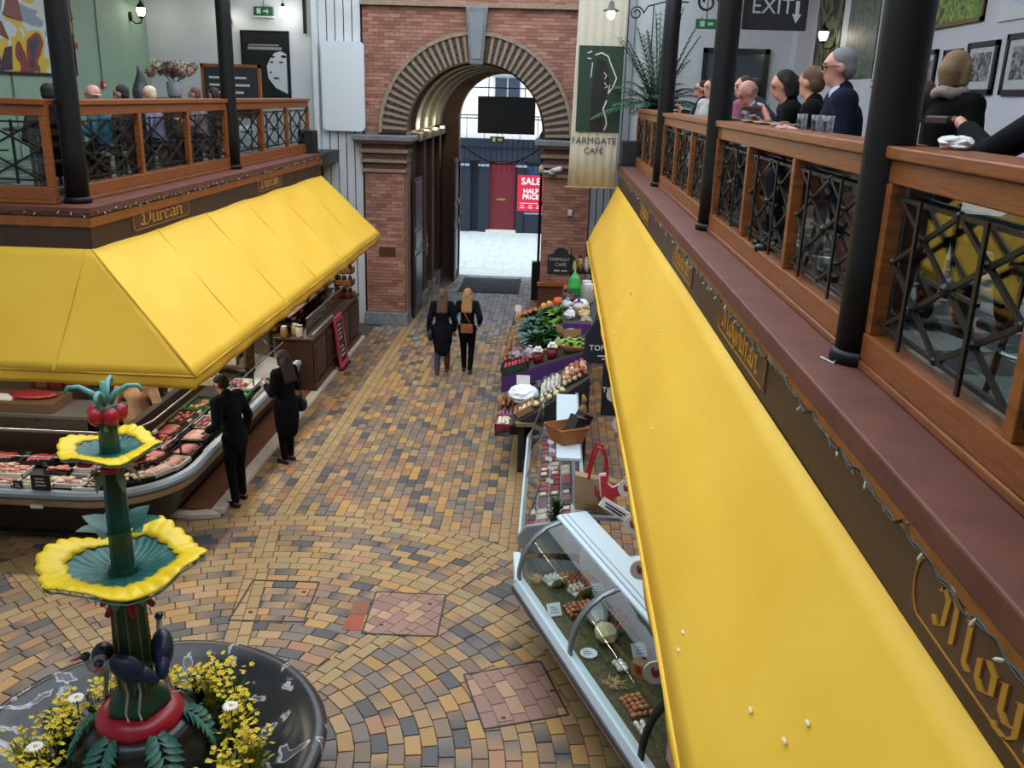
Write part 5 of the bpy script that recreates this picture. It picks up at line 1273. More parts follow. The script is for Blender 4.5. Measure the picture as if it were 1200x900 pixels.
# paper discs hanging along the awning
for i,(y,z) in enumerate(((10.07,1.92),(8.93,1.97),(7.76,1.77),(6.99,1.78),(6.24,1.77),(5.05,1.69))):
    t = thing('hanging_disc','white paper disc with a red rooster under the awning, %s' % ('farthest of the row','second farthest','above the jute bag side','above the egg case far end','over the egg case middle','nearest the camera')[i],'disc',(.78,y,z),group='rooster discs under the awning')
    MB().tube([(0,-.006,0),(0,.006,0)],.085,20).build('disc', mat('disc_white','#cfcac2',.7), t); mb = MB(); mb.ball((.0,-.008,-.005),(.03,.004,.028)); mb.ball((.02,-.008,.025),(.014,.004,.02)); mb.ball((-.025,-.008,.02),(.01,.004,.025)); mb.build('rooster_print', mat('print_red','#9d2f35'), t)
    MB().tube([(0,0,.08),(0,0,2.76-z)],.003,4).build('string', M_white, t)
bcl = thing('black_banner','black cloth banner reading TOM DUR hanging behind the chilled case','banner',(.78,10.4,1.55)); MB().box(-.12,.3,-.01,.01,0,.7).build('cloth', mat('cloth_black','#16171a',.8), bcl); text('TOM DUR', .085, wht, (.08,-.014,.3),(1,0,0),(0,0,1), bcl); MB().box(-.0,.2,-.013,-.01,.24,.255).build('underline', mat('dull_white','#b9bcba'), bcl)
MB().tube([(-.14,0,.7),(.32,0,.7)],.012,6).build('rod', M_steel, bcl)
for x in (.15,.3): MB().tube([(x,0,.7),(x,0,1.512 if x < .2 else 1.56)],.004,4).build('cord', M_black, bcl)
gb = thing('garlic_plait','brown string-tied bundle hanging by the black banner','bundle',(.45,10.4,1.5)); MB().ball((0,0,.1),(.05,.05,.08),10,7,jit=.08).build('bundle', mat('twine','#8d6d42',.8), gb, True); MB().tube([(0,0,.17),(.01,0,.24),(-.01,0,.3)],[.02,.035,.012],8).build('bundle_top', mat('twine','#8d6d42'), gb, True); MB().tube([(0,0,-1.49),(0,0,.05)],.012,6).build('pole', M_white, gb)
# ------------------------------------------------------------------ right: vegetable stands
random.seed(44)
purple = mat('purple_cloth','#4a2466',.7,var=.1,scale=5); blk = mat('stand_black','#1e1f20',.6)
VA = thing('low_produce_stand','black sloping produce stand with a timber rim, nearest part of the greengrocer','stand',(0,12.1,0))
MB().prism3([(-.36,0,.78),(.6,0,.86),(.6,0,1.5)][::1],(0,.03,0)).build('end_panel', blk, VA)
MB().box(-.42,.62,-.04,.06,.74,.79).build('timber_rim', mat('rim_wood','#8a7050',.6,var=.2,scale=8), VA)
MB().prism3([(-.7,.03,.6),(.62,.03,1.42),(.62,.03,1.39),(-.7,.03,.57)][::-1],(0,1.4,0)).build('sloped_deck', mat('deck_dark','#2b2a28',.7), VA)
for (x,y) in ((-.38,.05),(.5,.05),(-.38,1.3),(.5,1.3)): MB().box(x,x+.08,y,y+.08,0,.76).build('leg', blk, VA)
MB().box(-.3,.6,.3,1.3,.1,.5).build('under_crate', mat('under_dark','#232220',.8), VA)
VB = thing('vegetable_stand','stepped vegetable stand draped in purple cloth','stand',(0,13.62,0))
MB().prism3([(-.72,0,.955),(.66,0,1.45),(.66,0,1.2),(-.72,0,.72)][::-1],(0,4.2,0)).build('purple_drape', purple, VB)
MB().box(-.6,.66,.06,4.15,0,.75).build('base', blk, VB); MB().box(.0,.66,.02,.06,.75,1.19).build('base_front', blk, VB); MB().box(.22,.7,1.25,4.2,1.2,1.6).build('upper_step', mat('deck_dark','#2b2a28'), VB); MB().box(.215,.7,1.2,1.26,1.3,1.6).build('step_drape', purple, VB); MB().prism3([(-.73,.02,.967),(.66,.02,1.467),(.66,.02,1.455),(-.73,.02,.955)][::-1],(0,4.18,0)).build('deck_mat', mat('deck_dark','#2b2a28'), VB)
def zA(x): return .605+.62*(x+.7)
def zB(x): return .968+.36*(x+.72)
slopeA, slopeB = -math.atan(.62), -math.atan(.36)
veg = {}
def vm(n, h, v=.25, s=20): return mat('veg_'+n, h, .55, var=v, scale=s)
LEAFM = {}
def leafy(kind, seed, R, n, w_, up):
    key = (kind, seed)
    if key not in LEAFM:
        mb = MB()
        for k in range(n):
            a = random.uniform(0,2*pi); t = random.uniform(.15,1); l = R*(.55+.5*t)
            mb.leaf((0,0,R*.1),(l*cos(a)*t**.5, l*sin(a)*t**.5, R*up*(1.25-t)+R*.12), w_*R, curl=.35, n=4)
        LEAFM[key] = mb
    return LEAFM[key]
def put(mb, name, m, loc, rot, label, cat, grp, smooth=False):
    key = (name, id(mb), m.name)
    if key not in veg: veg[key] = mb.mesh(name, m, smooth)
    o = bpy.data.objects.new(name, veg[key]); COL.objects.link(o); o.location = loc; o.rotation_euler = rot; return tag(o, label, cat, grp)
BALL = MB().ball((0,0,0),(1,1,.85),12,8); ONION = MB().lathe([(0,-.8),(.6,-.7),(1,-.1),(.85,.45),(.3,.8),(.12,1.2),(0,1.25)],12); POT = MB().ball((0,0,0),(1.25,.9,.8),10,7,jit=.05)
def pile(mbs, name, m, r, cx, cy, nx, ny, dx, dy, zf, label, cat, grp, lay=1):
    for L_ in range(lay):
        for i in range(nx-L_):
            for k in range(ny-L_):
                x = cx+(i-(nx-1-L_)/2)*dx+random.uniform(-.008,.008); y = cy+(k-(ny-1-L_)/2)*dy+random.uniform(-.008,.008)
                o = put(mbs, name, random.choice(m) if isinstance(m,list) else m, (x,y,zf(x)+.03+r*.8+L_*r*1.5), (random.uniform(-.5,.5),random.uniform(-.5,.5),random.uniform(0,6)), label, cat, grp, True); o.scale = (r,)*3
def crate(x, y, w_, l, h, zf, m, label, name='crate', slope=slopeB, slats=False):
    t = thing(name, label, 'crate', (x,y,zf(x)+.012)); t.rotation_euler = (0,slope,0)
    MB().box(-w_/2,w_/2,-l/2,l/2,0,.012).build('crate_floor', m, t)
    if slats:
        for z in (.02,.07):
            for yy in (-l/2,l/2-.012): MB().box(-w_/2,w_/2,yy,yy+.012,z,z+.04).build('slat', m, t)
            for xx in (-w_/2,w_/2-.012): MB().box(xx,xx+.012,-l/2,l/2,z,z+.04).build('slat', m, t)
    else: MB().box(-w_/2,w_/2,-l/2,-l/2+.014,.012,h).box(-w_/2,w_/2,l/2-.014,l/2,.012,h).box(-w_/2,-w_/2+.014,-l/2,l/2,.012,h).box(w_/2-.014,w_/2,-l/2,l/2,.012,h).build('crate_sides', m, t)
    return t
cw = mat('crate_wood','#a98f63',.7,var=.2,scale=10); cg = mat('crate_green','#22352a',.6); cr_ = mat('box_red','#8e1f2d',.5); cgy = mat('box_grey','#4a4d50',.6); kr = mat('kraft','#9c7a55')
# front edge boxes of the low stand
crate(-.6,12.35,.24,.4,.1,lambda x:.62,cr_,'red tray at the outer tip of the low stand','tray',0); MB().box(-.72,-.5,12.14,12.55,.55,.62).build('tray_support', cgy, None).parent = None
o = bpy.data.objects['tray_support']; tag(o,'grey shelf bracket under the red tray','bracket')
pile(POT,'mushroom',vm('mush','#d2c9b4',.1),.03,-.6,12.35,4,6,.055,.06,lambda x:.62,'cream mushroom in the red tray at the outer tip of the stand','mushroom','mushrooms in the red tray',2)
pile(POT,'shallot',vm('shal','#8a5a72',.3),.026,-.6,12.72,4,4,.05,.06,lambda x:.66,'purple shallot heaped beside the mushrooms','shallot','purple shallots')
crate(-.28,12.38,.3,.34,.09,zA,kr,'cardboard box of pale roots behind the red tray','cardboard_box',slopeA); pile(POT,'root_vegetable',[vm('rt1','#a8745a'),vm('rt2','#cfc4b0')],.03,-.28,12.4,4,5,.06,.06,zA,'pale root vegetable in the low cardboard box','root vegetable','roots in the cardboard box')
# white bag of garlic
gbag = thing('plastic_bag','big white plastic bag heaped on the low produce stand','bag',(-.34,12.9,zA(-.34)+.01)); MB().ball((0,0,.12),(.22,.26,.13),18,12,jit=.09).build('bag_body', mat('bag_white','#d8e1ea',.4), gbag); o = MB().box(-.1,.1,-.005,.005,.2,.34).build('bag_card', mat('paper_white','#dcdcd8'), gbag); o.location = (-.02,.22,0)
pile(ONION,'garlic_bulb',vm('garl','#c9c3ba',.1),.03,.06,12.8,5,9,.06,.07,zA,'garlic bulb in the grey-white row of the low stand','garlic','garlic bulbs on the low stand',2)
pile(POT,'dark_net_bag',vm('netb','#3d4148',.2),.05,-.02,13.15,3,3,.1,.1,zA,'small dark net bag behind the garlic','net bag','dark net bags')
pile(ONION,'ginger_piece',[vm('gin','#c0966a'),vm('gin2','#9a5238'),vm('gin3','#d3bfa6')],.04,.4,12.8,5,8,.07,.08,zA,'tan or russet root in the upper rows of the low stand','root vegetable','roots in the upper rows',2)
pile(POT,'banana_shallot',vm('bsh','#cfc38a'),.04,.0,12.3,6,2,.09,.08,zA,'yellowish shallot along the near edge of the low stand','shallot','shallots along the near edge')
pile(ONION,'onion',[vm('on1','#8a4a2c'),vm('on2','#a2623a'),vm('on3','#5f2f2a')],.04,-.6,13.05,3,6,.085,.085,lambda x:.66,'brown onion on the aisle side of the low stand','onion','brown onions',2)
for k in range(5):
    x, y = -.62+random.uniform(-.06,.06), 12.55+.2*random.random(); put(leafy('dk',k%2,.1,26,.5,.9),'herb_bunch',vm('herb','#2e5531',.4),(x,y+.25,.68),(0,0,random.uniform(0,6)),'dark green herb bunch hanging on the aisle side of the low stand','herbs','herb bunches')
# stepped stand contents
for i,(x,y) in enumerate(((-.58,15.7),(-.56,16.25))):
    crate(x,y,.34,.45,.12,zB,cw,'%s slatted wooden crate on the aisle side of the vegetable stand' % ('near','far')[i],'slatted_crate',slopeB,True)
    pile(POT,'potato',vm('pot','#a5774c'),.035,x,y,4,5,.075,.08,lambda q:zB(q)-.01,'potato in the %s slatted crate' % ('near','far')[i],'potato','potatoes in slatted crates')
crate(-.5,13.85,.44,.36,.12,zB,cg,'dark green crate of radishes at the corner of the vegetable stand'); pile(BALL,'radish',[vm('rad','#b0243a'),vm('rad2','#c83a4e')],.024,-.5,13.85,7,6,.055,.055,lambda q:zB(q)+.05,'red radish in the dark green corner crate','radish','radishes',1)
t = thing('clear_bag','large clear plastic bag slumped over the radish crate','bag',(-.42,14.25,zB(-.42)+.04)); MB().ball((0,0,.1),(.24,.26,.12),16,10,jit=.1).build('bag_film', glassmat('bag_film','#e6dfe4',1.5,.12), t); pile(BALL,'pink_radish',vm('prad','#b58a92',.3),.03,-.42,14.25,5,5,.07,.07,zB,'pinkish radish inside the clear bag','radish','radishes in the clear bag')
pile(ONION,'sweet_potato',[vm('sp','#9a5f40'),vm('sp2','#7c4a3a')],.045,-.62,14.75,3,8,.09,.095,zB,'russet sweet potato on the aisle side of the vegetable stand','sweet potato','sweet potatoes',2)
for i,x in enumerate((-.16,.06)):
    t = thing('red_tub','%s dark red tub of white mushrooms on the purple drape' % ('left','right')[i],'tub',(x,13.86,zB(x)+.04)); MB().lathe([(.07,-.04),(.1,.12),(.09,.12)],16).build('tub', mat('tub_red','#6d1420',.5), t, True)
    pile(BALL,'white_mushroom',vm('wm','#d8d5d0',.06),.028,x,13.86,3,3,.05,.05,lambda q,x=x:zB(x)+.15,'white button mushroom in the %s red tub' % ('left','right')[i],'mushroom','mushrooms in red tubs',2)
t = thing('salad_basket','wide brown basket of lettuce leaves on the purple drape','basket',(.42,14.0,zB(.42)+.03)); MB().lathe([(.18,-.05),(.3,.08),(.28,.08),(.16,-.03)],24).build('basket', mat('wicker','#a3683a'), t, True)
for k in range(6): a = k*1.05; put(leafy('sal',k%3,.13,24,.55,.7),'lettuce',vm('let','#7fae45',.35),(.42+.15*cos(a),14.0+.14*sin(a),zB(.42)+.06),(random.uniform(-.3,.3),0,a),'pale green lettuce in the wide brown basket','lettuce','lettuces in the basket')
dk_g, md_g, br_g, bl_g = vm('dkg','#24452b',.4), vm('mdg','#3f6f3a',.4), vm('brg','#6f9a3f',.4), vm('blg','#4d6f68',.35)
rows = [(-.36,15.3,'k',bl_g),(-.3,15.8,'k',bl_g),(-.34,16.4,'k',dk_g),(-.1,15.2,'c',dk_g),(-.08,15.75,'c',br_g),(.0,16.3,'k',dk_g),(.05,14.75,'c',md_g),(-.14,14.6,'l',md_g),(.2,15.4,'c',br_g),(.18,16.0,'l',br_g),(-.3,14.85,'l',bl_g),(.3,16.6,'c',dk_g)]
for i,(x,y,kd,m) in enumerate(rows):
    put(leafy(kd,i%3,.33 if kd != 'c' else .26,60,.5 if kd == 'c' else .38,.8),{'k':'kale_bunch','c':'cabbage','l':'leaf_green'}[kd],m,(x,y,zB(x)+.03),(0,slopeB*.6,random.uniform(0,6)),{'k':'bushy kale bunch among the greens of the vegetable stand','c':'leafy cabbage among the greens of the vegetable stand','l':'loose leafy green bunch on the vegetable stand'}[kd],'vegetable','leafy greens on the stand')
for k in range(7): x = .0+.03*k; o = MB().tube([(0,-.2,0),(0,.02,.01),(0,.22,.05)],[.014,.017,.03],8).build('leek', vm('leek','#6f9b6a',.3), None, True); o.location = (x,14.35+.01*k,zB(x)+.05+.01*(k%2)); o.rotation_euler = (0,0,-.5+.1*k); tag(o,'leek laid with its white end towards the camera','leek','leeks on the stand')
pile(BALL,'orange_fruit',vm('orng','#c9692a',.1),.05,-.42,17.1,4,4,.1,.1,lambda x:zB(x)+.06,'orange fruit in the row at the far end of the stand','orange','oranges at the far end'); pile(BALL,'tangerine',vm('tang','#d07a34',.1),.045,-.02,17.2,3,3,.1,.1,lambda x:zB(x)+.06,'tangerine beside the oranges at the far end','tangerine','tangerines')
t = thing('orange_pumpkin','single bright orange pumpkin among the greens','pumpkin',(.18,16.95,zB(.18)+.2)); MB().lathe([(0,-.1),(.09,-.08),(.14,0),(.1,.08),(.02,.09)],20,wob=lambda t,r,z:1+.06*cos(8*t)).build('pumpkin_flesh', vm('pump','#d8532a',.12), t, True); MB().tube([(0,0,.08),(.01,0,.14)],.014,6).build('pumpkin_stalk', md_g, t)
pile(BALL,'yellow_pepper',vm('yp','#d9b02a',.1),.06,.05,17.6,4,2,.12,.12,zB,'yellow pepper at the very back of the vegetable stand','pepper','yellow peppers',1); pile(BALL,'tomato',vm('tom','#b8322a',.1),.04,.42,17.6,4,4,.09,.09,lambda x:1.58,'red tomato on the upper step at the back','tomato','tomatoes')
t = thing('green_net_bag','bright green bag standing at the back of the vegetable stand','bag',(.45,17.2,1.6)); MB().lathe([(.12,0),(.15,.14),(.1,.32),(.03,.42)],12).build('bag', mat('bag_green','#2f9a48',.5,var=.2,scale=10), t); MB().tube([(0,0,.4),(0,0,.48)],.012,6).build('tie', M_white, t)
for i,(x,y,s_) in enumerate(((.33,14.95,1.0),(.5,15.5,.8))):
    t = thing('cardboard_box','open cardboard box of produce on the purple step, %s' % ('nearer one','farther one')[i],'box',(x,y,1.6 if i else zB(x)+.02),.3); b_ = MB(); w_, l, h = .16*s_, .2*s_, .15
    b_.box(-w_,w_,-l,l,0,.01).box(-w_,-w_+.01,-l,l,0,h).box(w_-.01,w_,-l,l,0,h).box(-w_,w_,-l,-l+.01,0,h).box(-w_,w_,l-.01,l,0,h); b_.build('box_body', kr, t)
    MB().ball((0,0,.13),(w_*.8,l*.8,.07),10,7,jit=.15).build('produce_bag', mat('film_grey','#a9adad'), t, True)
t = thing('glass_bowl','upturned pale plastic bowl on the purple step','bowl',(.55,16.1,1.6)); MB().lathe([(.16,0),(.15,.08),(.09,.14),(.0,.15)],20).build('bowl', mat('bowl_white','#c6d0d6',.2), t, True); MB().lathe([(.17,0),(.17,.012)],20).build('bowl_rim', M_white, t)
t = thing('round_label','round white label with a print standing at the right of the greens','label',(.62,15.05,zB(.62)+.06)); MB().tube([(0,-.006,.08),(0,.006,.08)],.1,20).build('disc', mat('disc_white','#cfcac2'), t); MB().tube([(0,-.012,.08),(0,-.006,.08)],.035,14).build('print', kr, t); MB().box(-.01,.01,0,.01,-.06,.05).build('pick', M_wood, t)
# jars and bottles on a rack behind
br = thing('bottle_rack','black shelf rack of jars and bottles at the far end of the right stalls','rack',(.62,18.3,0))
for z in (1.0,1.42,1.85): MB().box(-.24,.2,-.3,.3,z,z+.02).build('rack_shelf', M_black, br)
for (x,y) in ((-.24,-.3),(-.24,.28),(.18,-.3),(.18,.28)): MB().box(x,x+.02,y,y+.02,0,2.25).build('rack_post', M_black, br)
for z in (1.022,1.442,1.872):
    for i in range(3):
        for k in range(4):
            h = random.uniform(.16,.26); t = thing('bottle','small jar or bottle on the black rack at the end of the right stalls','bottle',(.46+i*.12,18.08+k*.13,z),group='bottles on the black rack'); c = random.choice(['#c9b24a','#3a2a20','#8fa05a','#a8adb0','#6d4a2a'])
            MB().lathe([(.04,0),(.042,h*.6),(.02,h*.8),(.02,h*.9)],10).build('glass_body', mat('bot'+c,c,.2), t, True); MB().lathe([(.024,h*.9),(.024,h)],10).build('cap', random.choice([M_white,M_black,M_gold]), t)
for i,(x,y) in enumerate(((.72,16.75),(.74,16.45))):
    t = thing('storage_jar','%s big storage jar with a pale lid beside the upper step' % ('far','near')[i],'jar',(x-.05,y,1.6)); MB().lathe([(.1,0),(.11,.05),(.11,.26),(.08,.3)],16).build('jar_glass', mat('jar_grey','#8f8f8a',.2), t, True); MB().lathe([(.09,.3),(.09,.36)],16).build('lid', M_white, t)
t = thing('hanging_apron','dark navy apron reading TOM D hanging at the edge of the right awning','apron',(.8,13.1,1.42)); mb = MB(); mb.prism3([(-.28,0,0),(.3,0,0),(.28,0,.45),(.12,0,.7),(-.12,0,.66),(-.26,0,.42)],(0,.025,0)); mb.build('apron_cloth', mat('navy_cloth','#1b2033',.8), t, bevel=.008); text('TOM D', .12, wht, (0,-.006,.2),(1,0,0),(0,0,1), t); MB().tube([(-.12,.01,.66),(0,.01,1.2),(.12,.01,.68)],.012,6).build('neck_strap', mat('navy_cloth','#1b2033'), t); MB().box(-.06,.06,-.004,0,.11,.125).build('small_print', wht, t)
t = thing('white_price_post','small white price stick at the outer corner of the vegetable stand','price stick',(-.62,17.3,zB(-.62))); MB().box(-.03,.03,-.01,.01,0,.32).build('stick', M_white, t); MB().box(-.06,.06,-.012,-.01,.2,.32).build('ticket', mat('paper_white','#dcdcd8'), t)

crate(-.42,17.1,.46,.46,.09,lambda x:zB(x)-.0,cw,'slatted crate of oranges at the far end of the stand','slatted_crate',slopeB,True); crate(-.02,17.2,.34,.36,.09,lambda x:zB(x)-.0,cw,'slatted crate of tangerines beside the oranges','slatted_crate',slopeB,True)
for i,(x,y,c,lab) in enumerate(((.3,15.9,'#a9b4bd','crumpled grey-blue bag on the upper step'),(.34,15.15,'#c9d3da','pale crumpled bag by the cardboard boxes'),(.5,15.85,'#6a3f86','small purple bag on the upper step'),(.36,16.5,'#4f3a2c','dark brown sack on the upper step'),(.58,15.25,'#b7a06a','straw coloured packet at the front of the upper step'),(-.55,14.45,'#b9a9b4','pale mauve net bag on the aisle side'),(-.3,14.3,'#c7bfc6','clear bag of pale produce behind the radishes'))):
    t = thing('produce_bag', lab, 'bag', (x,y,1.6 if x > .22 and y > 14.8 else zB(x)+.01)); MB().ball((0,0,.08),(.1,.12,.085),12,8,jit=.14).build('bag_body', mat('pbag'+c,c,.5,var=.15,scale=10), t); MB().tube([(0,0,.15),(.01,0,.2)],[.02,.035],7).build('bag_neck', mat('pbag'+c,c), t)
pile(POT,'beetroot',vm('beet','#5a2336'),.04,.35,16.9,3,3,.085,.085,lambda x:1.58,'dark beetroot on the upper step behind the brown sack','beetroot','beetroots',1)
pile(BALL,'lime',vm('lime','#7fa33a'),.035,.6,15.75,3,4,.075,.075,lambda x:1.58,'green lime beside the pale bowl on the upper step','lime','limes',1)
pile(POT,'carrot_bunch',vm('carr','#c8702f'),.04,-.2,16.75,4,2,.1,.1,lambda x:zB(x)+.03,'orange carrot end in the row before the oranges','carrot','carrots',1)
# ------------------------------------------------------------------ people
random.seed(55)
SKIN = {k: mat('skin_'+k, h, .5, var=.06, scale=10) for k,h in dict(fair='#c9937c',pink='#cf9686',tan='#a97456').items()}
PEND = []
def remesh(mb, name, m, parent, vox=.016, it=4):
    q = bpy.data.objects.new(name, mb.mesh(name, m)); COL.objects.link(q); q.parent = parent
    r = q.modifiers.new('r','REMESH'); r.mode = 'VOXEL'; r.voxel_size = vox
    s = q.modifiers.new('s','SMOOTH'); s.iterations = it; s.factor = .5
    PEND.append([q, m, None]); return q
def finish_remesh():
    dg = bpy.context.evaluated_depsgraph_get()
    new = [bpy.data.meshes.new_from_object(q.evaluated_get(dg)) for q,_,_ in PEND]
    for (q, m, fm), me in zip(PEND, new):
        if fm:
            bmj = bmesh.new(); bmj.from_mesh(me); bmj.from_mesh(fm); bmj.to_mesh(me); bmj.free(); bpy.data.meshes.remove(fm)
        me.materials.clear(); me.materials.append(m); me.polygons.foreach_set('use_smooth', [True]*len(me.polygons)); me.polygons.foreach_set('material_index', [0]*len(me.polygons))
        old = q.data; q.modifiers.clear(); q.data = me; me.name = q.name; bpy.data.meshes.remove(old)
def rotv(v, ax, a): return Matrix.Rotation(a, 3, ax) @ Vector(v)
def person(label, loc, rotz, pose='stand', lean=0.0, head=(0,0), hands=None, top='#1b1c20', bottom='#1c1d22', skin='fair', hair='#2a1d17', hairstyle='short', garment='jacket', scale=1.0, feet=((-.1,.0),(.1,.0)), seat=.65, extras=(), vox=.017, shoe='#151515', legs=None, collar=None):
    # local frame: facing +Y, origin between the feet on the floor
    t = thing('person', label, 'person', loc, rotz); t.scale = (scale,)*3
    sk = SKIN[skin]
    if pose == 'sit':
        hz = seat+.1; hip = [Vector((-.09,0,hz)), Vector((.09,0,hz))]; knee = [Vector((-.12,.42,hz+.0)), Vector((.12,.42,hz+.0))]; ank = [Vector((-.12,.34,hz-.42)), Vector((.12,.34,hz-.42))]
    else:
        hz = .92; hip = [Vector((-.09,0,hz)), Vector((.09,0,hz))]
        ank = [Vector((f[0],f[1],.08+(f[2] if len(f) > 2 else 0))) for f in feet]
        knee = [(hip[i]+ank[i])/2+Vector((0,.03+(.04 if len(feet[i]) > 2 else 0),.02)) for i in (0,1)]
    pel = Vector((0,0,hz+.03))
    def up(v): return pel+rotv(Vector(v), 'X', -lean)          # torso leans forward about the hips
    chest, neck, hd = up((0,.0,.34)), up((0,-.01,.52)), None
    bw = .87 if hairstyle in ('bob','long','bun') else 1.0; sh = [up((-.185*bw,0,.455)), up((.185*bw,0,.455))]
    hd = neck + rotv(rotv((0,.03,.14),'X',-lean*.5-head[1]),'Z',head[0])
    if hands is None: hands = [(-.24,.06,.83),(.24,.06,.83)] if pose == 'stand' else [(-.16,.36,hz+.3),(.16,.36,hz+.3)]
    hand = [Vector(h) for h in hands]; elb = []; wri = []
    for i in (0,1):
        d = hand[i]-sh[i]; L = d.length; a, b = .29, .34
        if L > a+b-.01: hand[i] = sh[i]+d.normalized()*(a+b-.01); d = hand[i]-sh[i]; L = d.length
        h = sqrt(max(0, a*a-((a*a-b*b+L*L)/(2*L))**2)); mid = sh[i]+d.normalized()*((a*a-b*b+L*L)/(2*L))
        down = Vector(((-.45 if i == 0 else .45),-.5,-1)); n = down-d.normalized()*down.dot(d.normalized()); n.normalize()
        elb.append(mid+n*h); wri.append(hand[i]-(hand[i]-elb[i]).normalized()*.09)
    # ---- body: one continuous skin
    b = MB()
    b.cap(pel, .13, up((0,0,.18)), .115); b.cap(up((0,0,.18)), .115, chest, .125); b.cap(sh[0], .07, sh[1], .07); b.ball(chest, (.155,.11,.14))
    b.cap(neck-Vector((0,0,.04)), .055, hd-Vector((0,0,.06)), .05)
    HM = Matrix.Rotation(head[0],3,'Z') @ Matrix.Rotation(-lean*.6-head[1],3,'X')
    hp = lambda x,y,z: hd+HM @ Vector((x,y,z))
    b.ball(hd+HM @ Vector((0,-.01,.03)), (.076,.095,.09), 14, 10, M=HM); b.ball(hp(0,.025,-.04), (.05,.056,.074), 12, 8, M=HM); b.ball(hp(0,.06,-.085),(.03,.025,.022),8,6)
    b.cap(hp(0,.088,.02),.009,hp(0,.104,-.02),.0135,8); b.ball(hp(0,.078,.04),(.05,.02,.014),10,6,M=HM); b.ball(hp(0,.082,-.056),(.026,.014,.011),8,5,M=HM)
    for s in (-1,1): b.ball(hp(s*.078,-.01,-.005),(.012,.022,.034),8,6,M=HM)
    for i in (0,1):
        b.cap(sh[i],.058,elb[i],.043); b.cap(elb[i],.043,wri[i],.028); fd = (hand[i]-wri[i]).normalized(); side = fd.cross(Vector((0,0,1)))
        if side.length < .1: side = Vector((1,0,0))
        side.normalize(); b.cap(wri[i],.027,hand[i],.03)
        b.cap(hip[i],.088,knee[i],.06); b.cap(knee[i],.058,ank[i],.038)
        ft_ = ank[i]+Vector((0,.1,-.05)); b.cap(ank[i]+Vector((0,-.02,-.04)),.035,ft_,.028)
    # fingers: four curled plus an opposed thumb, joined to the palm
    body = remesh(b, 'body', sk, t, vox)
    fg = MB()
    for i in (0,1):
        fd = (hand[i]-wri[i]).normalized(); side = fd.cross(Vector((0,0,1)))
        if side.length < .1: side = Vector((1,0,0))
        side.normalize(); dn = side.cross(fd).normalized(); dn = -dn if dn.z > 0 else dn
        for k,ln in enumerate((.062,.072,.068,.052)):
            p0 = hand[i]+side*(-.024+.016*k)+fd*.012; p1 = p0+fd*ln*.5; p2 = p1+(fd*.7+dn*.7)*ln*.45; fg.tube([p0,p1,p2],[.0092,.0088,.0072],6)
        sd = -1 if i == 0 else 1; p0 = wri[i]+side*(.02*-sd)+fd*.03; p1 = p0+(side*-sd*.7+fd*.7)*.035; p2 = p1+(fd+dn*.4).normalized()*.03; fg.tube([p0,p1,p2],[.011,.0095,.008],6)
    fm = bpy.data.meshes.new('f'); fm.from_pydata(fg.v,[],fg.f); PEND[-1][2] = fm
    ey = MB(); [ey.ball(hp(s*.03,.083,.012),(.011,.006,.007),8,5) for s in (-1,1)]
    for s in (-1,1): MB().ball(hp(s*.03,.080,.012),(.012,.007,.008),8,5).build('eye', mat('eye_dark','#2a2320',.3), body); MB().ball(hp(s*.03,.088,.036),(.019,.006,.004),8,4,M=HM).build('eyebrow', mat('hair'+hair,hair,.8), body)
    MB().ball(hp(0,.092,-.056),(.02,.006,.004),8,4,M=HM).build('mouth', mat('lips','#8d4f48',.5), body)
    # ---- clothes
    tm = mat('cloth'+top, top, .9, spec=.12, var=.12, scale=14, bump=.15, bscale=9); bm2 = mat('cloth'+bottom, bottom, .9, spec=.12, var=.1, scale=14)
    j = MB(); e = .016
    j.cap(pel+Vector((0,0,.02)), .135+e, up((0,0,.18)), .12+e); j.cap(up((0,0,.18)), .12+e, chest, .13+e); j.cap(sh[0],.072+e,sh[1],.072+e); j.ball(chest,((.16+e)*bw,.118+e,.15))
    for i in (0,1):
        j.cap(sh[i],.062+e,elb[i],.047+e); q = elb[i].lerp(wri[i],.55 if garment == 'shirt' else .95); j.cap(elb[i],.047+e,q,.036+e)
    if garment == 'coat':
        k = .42 if pose == 'stand' else .05
        for i in (0,1): j.cap(hip[i],.13,hip[i].lerp(knee[i],.75 if pose == 'stand' else .1),.1)
        j.cap(pel, .15+e, pel+Vector((0,-.01,-k*.45)), .165+e); j.cap(pel+Vector((0,-.01,-k*.45)), .165+e, pel+Vector((0,.0,-k)), .15+e)
    elif garment == 'jacket': j.cap(pel, .14+e, pel+Vector((0,0,-.1)), .145+e)
    j.cap(neck-Vector((0,0,.05)), .062+e, neck+Vector((0,0,.0)), .056+e)
    remesh(j, {'coat':'coat','jacket':'jacket','shirt':'shirt'}[garment], tm, t, vox, 5)
    p = MB(); p.cap(hip[0],.11,hip[1],.11)
    for i in (0,1): p.cap(hip[i],.1,knee[i],.07); p.cap(knee[i],.068,ank[i]+Vector((0,0,.02)),.052)
    remesh(p, 'trousers', bm2, t, vox, 3)
    for i in (0,1):
        s_ = MB(); a0 = ank[i]
        s_.cap(a0+Vector((0,-.03,-.045)),.042,a0+Vector((0,.13,-.055)),.032); remesh(s_,'shoe',mat('shoe'+shoe,shoe,.35),t,.012,2)
        if legs == 'boots':
            q = MB(); q.cap(knee[i]-Vector((0,0,.03)),.074,ank[i],.056); remesh(q,'boot_shaft',mat('shoe'+shoe,shoe,.35),t,.016,2)
    # ---- hair
    hm = mat('hair'+hair, hair, .6, spec=.2, var=.4, scale=30, stretch=(6,6,1), bump=.5, bscale=40); h = MB()
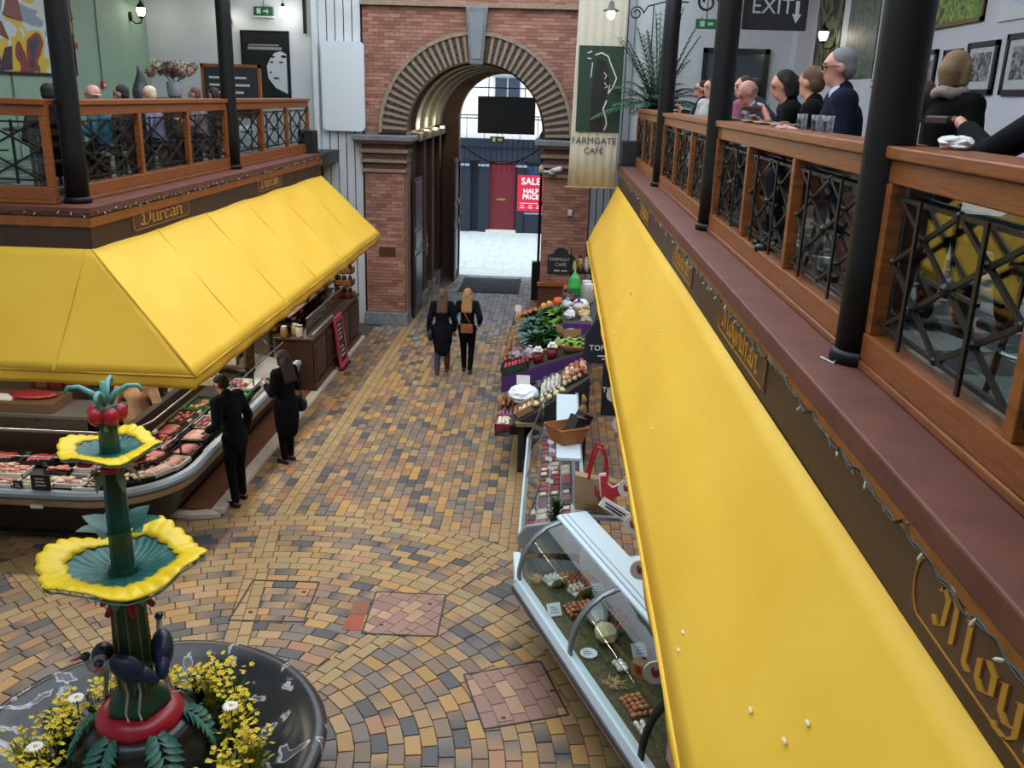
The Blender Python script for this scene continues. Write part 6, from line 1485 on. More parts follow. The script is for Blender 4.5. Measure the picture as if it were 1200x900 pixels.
    if hairstyle == 'bald':
        for s in (-1,1): h.cap(hp(s*.078,-.02,.0),.014,hp(s*.06,-.085,-.01),.016)
        h.cap(hp(-.06,-.085,-.01),.016,hp(.06,-.085,-.01),.016)
    else:
        h.ball(hp(0,-.026,.046),(.083,.094,.083),14,10,M=HM); h.ball(hp(0,-.055,.0),(.078,.062,.08),12,8,M=HM)
        if hairstyle in ('bob','long'):
            for s in (-1,1): h.cap(hp(s*.07,-.02,.03),.035,hp(s*.07,-.02,-.07),.032)
            h.cap(hp(0,-.075,.0),.075,hp(0,-.07,-.06),.062)
        if hairstyle == 'long':
            for s in (-.05,0,.05): h.cap(hp(s,-.085,-.05),.055,Vector((neck.x+s*1.3,neck.y-.11,neck.z-.17)),.045)
        if hairstyle == 'bun': h.ball(hp(0,-.11,.05),(.05,.045,.05),10,7)
    remesh(h, 'hair', hm, t, .012, 3)
    for ex in extras: ex(t, dict(hp=hp, neck=neck, hand=hand, chest=chest, up=up, sh=sh, pel=pel))
    if collar: remesh(MB().cap(neck-Vector((.03,-.03,.03)),.062,neck+Vector((.0,.0,.0)),.066), 'collar', mat('cloth'+collar,collar,.8), t, .014, 2)
    return t
def glasses(t, J):
    hp = J['hp']; mb = MB()
    for s in (-1,1): mb.tube([hp(s*.032+.024*cos(a),.098,.012+.017*sin(a)) for a in [2*pi*k/12 for k in range(12)]],.003,5,closed=True); mb.tube([hp(s*.056,.096,.016),hp(s*.082,.0,.01)],.003,5)
    mb.build('spectacles', M_black, t)
def scarf(c):
    def f(t, J):
        n = J['neck']; mb = MB(); mb.tube([n+Vector((.078*cos(a),.07*sin(a)-.01,.008*sin(3*a)+.012)) for a in [2*pi*k/16 for k in range(16)]],.04,8,closed=True); remesh(mb,'scarf',mat('scarf'+c,c,.9,var=.25,scale=20),t,.014,3)
    return f
def handbag(c, side, drop=.0, w_=.26):
    def f(t, J):
        s = J['sh'][side]; sg = -1 if side == 0 else 1; z = .86+drop; o = MB().ball((s.x+sg*.07,-.02,z),(.06,w_/2,.14),14,9).build('shoulder_bag', mat('bag'+c,c,.5), t, True)
        MB().tube([(s.x+sg*.06,-.1,z+.1),(s.x-sg*.01,-.03,s.z+.075),(s.x+sg*.06,.07,z+.1)],.01,6).build('bag_strap', mat('bag'+c,c,.5), t, True)
    return f
def satchel(t, J):
    m = mat('bag_tan','#8a5230',.5); MB().box(-.1,.14,-.22,-.15,.88,1.05).build('satchel', m, t, bevel=.015); MB().box(-.1,.14,-.225,-.2,.97,1.06).build('satchel_flap', m, t, bevel=.01)
    MB().tube([(.1,-.18,1.04),(.0,-.15,1.2),(-.11,-.1,1.38),(-.12,.02,1.47),(-.02,.13,1.3)],.011,6).build('satchel_strap', m, t, True)
def hold(kind, c, which=1):
    def f(t, J):
        h = J['hand'][which]
        if kind == 'phone': MB().box(h.x-.04,h.x+.04,h.y+.03,h.y+.04,h.z-.03,h.z+.12).build('phone', mat('held'+c,c,.4), t, bevel=.005)
        else: MB().box(h.x-.05,h.x+.05,h.y+.03,h.y+.18,h.z-.014,h.z+.024).build('held_item', mat('held'+c,c,.5), t, bevel=.008)
    return f
FR = lambda d: radians(d)
# shoppers on the hall floor  (rotz 0 faces the far arch, +90 faces left)
person('man in a dark jacket leaning over the butcher\'s counter', (-3.97,10.72,.0), FR(65), 'stand', lean=.2, head=(0,.35), hands=[(-.2,.3,.98),(.25,.1,.8)], top='#11141b', bottom='#0e0f12', hair='#1c1512', feet=((-.12,-.06),(.12,.05)), scale=1.02)
def heels(t, J):
    for s in (-.08,.08): MB().tube([(s,-.05,.06),(s,-.055,.0)],.008,6).build('stiletto_heel', M_black, t)
person('woman in a black coat with a shoulder bag at the butcher\'s counter', (-3.72,12.15,.0), FR(60), 'stand', lean=.03, head=(0,.1), hands=[(-.1,.34,1.2),(.14,.32,1.18)], top='#0d0e11', bottom='#0b0b0d', hair='#2b1d19', hairstyle='long', garment='coat', feet=((-.08,0),(.08,.04)), extras=[handbag('#17171a',1,.02,.34),heels,hold('purse','#3a2a2a')], scale=.98)
person('long-haired woman in a navy coat and brown boots walking towards the arch', (-2.05,16.85,0), FR(3), 'stand', lean=.03, top='#101218', bottom='#2c4160', hair='#5e4433', hairstyle='long', garment='coat', feet=((-.09,-.12,.03),(.09,.14)), shoe='#5a2a22', legs='boots', extras=[handbag('#17171a',0,-.05,.28)], hands=[(-.27,.0,.8),(.24,.1,.82)], scale=.97)
person('fair-haired woman with a tan satchel walking towards the arch', (-1.58,16.98,0), FR(-4), 'stand', lean=.02, top='#0f0f11', bottom='#0c0c0e', hair='#a57a50', hairstyle='long', garment='jacket', feet=((-.08,.12),(.08,-.1,.02)), extras=[satchel], hands=[(-.22,.12,.95),(.22,.14,.98)], scale=.97)
# butcher behind the counter
person('butcher in a tan apron reaching over the counter, head hidden by the awning', (-5.45,11.25,0), FR(195), 'stand', lean=.12, hands=[(-.2,.42,1.05),(.28,.38,1.1)], top='#b08d6c', bottom='#2b2724', hair='#3a2a22', garment='coat', skin='pink')
# right gallery: diners seated along the counter behind the rail, facing the hall
GZ = 3.953
def stool(x, y, h, lab):
    t = thing('bar_stool', lab, 'stool', (x,y,GZ), group='bar stools'); MB().lathe([(.17,h-.05),(.18,h-.02),(.17,h)],18).build('seat', mat('stool_wood','#4a2c1c',.5), t, True)
    for k in range(4): a = pi/4+k*pi/2; MB().tube([(.1*cos(a),.1*sin(a),h-.05),(.18*cos(a),.18*sin(a),0)],.016,6).build('leg', mat('stool_wood','#4a2c1c'), t)
    MB().tube([(.15*cos(a),.15*sin(a),.22) for a in [2*pi*k/16 for k in range(16)]],.01,5,closed=True).build('foot_ring', M_steel, t)
ON = (-.1,.33,1.12)
R_ = [
 ('man in dark glasses and black top holding an orange phone, farthest diner', 2.05,13.75,80,dict(top='#1a1b1e',hair='#1d1613',extras=[glasses,hold('phone','#d2691e',0)],hands=[(-.1,.3,1.16),(.15,.33,1.1)])),
 ('woman in a pale grey top beside the man with the orange phone', 2.0,12.75,110,dict(top='#a8a9ab',hair='#2c1f1a',hairstyle='bob',head=(.3,0))),
 ('bearded man in a mauve striped shirt at the gallery counter', 2.1,10.5,60,dict(top='#94536b',hair='#3a261b',lean=.15,garment='shirt',head=(.7,0))),
 ('dark-haired man leaning in behind the bald diner', 2.35,10.9,100,dict(top='#8f8a90',hair='#221815',lean=.25,skin='pink')),
 ('bald man in a grey-blue suit bending over his plate', 2.1,9.25,75,dict(top='#3a4252',hair='#6b5a50',hairstyle='bald',lean=.36,skin='pink',head=(.2,.45),collar='#b9c3d3')),
 ('black-haired woman in black holding food to her mouth', 2.0,7.95,85,dict(top='#0e0e10',hair='#15100f',hairstyle='bob',lean=.2,head=(.1,.2),garment='shirt',extras=[hold('food','#4a2720',0)],hands=[(-.02,.3,1.2),(.12,.33,1.12)])),
 ('brown-haired woman with a bun, in black, turned to her neighbour', 2.0,7.35,70,dict(top='#0e0e10',hair='#5a4230',hairstyle='bun',lean=.12,head=(-.5,.1))),
 ('grey-haired man in glasses and a navy suit at the counter', 1.98,6.62,82,dict(top='#141a2a',hair='#77767a',extras=[glasses],lean=.1,skin='pink',collar='#aebcd6',head=(-.05,.05),scale=1.06)),
 ('diner in pale pink half hidden by the nearest column', 2.15,5.72,85,dict(top='#c9aab6',hair='#4a352a',hairstyle='bob',lean=.05,garment='shirt',scale=.92)),
]
for i,(lab,x,y,rz,kw) in enumerate(R_):
    person(lab,(x,y,GZ),FR(rz),'sit',seat=.62,vox=.016,**kw)
    stool(x+.0,y,.62,'dark wooden bar stool under the '+' '.join(lab.split(' at the')[0].split(',')[0].split(' holding')[0].split(' and')[0].split(' half')[0].split(' bending')[0].split()[:10]))
person('standing woman with a dark blond bob and black coat seen from behind',(2.17,5.45,GZ),FR(-60),'stand',lean=.08,top='#0b0b0d',bottom='#0b0b0d',hair='#7a6346',hairstyle='bob',garment='coat',extras=[scarf('#8a7d78')],hands=[(-.2,.3,1.05),(.2,.3,1.05)],scale=.9)
person('diner in black reaching out a brown wallet at the right edge',(2.16,3.98,GZ),FR(18),'sit',seat=.62,top='#17181b',hair='#4a3428',hairstyle='bob',lean=.1,extras=[scarf('#c77f86'),hold('wallet','#3a2822',0)],hands=[(-.1,.6,1.19),(.22,.3,1.12)],vox=.014)
stool(2.16,3.98,.62,'dark wooden bar stool at the right edge of the gallery')
# left gallery diners at tables
L_ = [
 ('diner in black with his back to the near left railing',-5.35,9.72,20,dict(top='#15161a',hair='#1e1815',lean=.15)),
 ('dark-haired man in dark clothes beside the left corner column',-6.2,11.4,-100,dict(top='#202226',hair='#15110f',lean=.1,skin='pink')),
 ('bald man in a teal top at the left gallery table',-5.45,11.05,100,dict(top='#2d6f86',hair='#d0b3a5',hairstyle='bald',skin='pink',lean=.1,garment='shirt')),
 ('short-haired diner in navy at the left gallery table',-5.5,11.75,95,dict(top='#2b2b42',hair='#2b2622')),
 ('white-haired diner in a lavender top at the left gallery',-5.5,12.7,100,dict(top='#9b92bd',hair='#d4c2a4',lean=.1,garment='shirt')),
 ('diner in dusty pink behind the second left column',-5.55,14.45,95,dict(top='#a08a8c',hair='#6a4a42',lean=.1)),
 ('diner in pale shirt beyond the second left column',-5.5,14.95,60,dict(top='#a9b0b6',hair='#3a2a24')),
]
for (lab,x,y,rz,kw) in L_: person(lab,(x,y,GZ),FR(rz),'sit',seat=.42,vox=.018,scale=.93,**kw)
def chair(x, y, rz, lab):
    t = thing('cafe_chair', lab, 'chair', (x,y,GZ), FR(rz), group='left gallery chairs'); wdm = mat('chair_wood','#3a2318',.5)
    MB().box(-.2,.2,-.2,.2,.43,.47).build('seat', wdm, t, bevel=.01)
    for sx in (-.18,.18):
        for sy in (-.18,.18): MB().box(sx-.018,sx+.018,sy-.018,sy+.018,0,.43 if sy > 0 else .88).build('leg', wdm, t)
    for z in (.6,.72,.84): MB().box(-.18,.18,-.2,-.17,z,z+.06).build('back_slat', wdm, t)
for (lab,x,y,rz,kw) in L_: chair(x,y,rz,'dark wooden café chair used by the '+lab.split(' with')[0].split(' beside')[0].split(' at')[0].split(' behind')[0].split(' beyond')[0])
def table(x, y, lab):
    t = thing('cafe_table', lab, 'table', (x,y,GZ), group='left gallery tables'); MB().lathe([(.38,.72),(.38,.75)],28).build('table_top', mat('table_top','#3c261b',.35), t); MB().tube([(0,0,.03),(0,0,.72)],.035,10).build('pedestal', M_black, t); MB().lathe([(.24,0),(.22,.03),(.05,.05)],20).build('foot', M_black, t)
table(-5.85,10.4,'round dark café table by the left corner column'); table(-6.0,12.2,'round dark café table beside the left railing'); table(-6.1,14.7,'round dark café table beyond the second left column')
# counter goods on the right rail
for i,(x,y,s_) in enumerate(((1.63,3.0,1),(1.64,3.14,1),(1.62,6.0,1),(1.62,5.75,1),(1.63,6.4,.8),(1.63,8.35,.9),(1.63,9.6,.9))):
    t = thing('tumbler','clear tumbler on the rail, %s' % ('rightmost of the near pair','left of the near pair','beside the nearest column','second beside the nearest column','by the navy suit','by the bald man','by the mauve shirt')[i],'glass',(x,y,5.041),group='glasses on the rail'); MB().lathe([(.03,0),(.036,.1),(.033,.1),(.028,.006),(0,.006)],16).build('glass_wall', glassmat('tumbler_glass','#e9eef0',1.6,.03), t, True); MB().lathe([(.0,.004),(.03,.004),(.031,.03),(0,.03)],12).build('water', glassmat('water','#dfe6ea',1.33,.02), t, True)
for i,y in enumerate((7.0,7.6,8.1,8.9,9.9)):
    t = thing('plate','white plate on the rail, %s' % ('in front of the navy suit','in front of the woman with a bun','in front of the black-haired woman','in front of the bald man','in front of the mauve shirt')[i],'plate',(1.66,y,5.041),group='plates on the rail'); MB().lathe([(.06,0),(.1,.012),(.11,.018),(.1,.02),(0,.008)],22).build('dish', mat('china','#d7dadd',.2), t, True); MB().ball((0,0,.02),(.05,.04,.02),9,6,jit=.15).build('food', mat('food_brown','#6d4a30',.6), t, True)
t = thing('napkin','crumpled white napkin on the near right rail','napkin',(1.64,3.95,5.041)); MB().ball((0,0,.025),(.06,.1,.03),12,8,jit=.2).build('cloth', mat('napkin_white','#d9dbdd',.8), t)
# ------------------------------------------------------------------ gallery furnishings, pictures, lamps
random.seed(66)
def paint(name, cols, scale=2.0, dist=1.5):
    m = bpy.data.materials.new(name); m.use_nodes = True; n = m.node_tree.nodes; L = m.node_tree.links; p = n['Principled BSDF']; tc = n.new('ShaderNodeTexCoord'); nz = n.new('ShaderNodeTexNoise'); nz.inputs['Scale'].default_value = scale; nz.inputs['Distortion'].default_value = dist; nz.inputs['Detail'].default_value = 3
    L.new(tc.outputs['Object'], nz.inputs['Vector']); cr = n.new('ShaderNodeValToRGB'); cr.color_ramp.interpolation = 'CONSTANT'
    e = cr.color_ramp.elements; e[0].position = 0; e[0].color = lin(cols[0]); e[1].position = .36; e[1].color = lin(cols[1])
    for i,c in enumerate(cols[2:]): q = e.new(.36+(i+1)*.28/max(1,len(cols)-2)); q.color = lin(c)
    L.new(nz.outputs['Fac'], cr.inputs[0]); L.new(cr.outputs[0], p.inputs['Base Color']); p.inputs['Roughness'].default_value = .5; return m
def pic_x(x, s, y0, y1, z0, z1, m, frame, label, cat='picture', mount=None, fw=.04):
    # picture on a wall facing +X (s=1) or -X (s=-1)
    yc, zc = (y0+y1)/2, (z0+z1)/2; t = thing('wall_picture', label, cat, (x,yc,zc)); a, b = (y1-y0)/2, (z1-z0)/2
    X0, X1 = (0,.025) if s > 0 else (-.025,0)
    MB().box(X0,X1,-a,a,-b,b).build('canvas', m if not mount else mount, t)
    if mount:
        X2, X3 = (.025,.028) if s > 0 else (-.028,-.025); MB().box(X2,X3,-a*.62,a*.62,-b*.5,b*.58).build('print', m, t)
    if frame:
        F0, F1 = (0,.045) if s > 0 else (-.045,0)
        for q in ((-a,a,-b,-b+fw),(-a,a,b-fw,b),(-a,-a+fw,-b,b),(a-fw,a,-b,b)): MB().box(F0,F1,*q).build('frame_side', frame, t)
# left green wall painting, built of broad colour planes
t = thing('abstract_painting','large bright abstract painting on the green wall of the left gallery','painting',(-9.0,15.9,6.3)); a, b = 1.45, .95
MB().box(0,.05,-a,a,-b,b).build('canvas', paint('paint_ground',['#2b2530','#33222f','#7d8f9a','#b9c4c6','#c2a93a','#7c2f2a','#2a2f45'],.55,1.5), t)
for k in range(22):
    y, z = random.uniform(-1.3,1.3), random.uniform(-.75,.8); c = random.choice(['#d8c22e','#9c3b2c','#a9bcc4','#1f2433','#d8dde0','#c08a2a','#6d2228']) if z > -.4 else random.choice(['#241c28','#3a2230','#8f3b22'])
    o = MB().prism3([(.052,y-random.uniform(.1,.3),z-random.uniform(.05,.25)),(.052,y+random.uniform(.05,.3),z-random.uniform(.0,.2)),(.052,y+random.uniform(.1,.25),z+random.uniform(.1,.3)),(.052,y-random.uniform(.0,.2),z+random.uniform(.05,.25))],(.006+.0005*k,0,0)).build('brush_plane', mat('oil'+c,c,.4), t)
for (q) in ((-a-.03,-a,-b-.03,b),(a,a+.03,-b-.03,b),(-a-.03,a+.03,-b-.03,-b)): MB().box(0,.07,*q).build('frame_side', mat('frame_black','#141414',.4), t)
# wall mouldings on the green wall
for i,y in enumerate((15.3,16.9,18.4)):
    t = thing('wall_conduit','thin dark conduit running down the green wall, %s' % ('leftmost','middle','rightmost by the red call point')[i],'conduit',(-8.99,y,3.95)); MB().tube([(.012,0,1.2 if i == 2 else 0),(.012,0,1.4 if i < 2 else 4)],.012,6).build('tube', mat('conduit','#5b6f60',.6), t)
for i,(y,z) in enumerate(((17.45,5.85),(18.4,5.18))):
    t = thing('call_point','%s red call point box on the green wall' % ('upper','lower')[i],'fire call point',(-8.99,y,z)); MB().box(0,.05,-.06,.06,-.06,.06).build('case', mat('call_red','#c0392f',.5), t, bevel=.006); MB().box(.05,.055,-.03,.03,-.03,.03).build('window', M_white if i else mat('call_dark','#7a211c',.5), t)
# wall lanterns
def lantern(loc, nrm, label, on=True, pw=3.5):
    t = thing('wall_lantern', label, 'lamp', loc, group='wall lanterns'); n = Vector(nrm)
    MB().ball(n*.02,(.05,.05,.1),10,8).build('back_plate', M_black, t, True)
    MB().tube([n*.03-Vector((0,0,.05)),n*.12-Vector((0,0,.14)),n*.24-Vector((0,0,.12)),n*.26-Vector((0,0,.03))],.014,6).build('scroll_arm', M_black, t, True)
    c = n*.26; MB().lathe([(.045,-.03),(.07,.0),(.055,.01)],12,c).build('cup', M_black, t, True)
    MB().lathe([(.05,.01),(.085,.09),(.09,.17),(.03,.19)],14,c).build('globe', emit('lamp_glow','#fff4dc',5.0), t, True)
    MB().lathe([(.1,.17),(.06,.24),(.02,.28),(.012,.33)],12,c).build('cap', M_black, t, True)
    l = bpy.data.lights.new('lantern_light','POINT'); l.energy = pw; l.color = (1,.87,.68); l.shadow_soft_size = .09; lo = bpy.data.objects.new('lantern_light', l); COL.objects.link(lo); lo.parent = t; lo.location = c+n*.14+Vector((0,0,.08))
lantern((-9,19.9,6.55),(1,0,0),'lit wall lantern on the green wall of the left gallery')
lantern((-7.15,20.68,6.55),(0,-1,0),'lit wall lantern on the far white wall, right of the second left column')
lantern((5.2,18.6,6.35),(-1,0,0),'lit wall lantern beside the tall dark painting on the right wall')
# posters and boards on the far left wall
t = thing('film_poster','black poster with a pale woman\'s face leaning on the far left wall','poster',(-6.4,20.68,5.72)); MB().box(-.5,.5,-.03,0,-.68,.64).build('sheet', mat('poster_black','#131417',.4), t)
fc = mat('poster_pale','#b4bcc4',.5)
MB().prism3([(.46,-.034,-.62),(.2,-.034,-.5),(.04,-.034,-.3),(.02,-.034,-.05),(.1,-.034,.1),(.2,-.034,.22),(.34,-.034,.26),(.46,-.034,.2)],(0,.004,0)).build('face', fc, t)
dk2 = mat('poster_black','#131417')
mb = MB(); mb.ball((.13,-.036,.03),(.045,.004,.018)); mb.ball((.34,-.036,.03),(.05,.004,.018)); mb.ball((.22,-.036,-.3),(.07,.004,.02)); mb.ball((.16,-.036,.14),(.05,.004,.02)); mb.ball((.4,-.036,.15),(.06,.004,.03)); mb.ball((.1,-.036,-.18),(.03,.004,.02)); mb.build('face_features', dk2, t)
mb = MB(); mb.box(-.36,.3,-.034,-.03,.36,.39).box(-.38,.36,-.034,-.03,.28,.34); mb.build('title_lines', mat('poster_grey','#7f858b',.6), t)
for q in ((-.53,.53,-.71,-.68),(-.53,.53,.64,.67),(-.53,-.5,-.71,.67),(.5,.53,-.71,.67)): MB().box(q[0],q[1],-.05,0,q[2],q[3]).build('frame_side', M_black, t)
t = thing('menu_chalkboard','wood-framed menu chalkboard behind the second left column','chalkboard',(-6.1,17.5,3.953)); 
MB().box(-.5,.52,-.02,.02,.75,1.6).build('slate', mat('slate_dark','#22282e',.7), t)
for q in ((-.55,-.5,.6,1.66),(.52,.57,.6,1.66),(-.55,.57,1.6,1.66),(-.55,.57,.7,.75)): MB().box(q[0],q[1],-.03,.03,q[2],q[3]).build('frame_side', M_wood, t)
for x in (-.5,.5): MB().box(x-.025,x+.025,-.1,.1,0,.7).build('stand_leg', M_wood, t)
mb = MB()
for k in range(5): mb.box(-.4,-.1+.05*(k%2),-.024,-.02,.88+k*.13,.92+k*.13); mb.box(.05,.36-.06*(k%3),-.024,-.02,.88+k*.13,.92+k*.13)
mb.build('chalk_writing', mat('chalk','#b9b9b4'), t)
t = thing('exit_sign','green running-man exit sign hanging on the far left wall','sign',(-6.38,20.6,6.77)); MB().box(-.2,.2,-.03,.06,-.09,.09).build('sign_box', mat('sign_green','#1d4b37'), t); MB().box(-.22,.22,-.02,.06,-.12,-.09).build('trim', M_white, t); mb = MB().box(-.14,-.05,-.034,-.03,-.05,.06).box(.0,.12,-.034,-.03,-.015,.02).box(.08,.1,-.034,-.03,-.05,.05); mb.build('pictogram', mat('pict','#8fc2a4',.6), t); MB().tube([(0,.02,.09),(0,.02,1.5)],.008,5).build('hanger', M_black, t)
t = thing('pendant_bulb','bare lit bulb hanging in front of the far left wall','lamp',(-5.9,20.4,6.75)); MB().ball((0,0,0),(.085,.085,.11),12,9).build('bulb', emit('bulb_glow','#fff6e6',8), t, True); MB().tube([(0,0,.1),(0,0,1.6)],.008,5).build('flex', M_black, t); MB().lathe([(.035,.09),(.04,.17)],10).build('holder', M_black, t)
l = bpy.data.lights.new('bulb_light','POINT'); l.energy = 4; l.color = (1,.9,.74); l.shadow_soft_size = .1; lo = bpy.data.objects.new('bulb_light', l); COL.objects.link(lo); lo.parent = t; lo.location = (0,-.15,-.05)
t = thing('black_pilaster_strip','short black strip hanging on the white wall beside the poster','strip',(-5.5,20.6,6.35)); MB().box(-.025,.025,-.04,.08,0,1.9).build('strip', M_black, t)
# dried flowers in a pot
t = thing('dried_hydrangeas','large bunch of dried hydrangeas in a grey pot on the left gallery','flowers',(-6.5,15.85,3.953)); MB().box(-.3,.3,-.2,.2,.0,1.05).build('stand', mat('stand_wood','#6b3f22',.5), t, bevel=.01); MB().lathe([(.09,1.05),(.12,1.1),(.13,1.3),(.11,1.32)],16).build('pot', mat('pot_grey','#8c9398',.5), t, True)
cols = [mat('dried'+c,c,.9,var=.35,scale=40) for c in ('#8d6e62','#a58a7a','#74574f','#b3a488')]
for k in range(13):
    a = 2*pi*k/13; r = .12+.2*(k%3)/2; mb = MB(); c = Vector((r*cos(a)*1.25,r*sin(a),1.45+.12*((k*5)%4)/3))
    for j in range(36):
        d = Vector((random.gauss(0,1),random.gauss(0,1),random.gauss(0,1))).normalized()*.1; mb.leaf(c+d*.7, c+d*1.15+Vector((0,0,.01)), .05, up=d, n=2)
    mb.ball(c,.075,8,6,jit=.1); mb.build('flower_head', cols[k%4], t)
for k in range(6): a = k; MB().tube([(0,0,1.25),(.2*cos(a),.16*sin(a),1.45)],.006,4).build('stalk', mat('stalk_brown','#5b4632',.8), t)
t = thing('bird_sculpture','dark grey pointed bird sculpture left of the dried hydrangeas','sculpture',(-6.5,14.55,3.953)); MB().lathe([(.12,0),(.12,.85),(.15,.9)],14).build('plinth', mat('plinth_dark','#3a2b22',.6), t)
rm = MB(); rm.ball((0,0,1.12),(.13,.16,.2)); rm.cap((0,.0,1.2),.12,(.02,-.03,1.42),.05); rm.cap((.02,-.03,1.42),.05,(.0,-.06,1.53),.012); remesh(rm,'figure',mat('sculpt','#3b3f43',.5,var=.25,scale=12),t,.014,3)
# speakers on the gallery ends
for i,(x,y,lab) in enumerate(((-4.86,18.12,'small black loudspeaker on the end of the left ledge'),(1.4,17.4,'black loudspeaker at the far end of the right ledge'))):
    t = thing('loudspeaker', lab, 'speaker', (x,y,4.032)); w_, h = (.16,.42) if i == 0 else (.2,.44); MB().box(-w_,w_,-.15,.15,.0,h).build('cabinet', mat('speaker_black','#161719',.6), t, bevel=.015); MB().tube([(0,-.151,h*.55),(0,-.158,h*.55)],.1,18).build('cone', mat('cone','#202225',.8), t); MB().box(-w_-.05,w_+.08,-.3,.12,-.001,.02).build('base_tray', M_black, t)
# right gallery
t = thing('cafe_banner','long cream banner with a dark green figure panel reading FARMGATE CAFÉ','banner',(.7,18.0,3.55))
def bq(x0,x1,z0,z1,y0,y1,name,m): return MB().box(x0,x1,y0,y1,z0,z1).build(name,m,t)
mb = MB(); N = 26; vs = []; fs = []
for i in range(N+1):
    x = -.46+.9*i/N; 
    for z in (0,.7,1.5,3.4,4.2): vs.append((x+.1*z/3.4*.6, .012*sin(i*1.35)*(1.2-z*.2), z))
for i in range(N):
    for k in range(4): q = i*5+k; fs.append((q,q+5,q+6,q+1))
o = mb.add(vs,fs).build('banner_cloth', mat('banner_cream','#c8c4b4',.8,var=.05,scale=3), t, True); solid(o,.006)
bq(-.36,.47,1.04,2.58,-.035,-.022,'green_panel',mat('panel_green','#1f3a2c',.7))
cf = mat('cream_line','#d3cfc0',.7); kf = mat('figure_black','#16191a',.7)
mb = MB(); mb.prism3([(-.08,-.04,1.04),(.14,-.04,1.04),(.12,-.04,1.5),(.24,-.04,1.9),(.16,-.04,2.3),(-.02,-.04,2.38),(-.06,-.04,2.1),(-.1,-.04,1.7)],(0,.004,0)); mb.build('figure_body', kf, t)
mb = MB()
for path, r in (([(-.2,2.45),(-.12,2.48)],.02),([(-.2,2.36),(-.13,2.35)],.018),([(-.06,2.42),(.06,2.46),(.18,2.4),(.26,2.22),(.36,2.02),(.3,1.86),(.22,1.74)],.022),([(-.1,2.28),(-.12,2.02)],.018),([(.12,2.12),(.17,2.06),(.14,2.0)],.014),([(.14,1.94),(.2,1.86),(.14,1.84)],.012),([(.24,1.9),(.22,1.76)],.016),([(.2,1.62),(.14,1.46),(.2,1.3),(.22,1.18),(.18,1.08)],.026)):
    for p, q in zip(path, path[1:]): mb.bar((p[0],-.042,p[1]),(q[0],-.042,q[1]),r,.006,up=(0,1,0))
mb.build('figure_outline', cf, t)
text('FARMGATE', .17, mat('banner_ink','#3b3b38',.8), (.0,-.03,.82),(1,0,0),(0,0,1), t); text('CAFÉ', .16, mat('banner_ink','#3b3b38'), (.0,-.03,.64),(1,0,0),(0,0,1), t)
MB().tube([(-.52,0,0.0),(.5,0,.0)],.014,6).build('bottom_rod', mat('rod_wood','#b3a078',.6), t); MB().tube([(-.5,0,4.2),(.62,0,4.2)],.014,6).build('top_rod', M_black, t)
MB().tube([(.62,0,4.2),(1.6,.0,4.2),(1.6,.0,4.6)],.014,6).build('bracket', M_black, t)
t = thing('pendant_lamp','lit pendant lamp with a small shade in front of the banner','lamp',(.84,17.0,6.6)); MB().ball((0,0,0),(.07,.07,.09),12,9).build('bulb', emit('bulb_glow2','#fff0d0',7), t, True); MB().lathe([(.04,.2),(.06,.1),(.14,.06),(.145,.05)],16).build('shade', mat('shade_grey','#4a4a46',.5), t, True); MB().tube([(0,0,.2),(0,0,2.2)],.008,5).build('flex', M_black, t)
# wrought brackets
t = thing('scroll_bracket','black iron scroll bracket over the pendant lamp by the banner','bracket',(1.3,17.3,6.35)); MB().tube([(.12*cos(a)*(1-a/14),0,.3+.12*sin(a)*(1-a/14)) for a in [k*.35 for k in range(28)]][::-1]+[(.2,0,.42),(.5,0,.5),(.9,0,.5)],.014,6).build('scroll', M_iron, t, True); MB().tube([(.3,0,.45),(.3,0,-.3)],.01,5).build('drop_bar', M_iron, t)
t = thing('scroll_bracket','black iron scroll bracket left of the EXIT sign','bracket',(1.75,12.0,6.1)); MB().tube([(.13*cos(a)*(1-a/14),0,.25+.13*sin(a)*(1-a/14)) for a in [k*.35 for k in range(28)]][::-1]+[(.2,0,.4),(.3,0,.62),(.34,0,1.6)],.016,6).build('scroll', M_iron, t, True)
# palm
t = thing('potted_palm','bushy green palm in a pot at the far end of the right gallery','plant',(1.85,17.95,3.953)); MB().lathe([(.16,0),(.22,.5),(.2,.5),(.0,.45)],18).build('pot', mat('pot_terra','#5a3a2a',.7), t, True); MB().lathe([(.05,.45),(.06,.7),(.09,1.1)],10).build('trunk', mat('trunk','#4a3b28',.9), t)
pg = [mat('palm'+c,c,.5,var=.25,scale=15) for c in ('#2f5a45','#3d6b52','#24493a')]
for k in range(54):
    a = 2*pi*k*.381; el = random.uniform(.25,1.5); L = random.uniform(.95,1.35)+.5*(el > 1.0); mb = MB(); pts = []
    for i in range(9):
        u = i/8; pts.append(Vector((cos(a)*L*u*cos(el)*(1.0), sin(a)*L*u*cos(el)*.8, 1.0+L*u*sin(el)*1.35-(.55 if el < .9 else .3)*L*u*u)))
    mb.tube(pts,.008,4)
    for i in range(1,9):
        for q in (0,.5):
            c = pts[i-1].lerp(pts[i],q); d = (pts[i]-pts[i-1]).normalized(); sd = d.cross(Vector((0,0,1))).normalized(); ll = .38*sin(pi*(.2+.75*(i+q)/9))
            for s in (-1,1): mb.leaf(c, c+sd*s*ll*.75+d*ll*.65-Vector((0,0,ll*.25)), .028, n=3)
    mb.build('frond', pg[k%3], t)
t = thing('exit_sign','green exit sign hanging above the far right tables','sign',(2.2,15.0,6.33)); MB().box(-.16,.16,-.03,.03,-.07,.07).build('sign_box', mat('sign_green2','#1f5a40',.4), t); MB().tube([(0,0,.07),(0,0,2)],.008,5).build('hanger', M_black, t); MB().box(-.1,-.03,-.034,-.03,-.04,.04).box(.02,.1,-.034,-.03,-.02,.02).build('pictogram', mat('pict','#8fc2a4'), t)
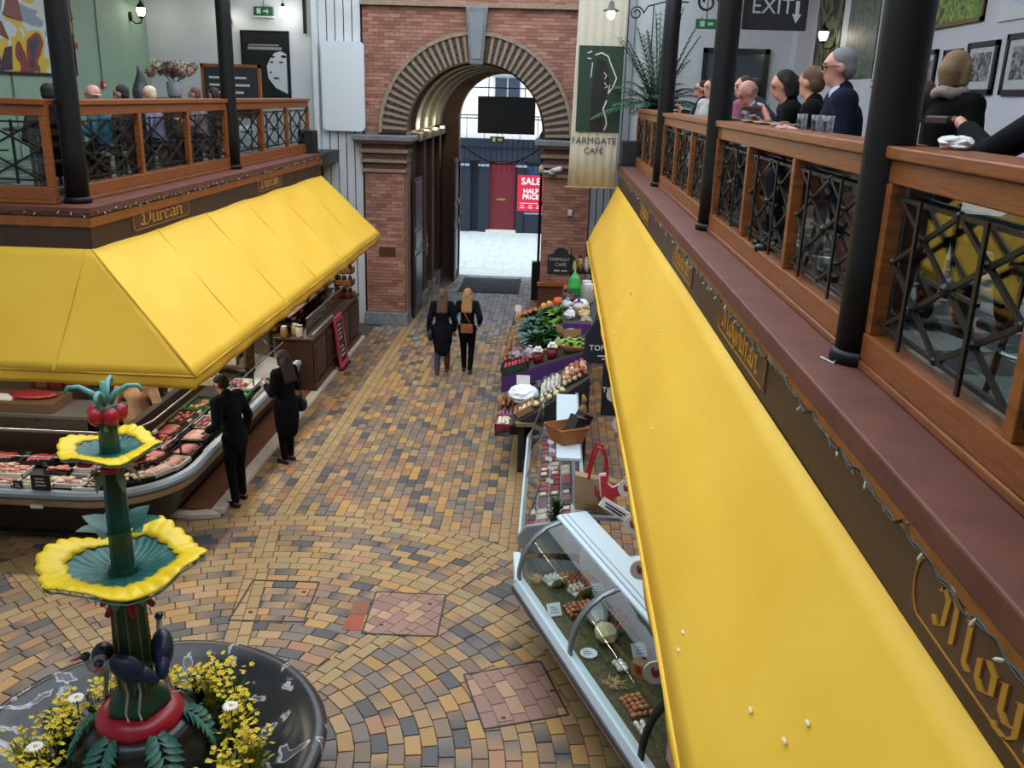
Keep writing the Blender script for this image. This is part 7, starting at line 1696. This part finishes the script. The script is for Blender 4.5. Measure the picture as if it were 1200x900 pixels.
t = thing('exit_board','large black board reading EXIT with a downward arrow','sign',(1.98,9.0,6.04)); MB().box(-.34,.24,-.02,.02,-.2,.3).build('board', mat('exit_black','#1b1c1e',.5), t, bevel=.005); text('EXIT', .185, mat('exit_grey','#b3b6b6',.6), (-.08,-.024,-.06),(1,0,0),(0,0,1), t)
MB().prism3([(.125,-.026,.05),(.16,-.026,.05),(.16,-.026,-.06),(.185,-.026,-.06),(.14,-.026,-.14),(.1,-.026,-.06),(.13,-.026,-.06)],(0,.006,0)).build('arrow', mat('exit_grey','#b3b6b6'), t)
for x in (-.25,.15): MB().tube([(x,0,.3),(x,0,2.3)],.008,5).build('hanger', M_black, t)
t = thing('mirror','black-framed wall mirror on the far white wall of the right gallery','mirror',(3.72,20.68,5.55)); MB().box(-.6,.6,-.02,0,-.6,.64).build('glass', mat('mirror_grey','#59626a',.15,metal=.6), t)
for q in ((-.7,.7,-.72,-.6),(-.7,.7,.64,.74),(-.7,-.6,-.72,.74),(.6,.7,-.72,.74)): MB().box(q[0],q[1],-.06,0,q[2],q[3]).build('frame_side', mat('frame_black','#141414'), t)
struct(MB().box(4.85,5.2,20.2,20.7,3.95,8.3).build('trim_pilaster_right', mat('lilac_white_wall','#c3c5cf')))
fb_ = mat('frame_black','#141414'); mount = mat('mount_paper','#aeb3b6',.7)
pic_x(5.2,-1,18.35,20.05,5.65,8.0,paint('tall_dark',['#15130f','#17140f','#1f1c14','#6d6a3a','#2f5a58','#8a7a2a','#191512'],1.6,2),None,'tall dark painting with a yellow-green figure on the right wall','painting')
pic_x(5.2,-1,16.25,17.9,5.66,8.0,paint('grey_green',['#3a4540','#47524b','#566b48','#5f6a66','#4a5550','#6d7a5a'],1.2,3),None,'tall grey-green landscape painting on the right wall','painting')
pic_x(5.2,-1,14.2,15.7,6.15,8.0,paint('green2',['#2b3b2c','#3c5238','#56683c','#40503a'],2,2),mat('frame_gold','#6d5226',.5),'green painting cut by the top of the frame behind the column','painting')
pic_x(5.2,-1,12.3,13.9,6.25,7.6,paint('garden',['#274a24','#3f7a2c','#6a8a2f','#a8a03a','#39623a','#2a3f2a'],3,2.5),mat('frame_gold','#6d5226'),'gold-framed garden painting at the top right','painting',fw=.05)
bw = paint('engraving',['#202224','#35383a','#6e7274','#94989a','#46494b','#2a2c2e'],6,1.5)
for i,(y0,y1,z0,z1,lab) in enumerate(((15.3,16.0,5.2,6.02,'black-framed print left of the nearest column'),(13.55,14.3,5.3,5.98,'black-framed print half hidden by the column'),(12.75,13.3,5.4,5.95,'black-framed print behind the blond woman'),(11.72,12.55,5.38,6.0,'black-framed print right of the blond woman'),(10.6,11.5,5.37,6.04,'black-framed print at the right edge'))): pic_x(5.2,-1,y0,y1,z0,z1,bw,fb_,lab,mount=mount,fw=.06)
t = thing('call_point','small red call point on the right gallery wall','fire call point',(5.2,16.05,5.56)); MB().box(-.05,0,-.07,.07,-.07,.07).build('case', mat('call_red','#c0392f'), t, bevel=.006); MB().box(-.055,-.05,-.03,.03,-.03,.03).build('window', M_white, t)
# lamps of the stalls
def striplamp(x, y0, y1, z, lab, pw, along='y', x1=None):
    t = thing('strip_lamp', lab, 'lamp', (x,y0,z)); L = (y1-y0) if along == 'y' else (x1-x)
    if along == 'y': MB().box(-.06,.06,0,L,.03,.08).build('housing', M_white, t); MB().tube([(0,.03,.012),(0,L-.03,.012)],.015,8).build('tube', emit('tube_glow','#fff3df',2.5), t)
    else: MB().box(0,L,-.06,.06,.03,.08).build('housing', M_white, t); MB().tube([(.03,0,.012),(L-.03,0,.012)],.015,8).build('tube', emit('tube_glow','#fff3df',2.5), t)
    MB().box(-.01,.01,.1,.12,.08,3.7-z).build('drop_rod', M_white, t)
    l = bpy.data.lights.new('strip_light','AREA'); l.shape = 'RECTANGLE'; l.size = .1 if along == 'y' else L; l.size_y = L if along == 'y' else .1; l.energy = pw; l.color = (1,.92,.8)
    lo = bpy.data.objects.new('strip_light', l); COL.objects.link(lo); lo.parent = t; lo.location = (0,L/2,-.015) if along == 'y' else (L/2,0,-.015)
striplamp(-5.0,10.6,14.4,2.75,'fluorescent strip lamp over the side run of the butcher\'s counter',48)
striplamp(-8.2,9.9,0,2.75,'fluorescent strip lamp over the near run of the butcher\'s counter',42,'x',-5.3)
striplamp(-5.2,15.2,18.6,2.75,'fluorescent strip lamp over the wooden counter',30)
striplamp(1.7,5.0,11.5,2.85,'fluorescent strip lamp behind the right awning over the cases',22)
striplamp(1.7,12.2,17.6,2.85,'fluorescent strip lamp behind the right awning over the vegetables',34)

w_ = struct(MB().box(5.17,5.2,10.6,11.9,6.2,7.5).build('window_1', M_white)); MB().tube([(5.15,11.25,6.95),(5.17,11.25,6.95)],.6,36).build('round_pane', mat('pale_blue_pane','#b9d3ea',.2), w_)
finish_remesh()
